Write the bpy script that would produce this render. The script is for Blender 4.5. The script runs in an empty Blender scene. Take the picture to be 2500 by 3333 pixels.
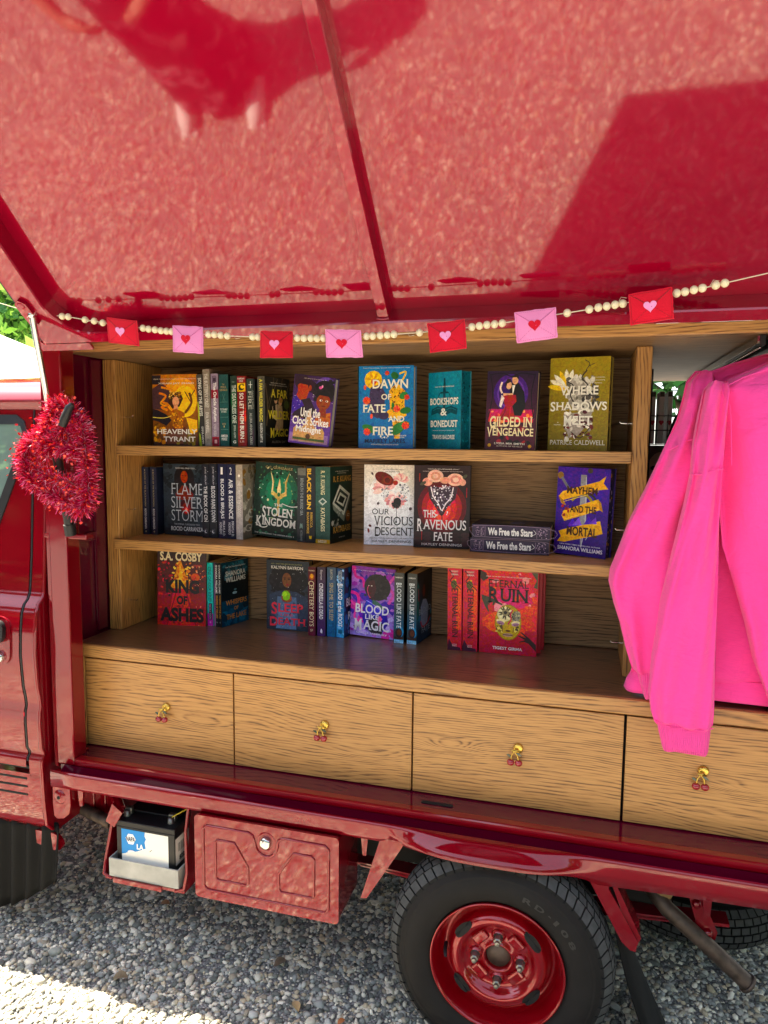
import bpy, bmesh, math, random
import numpy as np
from mathutils import Vector, Matrix
random.seed(7); np.random.seed(7)
R = math.radians
S = bpy.context.scene
COL = S.collection

# ------------------------------------------------------------------ camera, sky, sun, exposure
cam_d = bpy.data.cameras.new('camera'); cam = bpy.data.objects.new('camera', cam_d); COL.objects.link(cam)
cam_d.sensor_fit = 'VERTICAL'; cam_d.sensor_height = 36.0; cam_d.lens = 24.972
cam_d.clip_start = 0.02; cam_d.clip_end = 900
r_ = Vector((0.96249, 0.27114, 0.00931)).normalized(); f_ = Vector((-0.26902, 0.95793, -0.10027)).normalized()
r_ = (r_ - f_ * r_.dot(f_)).normalized(); u_ = r_.cross(f_)
cam.matrix_world = Matrix(((r_.x, u_.x, -f_.x, 0), (r_.y, u_.y, -f_.y, 0), (r_.z, u_.z, -f_.z, 1.57), (0, 0, 0, 1)))
S.camera = cam
SUN_DIR = Vector((-0.62, 0.12, 1.0)).normalized()          # towards the sun: left of the truck, high
W = bpy.data.worlds.new("World"); S.world = W; W.use_nodes = True
nt = W.node_tree; sky = nt.nodes.new('ShaderNodeTexSky'); sky.sky_type = 'NISHITA'; sky.sun_disc = False
sky.sun_elevation = math.asin(SUN_DIR.z); sky.sun_rotation = math.atan2(SUN_DIR.x, SUN_DIR.y)
hs = nt.nodes.new('ShaderNodeHueSaturation'); hs.inputs['Saturation'].default_value = 0.55      # hazy, less blue summer sky
nt.links.new(sky.outputs[0], hs.inputs['Color']); nt.links.new(hs.outputs[0], nt.nodes['Background'].inputs[0]); nt.nodes['Background'].inputs[1].default_value = 0.085
sd = bpy.data.lights.new('sun', 'SUN'); sd.energy = 5.0; sd.angle = R(0.53); sd.color = (1.0, 0.875, 0.68)
sun = bpy.data.objects.new('sun', sd); COL.objects.link(sun)
sun.rotation_euler = SUN_DIR.to_track_quat('Z', 'Y').to_euler()
S.view_settings.view_transform = 'Standard'; S.view_settings.look = 'None'
S.view_settings.exposure = 2.72; S.view_settings.gamma = 1.0
S.cycles.max_bounces = 10; S.cycles.diffuse_bounces = 5; S.cycles.glossy_bounces = 5

GZ = -0.045      # ground level

# ------------------------------------------------------------------ helpers
def lin(c):
    if isinstance(c, str):
        c = c.lstrip('#'); c = tuple(int(c[i:i + 2], 16) / 255 for i in (0, 2, 4))
    return tuple(x / 12.92 if x <= 0.04045 else ((x + 0.055) / 1.055) ** 2.4 for x in c[:3]) + (1.0,)

def tag(o, label, cat=None, group=None, kind=None):
    if label: o['label'] = label
    if cat: o['category'] = cat
    if group: o['group'] = group
    if kind: o['kind'] = kind
    return o

def link(o, parent=None):
    COL.objects.link(o)
    if parent is not None: o.parent = parent
    return o

def empty(name, loc=(0, 0, 0), label=None, cat=None, group=None, rot=(0, 0, 0)):
    o = bpy.data.objects.new(name, None); o.empty_display_size = 0.05
    o.location = loc; o.rotation_euler = rot; link(o)
    return tag(o, label, cat, group)

class MB:
    """collects faces of one part, then links them as one mesh"""
    def __init__(s): s.v = []; s.f = []; s.c = []; s.m = []; s.sm = []
    def add(s, vs, fs, col=None, smooth=False, mi=0):
        b = len(s.v); s.v.extend([tuple(p) for p in vs])
        for f in fs:
            s.f.append([b + i for i in f]); s.c.append(col); s.m.append(mi); s.sm.append(smooth)
        return s
    def bm(s, bm, col=None, smooth=False, mi=0):
        bm.verts.index_update()
        s.add([v.co[:] for v in bm.verts], [[v.index for v in f.verts] for f in bm.faces], col, smooth, mi); bm.free(); return s
    def box(s, x0, x1, y0, y1, z0, z1, col=None, bev=0.0, mi=0, mat=None):
        if bev <= 0:
            vs = [(x, y, z) for x in (x0, x1) for y in (y0, y1) for z in (z0, z1)]
            fs = [(0, 1, 3, 2), (4, 6, 7, 5), (0, 4, 5, 1), (2, 3, 7, 6), (0, 2, 6, 4), (1, 5, 7, 3)]
            if mat is not None: vs = [mat @ Vector(p) for p in vs]
            return s.add(vs, fs, col, False, mi)
        bm = bmesh.new(); bmesh.ops.create_cube(bm, size=1)
        for v in bm.verts:
            v.co = Vector(((x0 + x1) / 2 + v.co.x * (x1 - x0), (y0 + y1) / 2 + v.co.y * (y1 - y0), (z0 + z1) / 2 + v.co.z * (z1 - z0)))
        bmesh.ops.bevel(bm, geom=bm.edges[:], offset=bev, segments=2, profile=0.5, affect='EDGES')
        if mat is not None: bmesh.ops.transform(bm, matrix=mat, verts=bm.verts[:])
        return s.bm(bm, col, False, mi)
    def tube(s, pts, rad, seg=10, col=None, cap=True, mi=0):
        pts = [Vector(p) for p in pts]; n = len(pts)
        rad = rad if isinstance(rad, (list, tuple)) else [rad] * n
        up = None; vs = []; fs = []
        for i, p in enumerate(pts):
            d = (pts[min(i + 1, n - 1)] - pts[max(i - 1, 0)]).normalized()
            if up is None: up = Vector((0, 0, 1)) if abs(d.z) < 0.9 else Vector((0, 1, 0))
            a = d.cross(up).normalized(); b = a.cross(d).normalized(); up = b
            for k in range(seg):
                t = 2 * math.pi * k / seg
                vs.append(p + (a * math.cos(t) + b * math.sin(t)) * rad[i])
        for i in range(n - 1):
            for k in range(seg):
                k2 = (k + 1) % seg
                fs.append((i * seg + k, i * seg + k2, (i + 1) * seg + k2, (i + 1) * seg + k))
        s.add(vs, fs, col, True, mi)
        if cap:
            s.add(vs[:seg], [tuple(range(seg))], col, False, mi); s.add(vs[-seg:], [tuple(range(seg - 1, -1, -1))], col, False, mi)
        return s
    def prism(s, poly, d0, d1, fn, col=None, mi=0, smooth=False):
        """poly: list of 2-D points; fn(a,b,d) -> 3-D; extruded from d0 to d1"""
        n = len(poly)
        vs = [fn(a, b, d0) for a, b in poly] + [fn(a, b, d1) for a, b in poly]
        s.add(vs, [tuple(range(n - 1, -1, -1)), tuple(range(n, 2 * n))], col, False, mi)
        s.add(vs, [(i, (i + 1) % n, n + (i + 1) % n, n + i) for i in range(n)], col, smooth, mi); return s
    def lathe(s, prof, seg, fn, col=None, mi=0, skip=None, closed=False):
        """prof: list of (radius, depth); fn(r, angle, depth)->3-D; skip(i,k) leaves a face out"""
        n = len(prof); vs = [fn(r, 2 * math.pi * k / seg, d) for (r, d) in prof for k in range(seg)]; fs = []
        for i in range(n - 1):
            for k in range(seg):
                if skip and skip(i, k): continue
                k2 = (k + 1) % seg; fs.append((i * seg + k, i * seg + k2, (i + 1) * seg + k2, (i + 1) * seg + k))
        return s.add(vs, fs, col, True, mi)
    def ball(s, c, rx, ry=None, rz=None, col=None, sub=2, mi=0):
        ry = ry or rx; rz = rz or rx
        bm = bmesh.new(); bmesh.ops.create_icosphere(bm, subdivisions=sub, radius=1)
        for v in bm.verts: v.co = Vector((c[0] + v.co.x * rx, c[1] + v.co.y * ry, c[2] + v.co.z * rz))
        return s.bm(bm, col, True, mi)
    def build(s, name, mats, parent=None, recalc=False):
        me = bpy.data.meshes.new(name); me.from_pydata(s.v, [], s.f)
        for m in (mats if isinstance(mats, (list, tuple)) else [mats]): me.materials.append(m)
        me.polygons.foreach_set('material_index', s.m); me.polygons.foreach_set('use_smooth', s.sm)
        if any(c is not None for c in s.c):
            ca = me.color_attributes.new('Col', 'FLOAT_COLOR', 'CORNER'); arr = []
            for p in me.polygons:
                c = s.c[p.index]
                if c is None: arr.extend((1, 1, 1, 1) * p.loop_total)
                elif isinstance(c, dict):
                    for k in range(p.loop_total): arr.extend(c['v'][k])
                else: arr.extend(tuple(c) * p.loop_total)
            ca.data.foreach_set('color', arr)
        if recalc:
            bm = bmesh.new(); bm.from_mesh(me); bmesh.ops.remove_doubles(bm, verts=bm.verts[:], dist=1e-6)
            bmesh.ops.recalc_face_normals(bm, faces=bm.faces[:]); bm.to_mesh(me); bm.free()
        me.update(); o = bpy.data.objects.new(name, me); return link(o, parent)

# ------------------------------------------------------------------ materials
def new_mat(name):
    m = bpy.data.materials.new(name); m.use_nodes = True
    return m, m.node_tree, m.node_tree.nodes['Principled BSDF']
def N(t, typ, **kw):
    n = t.nodes.new(typ)
    for k, v in kw.items(): setattr(n, k, v)
    return n
def plain(name, col, rough=0.5, metal=0.0, coat=0.0, var=0.0, vscale=8, bump=0.0, bscale=40, spec=0.5, sheen=0.0):
    m, t, b = new_mat(name); c = lin(col) if isinstance(col, str) else tuple(col[:3]) + (1,)
    b.inputs['Base Color'].default_value = c; b.inputs['Roughness'].default_value = rough; b.inputs['Metallic'].default_value = metal
    b.inputs['Coat Weight'].default_value = coat; b.inputs['Coat Roughness'].default_value = 0.04; b.inputs['Specular IOR Level'].default_value = spec
    b.inputs['Sheen Weight'].default_value = sheen
    tc = N(t, 'ShaderNodeTexCoord')
    if var > 0:
        n = N(t, 'ShaderNodeTexNoise'); n.inputs['Scale'].default_value = vscale; n.inputs['Detail'].default_value = 5
        mp = N(t, 'ShaderNodeMapRange'); mp.inputs[1].default_value = 0.3; mp.inputs[2].default_value = 0.7
        mp.inputs[3].default_value = 1 - var; mp.inputs[4].default_value = 1 + var
        mx = N(t, 'ShaderNodeVectorMath', operation='SCALE'); mx.inputs[0].default_value = c[:3]
        t.links.new(tc.outputs['Object'], n.inputs['Vector']); t.links.new(n.outputs['Fac'], mp.inputs[0])
        t.links.new(mp.outputs[0], mx.inputs['Scale']); t.links.new(mx.outputs[0], b.inputs['Base Color'])
        mr = N(t, 'ShaderNodeMapRange'); mr.inputs[3].default_value = max(0.02, rough * 0.8); mr.inputs[4].default_value = min(1, rough * 1.2)
        t.links.new(n.outputs['Fac'], mr.inputs[0]); t.links.new(mr.outputs[0], b.inputs['Roughness'])
    if bump > 0:
        n2 = N(t, 'ShaderNodeTexNoise'); n2.inputs['Scale'].default_value = bscale; n2.inputs['Detail'].default_value = 4
        bp = N(t, 'ShaderNodeBump'); bp.inputs['Strength'].default_value = bump; bp.inputs['Distance'].default_value = 0.002
        t.links.new(tc.outputs['Object'], n2.inputs['Vector']); t.links.new(n2.outputs['Fac'], bp.inputs['Height']); t.links.new(bp.outputs[0], b.inputs['Normal'])
    return m

def paint(name, col, peel=0.03, metal=0.3, rough=0.36, lump=3.0, lscale=14, cr=0.045):
    """clear-coated red car paint: orange peel in the coat, faint dust specks"""
    m, t, b = new_mat(name); c = tuple(col) + (1,)
    b.inputs['Base Color'].default_value = c; b.inputs['Metallic'].default_value = metal; b.inputs['Roughness'].default_value = rough
    b.inputs['Coat Weight'].default_value = 1.0; b.inputs['Coat Roughness'].default_value = cr; b.inputs['Coat IOR'].default_value = 1.62; b.inputs['Specular IOR Level'].default_value = 0.0
    tc = N(t, 'ShaderNodeTexCoord'); n = N(t, 'ShaderNodeTexNoise'); n.inputs['Scale'].default_value = 160; n.inputs['Detail'].default_value = 2
    n3 = N(t, 'ShaderNodeTexNoise'); n3.inputs['Scale'].default_value = lscale; n3.inputs['Detail'].default_value = 3
    ad = N(t, 'ShaderNodeMath', operation='MULTIPLY_ADD'); ad.inputs[1].default_value = lump
    bp = N(t, 'ShaderNodeBump'); bp.inputs['Strength'].default_value = peel; bp.inputs['Distance'].default_value = 0.002
    t.links.new(tc.outputs['Object'], n.inputs['Vector']); t.links.new(tc.outputs['Object'], n3.inputs['Vector'])
    t.links.new(n3.outputs['Fac'], ad.inputs[0]); t.links.new(n.outputs['Fac'], ad.inputs[2]); t.links.new(ad.outputs[0], bp.inputs['Height'])
    t.links.new(bp.outputs[0], b.inputs['Coat Normal']); t.links.new(bp.outputs[0], b.inputs['Normal'])
    n2 = N(t, 'ShaderNodeTexNoise'); n2.inputs['Scale'].default_value = 6; n2.inputs['Detail'].default_value = 6
    mp = N(t, 'ShaderNodeMapRange'); mp.inputs[3].default_value = 0.85; mp.inputs[4].default_value = 1.15
    mx = N(t, 'ShaderNodeVectorMath', operation='SCALE'); mx.inputs[0].default_value = c[:3]
    t.links.new(tc.outputs['Object'], n2.inputs['Vector']); t.links.new(n2.outputs['Fac'], mp.inputs[0]); t.links.new(mp.outputs[0], mx.inputs['Scale'])
    t.links.new(mx.outputs[0], b.inputs['Base Color'])
    return m

def wood(name, axis, light, mid, dark, rough=0.45, period=0.0085, seed=0.0, coat=0.12, warp=0.17, knots=()):
    """plain-sawn oak: stretched growth rings with cathedral arches plus short dark pores along the grain axis"""
    m, t, b = new_mat(name); tc = N(t, 'ShaderNodeTexCoord')
    def coords(sx, sy, off):
        mp = N(t, 'ShaderNodeMapping'); sc = [sy, sy, sy]; sc[axis] = sx
        mp.inputs['Scale'].default_value = sc; mp.inputs['Location'].default_value = (off, off * 0.7 + seed, off * 1.3 + seed)
        t.links.new(tc.outputs['Object'], mp.inputs['Vector']); return mp.outputs[0]
    # warp field that makes rings arch
    nw = N(t, 'ShaderNodeTexNoise'); nw.inputs['Scale'].default_value = 1.0; nw.inputs['Detail'].default_value = 3; nw.inputs['Roughness'].default_value = 0.45
    t.links.new(coords(1.1, 4.2, 3.1), nw.inputs['Vector'])
    sep = N(t, 'ShaderNodeSeparateXYZ'); t.links.new(tc.outputs['Object'], sep.inputs[0])
    others = [i for i in range(3) if i != axis]
    a1 = N(t, 'ShaderNodeMath', operation='ADD'); t.links.new(sep.outputs[others[0]], a1.inputs[0]); t.links.new(sep.outputs[others[1]], a1.inputs[1])
    w1 = N(t, 'ShaderNodeMath', operation='MULTIPLY_ADD'); w1.inputs[1].default_value = warp; t.links.new(nw.outputs['Fac'], w1.inputs[0]); t.links.new(a1.outputs[0], w1.inputs[2])
    nf = N(t, 'ShaderNodeTexNoise'); nf.inputs['Scale'].default_value = 1.0; nf.inputs['Detail'].default_value = 2
    t.links.new(coords(14, 90, 1.0), nf.inputs['Vector'])
    w2 = N(t, 'ShaderNodeMath', operation='MULTIPLY_ADD'); w2.inputs[1].default_value = 0.006; t.links.new(nf.outputs['Fac'], w2.inputs[0]); t.links.new(w1.outputs[0], w2.inputs[2])
    acc = w2.outputs[0]
    for (kx, kz, sx, sz, amp) in knots:                            # closed ovals where the saw cut a knot
        gx = N(t, 'ShaderNodeMath', operation='SUBTRACT'); t.links.new(sep.outputs[axis], gx.inputs[0]); gx.inputs[1].default_value = kx
        gx2 = N(t, 'ShaderNodeMath', operation='DIVIDE'); t.links.new(gx.outputs[0], gx2.inputs[0]); gx2.inputs[1].default_value = sx
        gz = N(t, 'ShaderNodeMath', operation='SUBTRACT'); t.links.new(sep.outputs[2], gz.inputs[0]); gz.inputs[1].default_value = kz
        gz2 = N(t, 'ShaderNodeMath', operation='DIVIDE'); t.links.new(gz.outputs[0], gz2.inputs[0]); gz2.inputs[1].default_value = sz
        px = N(t, 'ShaderNodeMath', operation='MULTIPLY'); t.links.new(gx2.outputs[0], px.inputs[0]); t.links.new(gx2.outputs[0], px.inputs[1])
        pz = N(t, 'ShaderNodeMath', operation='MULTIPLY_ADD'); t.links.new(gz2.outputs[0], pz.inputs[0]); t.links.new(gz2.outputs[0], pz.inputs[1]); t.links.new(px.outputs[0], pz.inputs[2])
        ng = N(t, 'ShaderNodeMath', operation='MULTIPLY'); ng.inputs[1].default_value = -1; t.links.new(pz.outputs[0], ng.inputs[0])
        ex = N(t, 'ShaderNodeMath', operation='EXPONENT'); t.links.new(ng.outputs[0], ex.inputs[0])
        am = N(t, 'ShaderNodeMath', operation='MULTIPLY_ADD'); am.inputs[1].default_value = amp; t.links.new(ex.outputs[0], am.inputs[0]); t.links.new(acc, am.inputs[2]); acc = am.outputs[0]
    dv = N(t, 'ShaderNodeMath', operation='DIVIDE'); dv.inputs[1].default_value = period; t.links.new(acc, dv.inputs[0])
    fr = N(t, 'ShaderNodeMath', operation='FRACT'); t.links.new(dv.outputs[0], fr.inputs[0])
    ring = N(t, 'ShaderNodeValToRGB'); e = ring.color_ramp.elements
    e[0].position = 0.0; e[0].color = (0.62, 0.62, 0.62, 1); e[1].position = 1.0; e[1].color = (0.66, 0.66, 0.66, 1)
    for ps_, c in ((0.10, 0.12), (0.22, 0.0), (0.34, 0.45), (0.5, 0.85), (0.85, 1.0)):
        x = e.new(ps_); x.color = (c, c, c, 1)
    t.links.new(fr.outputs[0], ring.inputs[0])
    # pores, and gaps that break the ring lines into dashes
    npz = N(t, 'ShaderNodeTexNoise'); npz.inputs['Scale'].default_value = 1.0; npz.inputs['Detail'].default_value = 2
    t.links.new(coords(13, 260, 7.7), npz.inputs['Vector'])
    pr = N(t, 'ShaderNodeMapRange'); pr.inputs[1].default_value = 0.42; pr.inputs[2].default_value = 0.58; t.links.new(npz.outputs['Fac'], pr.inputs[0])
    brk = N(t, 'ShaderNodeMapRange'); brk.inputs[1].default_value = 0.36; brk.inputs[2].default_value = 0.62; brk.inputs[3].default_value = 0.0; brk.inputs[4].default_value = 0.75; t.links.new(npz.outputs['Fac'], brk.inputs[0])
    lr = N(t, 'ShaderNodeMix', data_type='FLOAT'); t.links.new(brk.outputs[0], lr.inputs[0]); t.links.new(ring.outputs[0], lr.inputs[2]); lr.inputs[3].default_value = 0.9
    mul = N(t, 'ShaderNodeMath', operation='MULTIPLY_ADD'); mul.inputs[1].default_value = 0.8
    t.links.new(lr.outputs[0], mul.inputs[0])
    ps = N(t, 'ShaderNodeMath', operation='MULTIPLY'); ps.inputs[1].default_value = 0.2; t.links.new(pr.outputs[0], ps.inputs[0]); t.links.new(ps.outputs[0], mul.inputs[2])
    rp = N(t, 'ShaderNodeValToRGB'); e = rp.color_ramp.elements
    e[0].position = 0.1; e[0].color = lin(dark); e[1].position = 0.95; e[1].color = lin(light); x = e.new(0.55); x.color = lin(mid)
    t.links.new(mul.outputs[0], rp.inputs[0])
    nb = N(t, 'ShaderNodeTexNoise'); nb.inputs['Scale'].default_value = 1.0; nb.inputs['Detail'].default_value = 4; t.links.new(coords(1.2, 7, 9.0), nb.inputs['Vector'])
    mr = N(t, 'ShaderNodeMapRange'); mr.inputs[3].default_value = 0.78; mr.inputs[4].default_value = 1.22; t.links.new(nb.outputs['Fac'], mr.inputs[0])
    sc = N(t, 'ShaderNodeVectorMath', operation='SCALE'); t.links.new(rp.outputs[0], sc.inputs[0]); t.links.new(mr.outputs[0], sc.inputs['Scale'])
    t.links.new(sc.outputs[0], b.inputs['Base Color'])
    b.inputs['Roughness'].default_value = rough; b.inputs['Coat Weight'].default_value = coat; b.inputs['Coat Roughness'].default_value = 0.25
    bp = N(t, 'ShaderNodeBump'); bp.inputs['Strength'].default_value = 0.25; bp.inputs['Distance'].default_value = 0.001
    t.links.new(mul.outputs[0], bp.inputs['Height']); t.links.new(bp.outputs[0], b.inputs['Normal'])
    return m

def attr_mat(name, rough=0.4, coat=0.0, spec=0.5, metal=0.0, bump=0.0, bscale=200, sheen=0.0):
    m, t, b = new_mat(name); a = N(t, 'ShaderNodeAttribute', attribute_name='Col')
    t.links.new(a.outputs['Color'], b.inputs['Base Color']); b.inputs['Roughness'].default_value = rough
    b.inputs['Coat Weight'].default_value = coat; b.inputs['Coat Roughness'].default_value = 0.12; b.inputs['Specular IOR Level'].default_value = spec
    b.inputs['Metallic'].default_value = metal; b.inputs['Sheen Weight'].default_value = sheen
    if bump > 0:
        tc = N(t, 'ShaderNodeTexCoord'); n2 = N(t, 'ShaderNodeTexNoise'); n2.inputs['Scale'].default_value = bscale; n2.inputs['Detail'].default_value = 4
        bp = N(t, 'ShaderNodeBump'); bp.inputs['Strength'].default_value = bump; bp.inputs['Distance'].default_value = 0.002
        t.links.new(tc.outputs['Object'], n2.inputs['Vector']); t.links.new(n2.outputs['Fac'], bp.inputs['Height']); t.links.new(bp.outputs[0], b.inputs['Normal'])
    return m

M = dict(
    red=paint('red_paint', (0.225, 0.001, 0.008), peel=0.005, lump=1.2, lscale=11, cr=0.06),
    redlid=paint('red_lid_paint', (0.30, 0.0005, 0.019), peel=0.0025, lump=0.6, lscale=60, cr=0.045),
    red_shaded=paint('red_paint_shaded', (0.11, 0.001, 0.016), peel=0.01, metal=0.1, rough=0.3),  # darker copy of the body red; shade inside the box put into the colour
    redrim=paint('red_wheel_paint', (0.30, 0.001, 0.007), peel=0.004, metal=0.45, rough=0.3, lump=1.0),
    oak=wood('oak_boards', 0, '#c79252', '#ad7a42', '#6e4a28', knots=((-1.13, 0.69, 0.10, 0.020, 0.034), (-0.56, 0.66, 0.12, 0.022, 0.030), (-0.33, 0.715, 0.075, 0.024, 0.046), (0.45, 0.70, 0.10, 0.02, 0.032))),
    oakv=wood('oak_uprights', 2, '#c48f4c', '#a8743a', '#50321a', seed=4.2),
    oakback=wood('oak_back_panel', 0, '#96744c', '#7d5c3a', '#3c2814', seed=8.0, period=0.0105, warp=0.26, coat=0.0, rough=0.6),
    oaktop=wood('oak_varnished', 0, '#7f5c3e', '#624530', '#28180e', rough=0.3, coat=0.5, seed=2.0, period=0.010, warp=0.26),
    pages=plain('book_paper', '#cdbfa2', 0.85, var=0.12, vscale=300),
    printc=attr_mat('printed_cover', 0.45, 0.12, 0.3),
    felt=attr_mat('felt', 0.95, spec=0.15, bump=0.5, bscale=500, sheen=0.25),
    bead=plain('wooden_bead', '#e9dcb8', 0.6, var=0.05),
    twine=plain('twine', '#d9cdb4', 0.9),
    flap=plain('flap_rubber', '#0e0e0f', 0.75, var=0.25, vscale=9, spec=0.25),
    rubber=plain('tyre_rubber', '#201e1d', 0.82, spec=0.25, var=0.25, vscale=25, bump=0.15, bscale=120),
    tread=plain('tyre_tread', '#3f4142', 0.8, var=0.3, vscale=60, bump=0.2, bscale=150),
    groove=plain('tyre_groove', '#0d0d0d', 0.9),
    black=plain('black_plastic', '#141417', 0.5, var=0.2, vscale=20),
    dark=plain('underbody_black', '#0b0a0b', 0.8, var=0.3, vscale=9),
    steel=plain('zinc_steel', '#8d8c86', 0.4, 0.9, var=0.2, vscale=60),
    chrome=plain('chrome', '#d8d8d4', 0.12, 1.0),
    rust=plain('rusty_steel', '#5d5048', 0.55, 0.6, var=0.55, vscale=26, bump=0.3, bscale=90),
    gold=plain('brass', '#d9b85a', 0.28, 1.0, var=0.1, vscale=80),
    cherry=plain('red_enamel', '#9c0d22', 0.12, 0.0, coat=1.0),
    leafen=plain('green_enamel', '#1f3a2a', 0.25, coat=0.6),
    art=attr_mat('printed_artwork', 0.45, 0.12, 0.3),
    tinsel=attr_mat('tinsel', 0.15, metal=0.12),
    white=plain('white_canvas', '#f1efe9', 0.7, var=0.04, vscale=4),
    tray=plain('grey_tray', '#a9a8a2', 0.6, var=0.25, vscale=14),
    leaves=attr_mat('foliage', 0.55, spec=0.35),
    bark=plain('bark', '#4a3b2c', 0.9, var=0.3, vscale=12, bump=0.5, bscale=18),
    stone=attr_mat('pebble', 0.75, spec=0.35, bump=0.3, bscale=140),
    skin=plain('skin', '#b98a6c', 0.5, var=0.06),
    hair=plain('dark_hair', '#1d1512', 0.5),
    timber=plain('old_timber', '#8c7048', 0.85, var=0.35, vscale=9, bump=0.4, bscale=30),
)

def mottle(m):
    t = m.node_tree; b = t.nodes['Principled BSDF']; a = [n for n in t.nodes if n.type == 'ATTRIBUTE'][0]; tc = N(t, 'ShaderNodeTexCoord')
    n = N(t, 'ShaderNodeTexNoise'); n.inputs['Scale'].default_value = 95; n.inputs['Detail'].default_value = 6; n.inputs['Roughness'].default_value = 0.7; n.inputs['Distortion'].default_value = 1.2
    t.links.new(tc.outputs['Object'], n.inputs['Vector']); sp = N(t, 'ShaderNodeSeparateColor'); t.links.new(n.outputs['Color'], sp.inputs[0])
    v = N(t, 'ShaderNodeMapRange'); v.inputs[1].default_value = .3; v.inputs[2].default_value = .7; v.inputs[3].default_value = .72; v.inputs[4].default_value = 1.6; t.links.new(sp.outputs[0], v.inputs[0])
    h = N(t, 'ShaderNodeMapRange'); h.inputs[1].default_value = .3; h.inputs[2].default_value = .7; h.inputs[3].default_value = .47; h.inputs[4].default_value = .53; t.links.new(sp.outputs[1], h.inputs[0])
    hs_ = N(t, 'ShaderNodeHueSaturation'); t.links.new(a.outputs['Color'], hs_.inputs['Color']); t.links.new(v.outputs[0], hs_.inputs['Value']); t.links.new(h.outputs[0], hs_.inputs['Hue']); hs_.inputs['Saturation'].default_value = 1.15
    t.links.new(hs_.outputs[0], b.inputs['Base Color'])
mottle(M['art'])
def ground_mat():
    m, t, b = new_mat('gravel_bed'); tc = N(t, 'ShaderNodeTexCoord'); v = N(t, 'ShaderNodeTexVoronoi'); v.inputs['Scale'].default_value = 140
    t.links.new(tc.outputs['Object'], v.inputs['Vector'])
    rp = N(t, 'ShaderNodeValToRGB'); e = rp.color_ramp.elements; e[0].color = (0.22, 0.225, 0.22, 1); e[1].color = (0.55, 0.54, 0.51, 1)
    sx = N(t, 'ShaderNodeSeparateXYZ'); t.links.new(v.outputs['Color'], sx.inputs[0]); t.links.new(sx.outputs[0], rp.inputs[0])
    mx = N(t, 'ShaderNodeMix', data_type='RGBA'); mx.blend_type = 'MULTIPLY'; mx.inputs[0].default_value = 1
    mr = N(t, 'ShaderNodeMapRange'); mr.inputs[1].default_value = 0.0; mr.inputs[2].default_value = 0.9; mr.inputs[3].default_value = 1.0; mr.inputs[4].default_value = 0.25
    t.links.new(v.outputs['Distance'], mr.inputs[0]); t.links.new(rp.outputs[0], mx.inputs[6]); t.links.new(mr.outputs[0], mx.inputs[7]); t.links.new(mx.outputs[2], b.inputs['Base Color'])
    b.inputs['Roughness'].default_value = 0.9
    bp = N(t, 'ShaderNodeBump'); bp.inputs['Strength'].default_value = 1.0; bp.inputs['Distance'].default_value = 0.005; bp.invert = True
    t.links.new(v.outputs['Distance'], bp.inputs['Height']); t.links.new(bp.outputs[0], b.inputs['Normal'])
    return m
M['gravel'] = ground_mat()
def pink_mat(name, col, rib=False):
    m, t, b = new_mat(name); tc = N(t, 'ShaderNodeTexCoord')
    n = N(t, 'ShaderNodeTexNoise'); n.inputs['Scale'].default_value = 1; n.inputs['Detail'].default_value = 3
    mp = N(t, 'ShaderNodeMapping'); mp.inputs['Scale'].default_value = (60, 60, 400); t.links.new(tc.outputs['Object'], mp.inputs[0]); t.links.new(mp.outputs[0], n.inputs['Vector'])
    mr = N(t, 'ShaderNodeMapRange'); mr.inputs[3].default_value = 0.88; mr.inputs[4].default_value = 1.1; t.links.new(n.outputs['Fac'], mr.inputs[0])
    sc = N(t, 'ShaderNodeVectorMath', operation='SCALE'); sc.inputs[0].default_value = lin(col)[:3]; t.links.new(mr.outputs[0], sc.inputs['Scale']); t.links.new(sc.outputs[0], b.inputs['Base Color'])
    b.inputs['Roughness'].default_value = 0.95; b.inputs['Specular IOR Level'].default_value = 0.1; b.inputs['Sheen Weight'].default_value = 0.2; b.inputs['Sheen Roughness'].default_value = 0.6
    n2 = N(t, 'ShaderNodeTexNoise'); n2.inputs['Scale'].default_value = 11; n2.inputs['Detail'].default_value = 6; n2.inputs['Distortion'].default_value = 0.8
    bp = N(t, 'ShaderNodeBump'); bp.inputs['Strength'].default_value = 0.6; bp.inputs['Distance'].default_value = 0.02
    if rib:
        n2 = N(t, 'ShaderNodeTexWave'); n2.inputs['Scale'].default_value = 70; bp.inputs['Distance'].default_value = 0.003
    t.links.new(tc.outputs['Object'], n2.inputs['Vector']); t.links.new(n2.outputs['Fac'], bp.inputs['Height']); t.links.new(bp.outputs[0], b.inputs['Normal'])
    return m
M['pink'] = pink_mat('hot_pink_fleece', '#ff4aa4'); M['pinkrib'] = pink_mat('hot_pink_ribbing', '#ff4aa4', True); M['blackcloth'] = pink_mat('black_cloth', '#17161a')
def glass_mat():
    m, t, b = new_mat('window_glass'); b.inputs['Base Color'].default_value = (0.17, 0.25, 0.22, 1); b.inputs['Roughness'].default_value = 0.03  # base colour carries the pale green brightness seen through the pane
    b.inputs['Specular IOR Level'].default_value = 1.0; b.inputs['Coat Weight'].default_value = 1; b.inputs['Coat IOR'].default_value = 2.2; b.inputs['Coat Roughness'].default_value = 0.02
    return m
M['glass'] = glass_mat()

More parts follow.
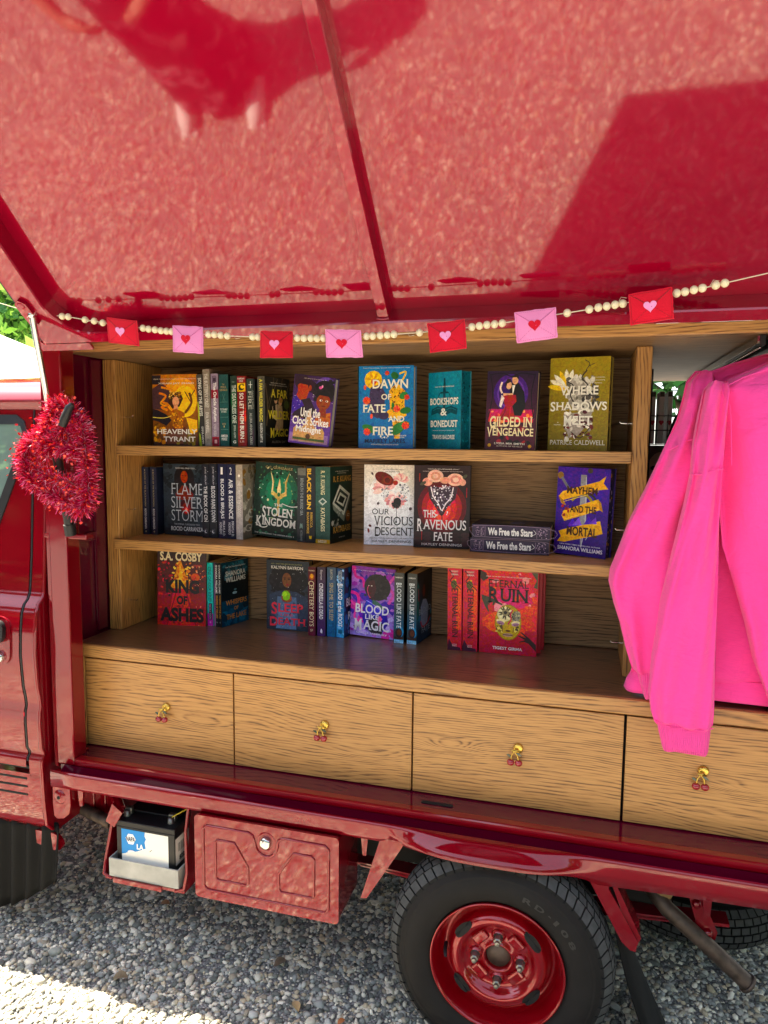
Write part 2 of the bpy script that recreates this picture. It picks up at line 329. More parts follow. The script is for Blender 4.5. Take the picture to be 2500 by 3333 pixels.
# ------------------------------------------------------------------ lettering (built-in font, made into mesh)
def text_mesh(s, bold=0.0, shear=0.0, spacing=1.0):
    cu = bpy.data.curves.new('t', 'FONT'); cu.body = s; cu.size = 1; cu.offset = bold; cu.shear = shear; cu.space_character = spacing; cu.resolution_u = 3
    o = bpy.data.objects.new('t', cu); me = bpy.data.meshes.new_from_object(o); bpy.data.objects.remove(o); bpy.data.curves.remove(cu)
    v = np.empty(len(me.vertices) * 3); me.vertices.foreach_get('co', v); v = v.reshape(-1, 3); f = [list(p.vertices) for p in me.polygons]
    bpy.data.meshes.remove(me); return v, f
def add_serifs(v, f):
    """slab serifs on the straight stroke ends of the plain built-in letters"""
    cnt = {}
    for p in f:
        for a, b in zip(p, p[1:] + p[:1]):
            k = (min(a, b), max(a, b)); cnt[k] = cnt.get(k, 0) + 1
    nv = [list(p) for p in v]; nf = [list(p) for p in f]
    for (a, b), c in cnt.items():
        if c != 1: continue
        p, q = v[a], v[b]; L = abs(p[0] - q[0])
        if abs(p[1] - q[1]) > 0.004 or not (0.035 < L < 0.16): continue
        y = p[1]; top = y > 0.3; x0, x1 = min(p[0], q[0]) - 0.055, max(p[0], q[0]) + 0.055; t = -0.05 if top else 0.05; i = len(nv)
        nv += [[x0, min(y, y + t), 0], [x1, min(y, y + t), 0], [x1, max(y, y + t), 0], [x0, max(y, y + t), 0]]; nf.append([i, i + 1, i + 2, i + 3])
    return np.array(nv), nf
def fit_text(mb, s, x0, x1, y0, y1, fn, col, bold=0.0, shear=0.0, off=0.0009, rot=False, spacing=1.0, serif=False, drop=0.0):
    """letters stretched into the box x0..x1, y0..y1 of a face; fn(a,b,off)->3-D; rot = reading downwards as on spines; drop = extra height of the first letter"""
    if drop and len(s) > 1:
        wv = text_mesh(s, bold, shear, spacing)[0]; w1 = text_mesh(s[0], bold, shear, spacing)[0]
        fr = (w1[:, 0].max() - w1[:, 0].min()) / (wv[:, 0].max() - wv[:, 0].min()) * 1.12
        kw = dict(bold=bold, shear=shear, rot=rot, spacing=spacing, serif=serif)
        if rot:
            yc = y1 - (y1 - y0) * fr; fit_text(mb, s[0], x0 - (x1 - x0) * drop, x1 + (x1 - x0) * drop * .3, yc + (y1 - yc) * .08, y1, fn, col, off=off, **kw); fit_text(mb, s[1:], x0, x1, y0, yc, fn, col, off=off, **kw)
        else:
            xc = x0 + (x1 - x0) * fr; fit_text(mb, s[0], x0, xc - (xc - x0) * .08, y0 - (y1 - y0) * drop, y1 + (y1 - y0) * drop * .3, fn, col, off=off, **kw); fit_text(mb, s[1:], xc, x1, y0, y1, fn, col, off=off, **kw)
        return
    v, f = text_mesh(s, bold, shear, spacing)
    if len(v) == 0: return
    if serif: v, f = add_serifs(v, f)
    mn = v.min(0); mx = v.max(0); out = []
    for p in v:
        a = (p[0] - mn[0]) / max(1e-6, mx[0] - mn[0]); b = (p[1] - mn[1]) / max(1e-6, mx[1] - mn[1])
        if rot: out.append(fn(x0 + (x1 - x0) * b, y1 - (y1 - y0) * a, off))
        else: out.append(fn(x0 + (x1 - x0) * a, y0 + (y1 - y0) * b, off))
    mb.add(out, f, lin(col) if isinstance(col, str) else col)

# ================================================================== GROUND AND SETTING
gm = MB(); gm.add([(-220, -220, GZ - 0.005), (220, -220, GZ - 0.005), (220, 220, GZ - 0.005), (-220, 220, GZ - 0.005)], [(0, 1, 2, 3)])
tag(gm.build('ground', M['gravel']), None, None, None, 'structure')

def ico(sub):
    bm = bmesh.new(); bmesh.ops.create_icosphere(bm, subdivisions=sub, radius=1); bm.verts.index_update()
    v = np.array([x.co[:] for x in bm.verts]); f = np.array([[x.index for x in p.verts] for p in bm.faces]); bm.free(); return v, f
def pebbles():
    """loose gravel: every pebble a squashed, twisted little stone lying on the ground"""
    rng = np.random.default_rng(3); V = []; F = []; Cc = []; base = 0
    pal = np.array([lin(c)[:3] for c in ('#98978f', '#818278', '#aba89c', '#6a6c66', '#beb8a4', '#958b78', '#a1a29a', '#c6beaa', '#5e605a', '#b2a488', '#888a84', '#d8d0bc')])
    def field(n, x0, x1, y0, y1, sub, s0, s1, zoff=0):
        nonlocal base
        v, f = ico(sub); nv = len(v)
        px = rng.uniform(x0, x1, n); py = rng.uniform(y0, y1, n); s = s0 + (s1 - s0) * rng.random(n) ** 2.2
        ax = s[:, None] * np.stack([rng.uniform(0.8, 1.45, n), rng.uniform(0.65, 1.0, n), rng.uniform(0.4, 0.75, n)], 1)
        P = v[None] * (1 + 0.22 * rng.standard_normal((n, nv, 1)) * (0.7 if sub == 1 else 0.6))
        P = P * ax[:, None, :]
        t = rng.uniform(0, 6.283, n); k = rng.normal(0, 0.25, n)
        c, sn = np.cos(t)[:, None], np.sin(t)[:, None]; ck, sk = np.cos(k)[:, None], np.sin(k)[:, None]
        x, y, z = P[..., 0], P[..., 1], P[..., 2]
        y, z = y * ck - z * sk, y * sk + z * ck
        X = x * c - y * sn + px[:, None]; Yy = x * sn + y * c + py[:, None]
        Zz = z + (ax[:, 2] * 0.55 + rng.uniform(-0.006, 0.004, n))[:, None] + GZ - 0.006 + zoff
        V.append(np.stack([X, Yy, Zz], -1).reshape(-1, 3)); F.append((f[None] + (np.arange(n) * nv)[:, None, None]).reshape(-1, 3) + base); base += n * nv
        col = pal[rng.integers(0, len(pal), n)] * rng.uniform(1.15, 1.65, (n, 1)); Cc.append(np.repeat(col, len(f) * 3, 0))
    field(66000, -2.4, 0.9, 1.45, 2.9, 1, 0.0040, 0.0108)
    field(1500, -2.2, 0.9, 1.45, 2.8, 2, 0.010, 0.0165)
    field(42000, -3.4, 1.3, -0.3, 1.45, 1, 0.0055, 0.0125)
    field(26000, 0.9, 2.6, -0.4, 3.2, 1, 0.006, 0.013); field(9000, -4.6, -2.4, -0.4, 3.2, 1, 0.007, 0.014)
    field(14000, -3.6, 2.0, 2.9, 6.0, 1, 0.009, 0.02)
    V = np.concatenate(V); F = np.concatenate(F); Cc = np.concatenate(Cc)
    me = bpy.data.meshes.new('gravel'); me.vertices.add(len(V)); me.vertices.foreach_set('co', V.astype(np.float32).ravel())
    me.loops.add(len(F) * 3); me.polygons.add(len(F)); me.loops.foreach_set('vertex_index', F.astype(np.int32).ravel())
    me.polygons.foreach_set('loop_start', np.arange(0, len(F) * 3, 3, dtype=np.int32)); me.polygons.foreach_set('loop_total', np.full(len(F), 3, np.int32))
    me.polygons.foreach_set('use_smooth', np.ones(len(F), bool)); me.update(calc_edges=True)
    ca = me.color_attributes.new('Col', 'FLOAT_COLOR', 'CORNER'); ca.data.foreach_set('color', np.concatenate([Cc, np.ones((len(Cc), 1))], 1).astype(np.float32).ravel())
    me.materials.append(M['stone']); o = link(bpy.data.objects.new('gravel', me))
    tag(o, 'loose grey pebbles of the gravel yard under and around the truck', 'gravel', None, 'stuff')
pebbles()

def leaf_cloud(blobs, n, size, cols, seed, name, parent=None):
    rng = np.random.default_rng(seed); b = np.array(blobs); w = (b[:, 3] * b[:, 4] * b[:, 5]) ** 0.67; idx = rng.choice(len(b), n, p=w / w.sum())
    d = rng.standard_normal((n, 3)); d /= np.linalg.norm(d, axis=1)[:, None]; rad = rng.random(n) ** 0.45
    c = b[idx, :3] + d * rad[:, None] * b[idx, 3:6]
    a = rng.standard_normal((n, 3)); a /= np.linalg.norm(a, axis=1)[:, None]; q = np.cross(a, rng.standard_normal((n, 3))); q /= np.linalg.norm(q, axis=1)[:, None]
    s = size * rng.uniform(0.6, 1.4, n)[:, None]
    V = np.stack([c - a * s, c + q * s * 0.55, c + a * s, c - q * s * 0.55], 1).reshape(-1, 3)
    F = np.arange(n * 4).reshape(-1, 4); pal = np.array([lin(x)[:3] for x in cols]); col = pal[rng.integers(0, len(pal), n)] * rng.uniform(0.7, 1.25, (n, 1))
    me = bpy.data.meshes.new(name); me.from_pydata(V.tolist(), [], F.tolist())
    ca = me.color_attributes.new('Col', 'FLOAT_COLOR', 'CORNER'); ca.data.foreach_set('color', np.repeat(np.concatenate([col, np.ones((n, 1))], 1), 4, 0).astype(np.float32).ravel())
    me.materials.append(M['leaves']); return link(bpy.data.objects.new(name, me), parent)
GREENS = ('#5f9a2e', '#7db53a', '#8fc24a', '#3f7a2a', '#a6cf58', '#2f6326')
def tree(x, y, hgt, rad, seed, label, n=5200, size=0.13, cols=GREENS):
    rng = random.Random(seed); t = empty('tree', (x, y, GZ), label, 'tree', 'trees round the yard')
    tr = MB(); tr.tube([(0, 0, -0.1), (0.05, 0.02, hgt * 0.3), (-0.05, 0.05, hgt * 0.62), (0.05, 0, hgt * 0.9)], [hgt * 0.03, hgt * 0.024, hgt * 0.014, hgt * 0.004], 9)
    for k in range(9):
        a = rng.uniform(0, 6.28); z = hgt * rng.uniform(0.3, 0.75); l = rad * rng.uniform(0.5, 0.9)
        tr.tube([(0, 0.03, z), (math.cos(a) * l * 0.5, math.sin(a) * l * 0.5, z + l * 0.25), (math.cos(a) * l, math.sin(a) * l, z + l * 0.65)], [hgt * 0.011, hgt * 0.007, hgt * 0.002], 6)
    tr.build('trunk', M['bark'], t)
    blobs = []
    for k in range(26):
        a = rng.uniform(0, 6.28); rr = rad * rng.random() ** 0.5 * 0.85; z = hgt * rng.uniform(0.28, 0.95); sh = 1 - 0.5 * max(0, (z / hgt - 0.6) / 0.4)
        s = rad * rng.uniform(0.22, 0.42); blobs.append((math.cos(a) * rr * sh, math.sin(a) * rr * sh, z, s, s, s * 0.7))
    leaf_cloud(blobs, n, size, cols, seed, 'crown', t)
tree(-11.2, 11.6, 7.5, 3.0, 11, 'bright green leafy tree behind the white tent', 9000, 0.12)
tree(-15.5, 15.0, 9.0, 3.6, 12, 'taller green tree further left behind the tent roof', 6000, 0.16)
tree(1.9, 15.5, 7.5, 3.4, 13, 'deep green tree seen through the open far side of the truck', 6000, 0.16, ('#2f6a2a', '#3f7d35', '#24521f', '#58953f'))

rgw = random.Random(21); wb = []
for k in range(150):
    a = R(rgw.uniform(160, 380)); d = rgw.uniform(13, 19); z = rgw.uniform(0.3, 8.0); q_ = rgw.uniform(1.1, 2.1); wb.append((math.cos(a) * d, math.sin(a) * d - 1, z, q_, q_, q_ * .8))
for k in range(70):
    a = R(rgw.uniform(160, 380)); d = rgw.uniform(17, 19); wb.append((math.cos(a) * d, math.sin(a) * d - 1, rgw.uniform(.5, 6), 2.2, 2.2, 2.2))
tag(leaf_cloud(wb, 30000, 0.38, ('#2f5a22', '#3f7030', '#24461b', '#4a7a34', '#1c3816'), 77, 'woodland'), 'dense dark green woodland round the far side of the yard', 'woodland', None, 'stuff')

# white pop-up tent beyond the cab
tn = empty('pop_up_tent', (-8.5, 8.0, GZ), 'white pop-up tent with a pitched canvas roof beyond the cab', 'tent')
cm = MB(); hz = 1.975
cn = [(-3.4, -2.0, hz), (3.4, -2.0, hz), (3.4, 2.0, hz), (-3.4, 2.0, hz)]; ap = (0, 0, 3.3)
ring = []
for i in range(4):
    a, b = Vector(cn[i]), Vector(cn[(i + 1) % 4])
    rows = []
    for j in range(9):
        u = j / 8; rows.append([a.lerp(b, v / 8).lerp(Vector(ap), u) - Vector((0, 0, 0.10 * math.sin(math.pi * u))) for v in range(9)])
    vs = [p for r in rows for p in r]; fs = [(j * 9 + v, j * 9 + v + 1, (j + 1) * 9 + v + 1, (j + 1) * 9 + v) for j in range(8) for v in range(8)]
    cm.add(vs, fs, None, True)
cm.build('canopy', M['white'], tn)
vm = MB()
for i in range(4):
    a, b = cn[i], cn[(i + 1) % 4]; vm.add([a, b, (b[0], b[1], hz - 0.25), (a[0], a[1], hz - 0.25)], [(0, 1, 2, 3)])
vm.build('valance', M['white'], tn)
for c in cn: MB().tube([(c[0] * 0.98, c[1], 0), (c[0] * 0.98, c[1], hz)], 0.02, 8).build('leg', M['steel'], tn)

# old timbers on the ground behind the truck
for (x0, x1, z0, yy, lb) in ((-2.7, 1.5, GZ - 0.005, 3.72, 'lower weathered timber beam lying on the gravel behind the truck'), (-2.3, 1.7, GZ + 0.162, 3.74, 'upper weathered timber beam stacked on the lower one behind the truck')):
    tag(MB().box(x0, x1, yy, yy + 0.2, z0, z0 + 0.166, None, 0.012).build('timber_beam', M['timber']), lb, 'beam', 'timber beams behind the truck')

# ================================================================== THE TRUCK
T = empty('kei_truck', (0, 0, 0), 'glossy dark red small box truck fitted out as a bookshop with its side open', 'truck')
RED, RLID = M['red'], M['redlid']

# ---- cab: skin profile (y, z) from sill to roof, lofted along x
prof = [(1.835, 0.305), (1.800, 0.318), (1.778, 0.345), (1.770, 0.42), (1.766, 0.555), (1.768, 0.566), (1.776, 0.574), (1.776, 0.585), (1.767, 0.60),
        (1.764, 0.68), (1.766, 0.715), (1.772, 0.735), (1.770, 0.76), (1.762, 0.80), (1.756, 0.90), (1.760, 0.97), (1.768, 1.03), (1.780, 1.055), (1.796, 1.068), (1.806, 1.09),
        (1.820, 1.20), (1.838, 1.40), (1.856, 1.60), (1.862, 1.655), (1.858, 1.668), (1.846, 1.674), (1.843, 1.682), (1.848, 1.690), (1.857, 1.704), (1.88, 1.726), (1.95, 1.752), (2.2, 1.79), (2.6, 1.80), (3.0, 1.78), (3.3, 1.72)]
DOORX = -1.655
def side_y(z):
    for (a, b), (c, d) in zip(prof, prof[1:]):
        if b <= z <= d and d > b: return a + (c - a) * (z - b) / (d - b)
    return 1.8
def strip(mb, x0, x1, zlo, zhi, dy=0.0, nx=1, tilt=None):
    pts = [(y, z) for y, z in prof if zlo < z < zhi]
    if pts[0][1] - zlo > 1e-4 and zlo > prof[0][1]: pts.insert(0, (side_y(zlo), zlo))
    if zhi - pts[-1][1] > 1e-4 and zhi < 1.66: pts.append((side_y(zhi), zhi))
    vs = []; fs = []
    for i in range(nx + 1):
        for (y, z) in pts:
            xx0 = x0(z) if callable(x0) else x0; xx1 = x1(z) if callable(x1) else x1
            vs.append((xx0 + (xx1 - xx0) * i / nx, y + dy, z))
    n = len(pts)
    for i in range(nx):
        for k in range(n - 1): fs.append((i * n + k, (i + 1) * n + k, (i + 1) * n + k + 1, i * n + k + 1))
    mb.add(vs, fs, None, True)
cab = MB()
rx = lambda z: -1.602 if z < 1.06 else -1.602 - 0.015 * (z - 1.06) / 0.6
strip(cab, lambda z: DOORX + 0.005 + (0.0 if z < 1.06 else -0.012 * (z - 1.06)), rx, 0.50, 1.66)            # rear quarter behind the door
strip(cab, -3.1, rx, 1.655, 1.81)                                   # drip rail and roof
strip(cab, -2.35, rx, 0.30, 0.512)                                  # skirt under the door
# back wall of the cab and returns
bw = [(y, z) for y, z in prof]
vs = [(rx(z), y, z) for y, z in bw]; vs2 = [(rx(z) + 0.0, 3.3, z) for y, z in bw]
cab.add(vs + vs2, [(i, len(vs) + i, len(vs) + i + 1, i + 1) for i in range(len(vs) - 1)], None, False)
cab.tube([(rx(z) - 0.004, y + 0.004, z) for y, z in prof if z < 1.66], 0.007, 8)         # rolled rear edge
# rear lower corner flare that hangs under the cab
cab.prism([(-1.70, 0.305), (-1.60, 0.305), (-1.585, 0.30), (-1.57, 0.285), (-1.565, 0.268), (-1.575, 0.252), (-1.60, 0.248), (-1.70, 0.268)], 1.80, 1.812, lambda a, b, d: (a, d, b))
cab.add([(-3.1, 1.83, 0.30), (-3.1, 3.3, 0.30), (-3.35, 3.3, 0.9), (-3.35, 1.83, 0.9)], [(0, 1, 2, 3)], None); cab.add([(-3.35, 1.83, 0.9), (-3.35, 3.3, 0.9), (-3.1, 3.3, 1.75), (-3.1, 1.85, 1.75)], [(0, 1, 2, 3)], None)
cab.add([(-3.35, 3.31, 0.3), (-1.603, 3.31, 0.3), (-1.603, 3.31, 1.75), (-3.1, 3.31, 1.75)], [(0, 1, 2, 3)], None); cab.box(-3.3, -1.62, 1.90, 3.28, 0.36, 0.40)
cab.build('cab_body', RED, T)
grv = MB()
for zz in (0.495, 0.468, 0.441):
    pts = []; y0 = side_y(zz) - 0.0006
    grv.box(-2.1, -1.662, y0 - 0.0012, y0 + 0.004, zz - 0.0035, zz + 0.0035, None, 0.0016)
grv.build('vent_grooves', M['dark'], T)

# ---- cab door with handle and window
door = MB(); strip(door, -2.6, lambda z: DOORX - 0.004 + (0.0 if z < 1.06 else -0.012 * (z - 1.06)), 0.535, 1.66, -0.003, 2)
dob = door.build('door', RED, T)
MB().tube([(DOORX + (0 if z < 1.06 else -0.012 * (z - 1.06)), y + 0.001, z) for y, z in prof if 0.53 <= z <= 1.66], 0.0035, 6).build('door_seal', M['black'], T)
MB().box(-2.35, DOORX + 0.003, 1.7715, 1.78, 0.526, 0.536).build('door_gap', M['dark'], T)
def on_door(x, z, d=0.0): return (x, side_y(z) - 0.003 - d, z)
def rr_poly(x0, x1, z0, z1, r, n=6):
    out = []
    for cx, cz, a0 in ((x1 - r, z1 - r, 0), (x0 + r, z1 - r, 90), (x0 + r, z0 + r, 180), (x1 - r, z0 + r, 270)):
        for k in range(n + 1):
            a = R(a0 + 90 * k / n); out.append((cx + r * math.cos(a), cz + r * math.sin(a)))
    return out
# window: slanted rear edge
def win_poly(o):
    pts = [(-1.69 + o * 0.6, 1.585), (-1.70 + o * 0.4, 1.61 + o * 0.5), (-1.725, 1.622 + o), (-2.5 - o, 1.622 + o), (-2.5 - o, 1.13 - o), (-1.885 + o, 1.13 - o), (-1.86 + o, 1.135), (-1.70 + o, 1.53)]
    return pts
seal = MB(); po = win_poly(0.018); pi = win_poly(-0.012)
n = len(po); vs = [on_door(a, b, 0.004) for a, b in po] + [on_door(a, b, 0.006) for a, b in pi] + [on_door(a, b, -0.002) for a, b in po]
seal.add(vs, [(i, (i + 1) % n, n + (i + 1) % n, n + i) for i in range(n)] + [(i, 2 * n + i, 2 * n + (i + 1) % n, (i + 1) % n) for i in range(n)], None, False)
wn = seal.build('window', M['black'], dob)
MB().prism(win_poly(-0.010), 0.003, 0.0035, lambda a, b, d: on_door(a, b, d)).build('window_pane', M['glass'], dob)
hd = MB(); hp = rr_poly(-1.86, -1.688, 0.862, 1.016, 0.04)
hd.prism(hp, 0.0, 0.006, lambda a, b, d: (a, side_y(b) - 0.003 - d, b), None, 0, True)
hb = hd.build('handle_recess', RED, dob)
hh = MB(); hh.prism(rr_poly(-1.86, -1.703, 0.935, 1.004, 0.025), 0.006, 0.02, lambda a, b, d: (a, side_y(b) - 0.003 - d, b), None, 0, True)
hh.build('door_handle', M['black'], dob)
MB().lathe([(0.0, 0.012), (0.012, 0.012), (0.017, 0.009), (0.018, 0.0)], 20, lambda r, a, d: (-1.729 + r * math.cos(a), side_y(0.89) - 0.008 - d, 0.89 + r * math.sin(a))).build('key_lock', M['chrome'], dob)

# ---- front mud flap
mf = MB(); vs = []; fs = []; nx, nz = 60, 10
for i in range(nx):
    for k in range(nz):
        u = i / (nx - 1); w = k / (nz - 1); x = -1.95 + 0.375 * u; zb = 0.02 + 0.0 * u + 0.14 * max(0, (u - 0.42) / 0.58) ** 1.3 + 0.02 * (1 - u)
        z = 0.335 + (zb - 0.335) * w; vs.append((x, 1.80 - 0.02 * w + 0.011 * math.cos(u * 40), z))
for i in range(nx - 1):
    for k in range(nz - 1): fs.append((i * nz + k, i * nz + k + 1, (i + 1) * nz + k + 1, (i + 1) * nz + k))
mf.add(vs, fs, None, True); o = mf.build('mud_flap', M['flap'], T); md = o.modifiers.new('t', 'SOLIDIFY'); md.thickness = 0.005

# ---- box body: post, rails, floor, walls, roof
fr = MB()
fr.box(-1.573, -1.508, 1.80, 1.86, 0.5425, 1.862, None, 0.005)                     # front post
fr.build('box_post', RED, T)
fr = MB(); fr.box(-1.583, -1.5735, 1.806, 1.83, 0.53, 1.85); fr.box(-1.592, -1.5835, 1.812, 1.84, 0.53, 1.85); fr.build('post_weatherstrip', RED, T)
fr = MB(); fr.box(-1.5075, 1.4, 1.798, 1.83, 0.5425, 0.568, None, 0.005); fr.build('box_rail', RED, T)
fl = MB(); fl.box(-1.60, 1.4, 1.832, 3.34, 0.545, 0.565); fl.build('box_floor', M['red_shaded'], T)
sl = MB()
for xx in (-0.36,): sl.prism(rr_poly(xx - 0.045, xx + 0.045, 1.848, 1.862, 0.007), 0.5655, 0.5675, lambda a, b, d: (a, b, d))
sl.build('floor_slot', M['dark'], T)
cw = MB(); cw.box(-1.545, -1.512, 1.845, 1.875, 0.565, 0.572, None, 0.003, 0); cw.build('weld_corner', RED, T)
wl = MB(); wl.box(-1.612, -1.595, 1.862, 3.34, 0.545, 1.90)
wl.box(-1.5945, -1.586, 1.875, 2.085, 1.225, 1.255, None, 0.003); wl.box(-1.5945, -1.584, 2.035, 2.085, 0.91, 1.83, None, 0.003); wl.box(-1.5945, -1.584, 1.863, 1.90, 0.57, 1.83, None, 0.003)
wl.build('box_wall', M['red_shaded'], T)
rf = MB(); rf.box(-1.62, 1.4, 1.84, 3.42, 1.915, 1.945, None, 0.008); rf.box(-1.62, 1.4, 1.815, 1.838, 1.87, 1.935, None, 0.004); rf.box(-1.575, 1.4, 1.786, 1.8145, 1.874, 1.90, None, 0.004); rf.build('box_roof', RED, T)
rw = MB(); rw.box(1.38, 1.4, 1.832, 3.34, 0.566, 1.91); rw.build('box_rear_wall', RED, T)
fw = MB(); fw.box(-1.594, 0.19, 3.30, 3.33, 0.566, 1.91); fw.box(0.19, 1.379, 3.30, 3.33, 0.566, 1.50); fw.build('box_far_wall', RED, T)

# ---- sill under the box with a bulge over the rear wheel
def sill_pts(x):
    b = math.exp(-((x + 0.20) / 0.20) ** 4)                     # bulge over the tyre
    low = 0.487 + 0.010 * b
    if -0.50 < x < -0.42: low += 0.018 * math.sin((x + 0.5) / 0.08 * math.pi / 1) ** 2
    step = 0.0 if x < -0.02 else min(1, (x + 0.02) / 0.09)
    low = low - 0.018 * step * math.exp(-max(0, x - 0.07) / 0.6) * (1 if x > 0.07 else step)
    o = 0.055 * b
    return [(1.800, 0.518), (1.768, 0.5345), (1.7605, 0.5415), (1.759 - o * 0.2, 0.528), (1.759 - o * 0.65, 0.512), (1.759 - o, 0.499), (1.760 - o * 0.95, low), (1.768 - o * 0.8, low - 0.002), (1.785, low + 0.003)]
sm = MB(); xs = list(np.linspace(-1.565, -0.52, 12)) + list(np.linspace(-0.5, 0.12, 50)) + list(np.linspace(0.16, 1.4, 12)); k = 9
vs = [(x, y, z) for x in xs for (y, z) in sill_pts(x)]
sm.add(vs, [(i * k + j, (i + 1) * k + j, (i + 1) * k + j + 1, i * k + j + 1) for i in range(len(xs) - 1) for j in range(k - 1)] + [tuple(range(k))], None, True)
sm.build('sill', RED, T)
gp = MB(); gp.box(-1.56, 1.4, 1.801, 1.83, 0.50, 0.542); gp.build('sill_gap_shade_strip', M['red_shaded'], T)  # solid strip, the gap's shade painted in with the darkened red
# brackets hanging from the sill
pl = MB(); pl.prism([(-1.572, 0.486), (-1.509, 0.486), (-1.509, 0.42), (-1.515, 0.395), (-1.535, 0.378), (-1.56, 0.374), (-1.570, 0.382), (-1.574, 0.42)], 1.776, 1.784, lambda a, b, d: (a, d, b))
pl.lathe([(0.0, 0.006), (0.018, 0.006), (0.024, 0.0)], 20, lambda r, a, d: (-1.547 + r * math.cos(a) * 0.9, 1.776 - d, 0.447 + r * math.sin(a)))
po_ = pl.build('bracket_plate', RED, T)
MB().lathe([(0.0, 0.007), (0.006, 0.007), (0.006, 0.0)], 12, lambda r, a, d: (-1.547 + r * math.cos(a), 1.776 - d, 0.447 + r * math.sin(a))).build('bracket_hole', M['dark'], po_)
for cx in (-1.483, -0.551):
    MB().prism([(cx - 0.012, 0.49), (cx + 0.012, 0.49), (cx + 0.005, 0.418), (cx - 0.005, 0.418)], 1.792, 1.80, lambda a, b, d: (a, d, b)).build('sill_tab', RED, T)
b1 = MB(); b1.prism([(-0.500, 0.487), (-0.430, 0.487), (-0.445, 0.46), (-0.538, 0.305), (-0.556, 0.302)], 1.775, 1.785, lambda a, b, d: (a, d, b))
b1.prism([(-0.500, 0.487), (-0.494, 0.487), (-0.550, 0.302), (-0.556, 0.302)], 1.785, 1.83, lambda a, b, d: (a, d, b)); b1.build('flap_bracket', RED, T)
b2 = MB(); b2.prism([(0.042, 0.482), (0.098, 0.478), (0.098, 0.452), (0.172, 0.325), (0.168, 0.298), (0.155, 0.300), (0.134, 0.318)], 1.775, 1.785, lambda a, b, d: (a, d, b))
b2.prism([(0.098, 0.478), (0.108, 0.478), (0.180, 0.330), (0.168, 0.298)], 1.785, 1.86, lambda a, b, d: (a, d, b))
b2.lathe([(0.0, 0.006), (0.006, 0.006), (0.007, 0.0)], 6, lambda r, a, d: (0.168 + d, 1.81 + r * math.cos(a), 0.325 + r * math.sin(a)))
b2.build('flap_bracket', RED, T)
ff = MB(); vs = []; fs = []
for i in range(14):
    w = i / 13; z = 0.36 + (-0.03 - 0.36) * w; x = 0.112 + 0.085 * w + 0.05 * w * w; hw = 0.0
    for j, yy in enumerate((1.79, 1.83, 1.88, 1.93, 1.97)): vs.append((x + 0.012 * math.sin(j * 0.8) + 0.03 * w * (j / 4 - 0.3), yy, z))
for i in range(13):
    for j in range(4): fs.append((i * 5 + j, i * 5 + j + 1, (i + 1) * 5 + j + 1, (i + 1) * 5 + j))
ff.add(vs, fs, None, True); o = ff.build('mud_flap', M['flap'], T); md = o.modifiers.new('t', 'SOLIDIFY'); md.thickness = 0.005

# ---- locker with stamped door
bx = MB(); bx.box(-1.05, -0.612, 1.752, 1.925, 0.238, 0.478, None, 0.006); lk = bx.build('side_locker', RED, T)
dm = MB(); dm.prism(rr_poly(-1.053, -0.609, 0.234, 0.486, 0.012), 1.742, 1.7515, lambda a, b, d: (a, d, b), None, 0, True)
ld = dm.build('locker_door', RED, T)
def groove(mb, pts, r, closed=True):
    p = [(a, 1.7415, b) for a, b in pts]
    if closed: p = p + [p[0], p[1]]
    mb.tube(p, r, 8, None, False)
g = MB(); x0, x1, z0, z1 = -1.024, -0.638, 0.262, 0.458
pts = [(x0, z1 - 0.01), (x0, z0 + 0.012), (x0 + 0.012, z0), (x1 - 0.012, z0), (x1, z0 + 0.012), (x1, z1 - 0.01), (x1 - 0.01, z1), (-0.775, z1), (-0.786, z1 - 0.006), (-0.79, z1 - 0.016)]
for k in range(9):
    a = R(-8 - 164 * k / 8); pts.append((-0.826 + 0.036 * math.cos(a), 0.438 + 0.042 * math.sin(a)))
pts += [(-0.864, z1 - 0.016), (-0.868, z1 - 0.006), (-0.88, z1), (x0 + 0.01, z1)]
groove(g, pts, 0.0042)
groove(g, [(-0.985, 0.413), (-0.985, 0.305), (-0.978, 0.298), (-0.888, 0.298), (-0.882, 0.305), (-0.882, 0.352), (-0.915, 0.405), (-0.925, 0.42), (-0.978, 0.42)], 0.0036)
groove(g, [(-0.787, 0.352), (-0.787, 0.305), (-0.78, 0.298), (-0.687, 0.298), (-0.681, 0.305), (-0.681, 0.413), (-0.688, 0.42), (-0.742, 0.42), (-0.752, 0.405)], 0.0036)
g.build('stamped_ridges', RED, ld)
lk2 = MB(); F_ = lambda r, a, d: (-0.826 + r * math.cos(a), 1.742 - d, 0.438 + r * math.sin(a))
lk2.lathe([(0.030, 0.0005), (0.024, 0.003), (0.020, 0.001)], 24, F_); lk2.build('lock_recess', M['red'], ld)
lk3 = MB(); lk3.lathe([(0.0, 0.012), (0.013, 0.012), (0.016, 0.009), (0.017, 0.0)], 24, F_); lk3.box(-0.8275, -0.8245, 1.7285, 1.7305, 0.430, 0.446); lk3.build('lock', M['chrome'], ld)

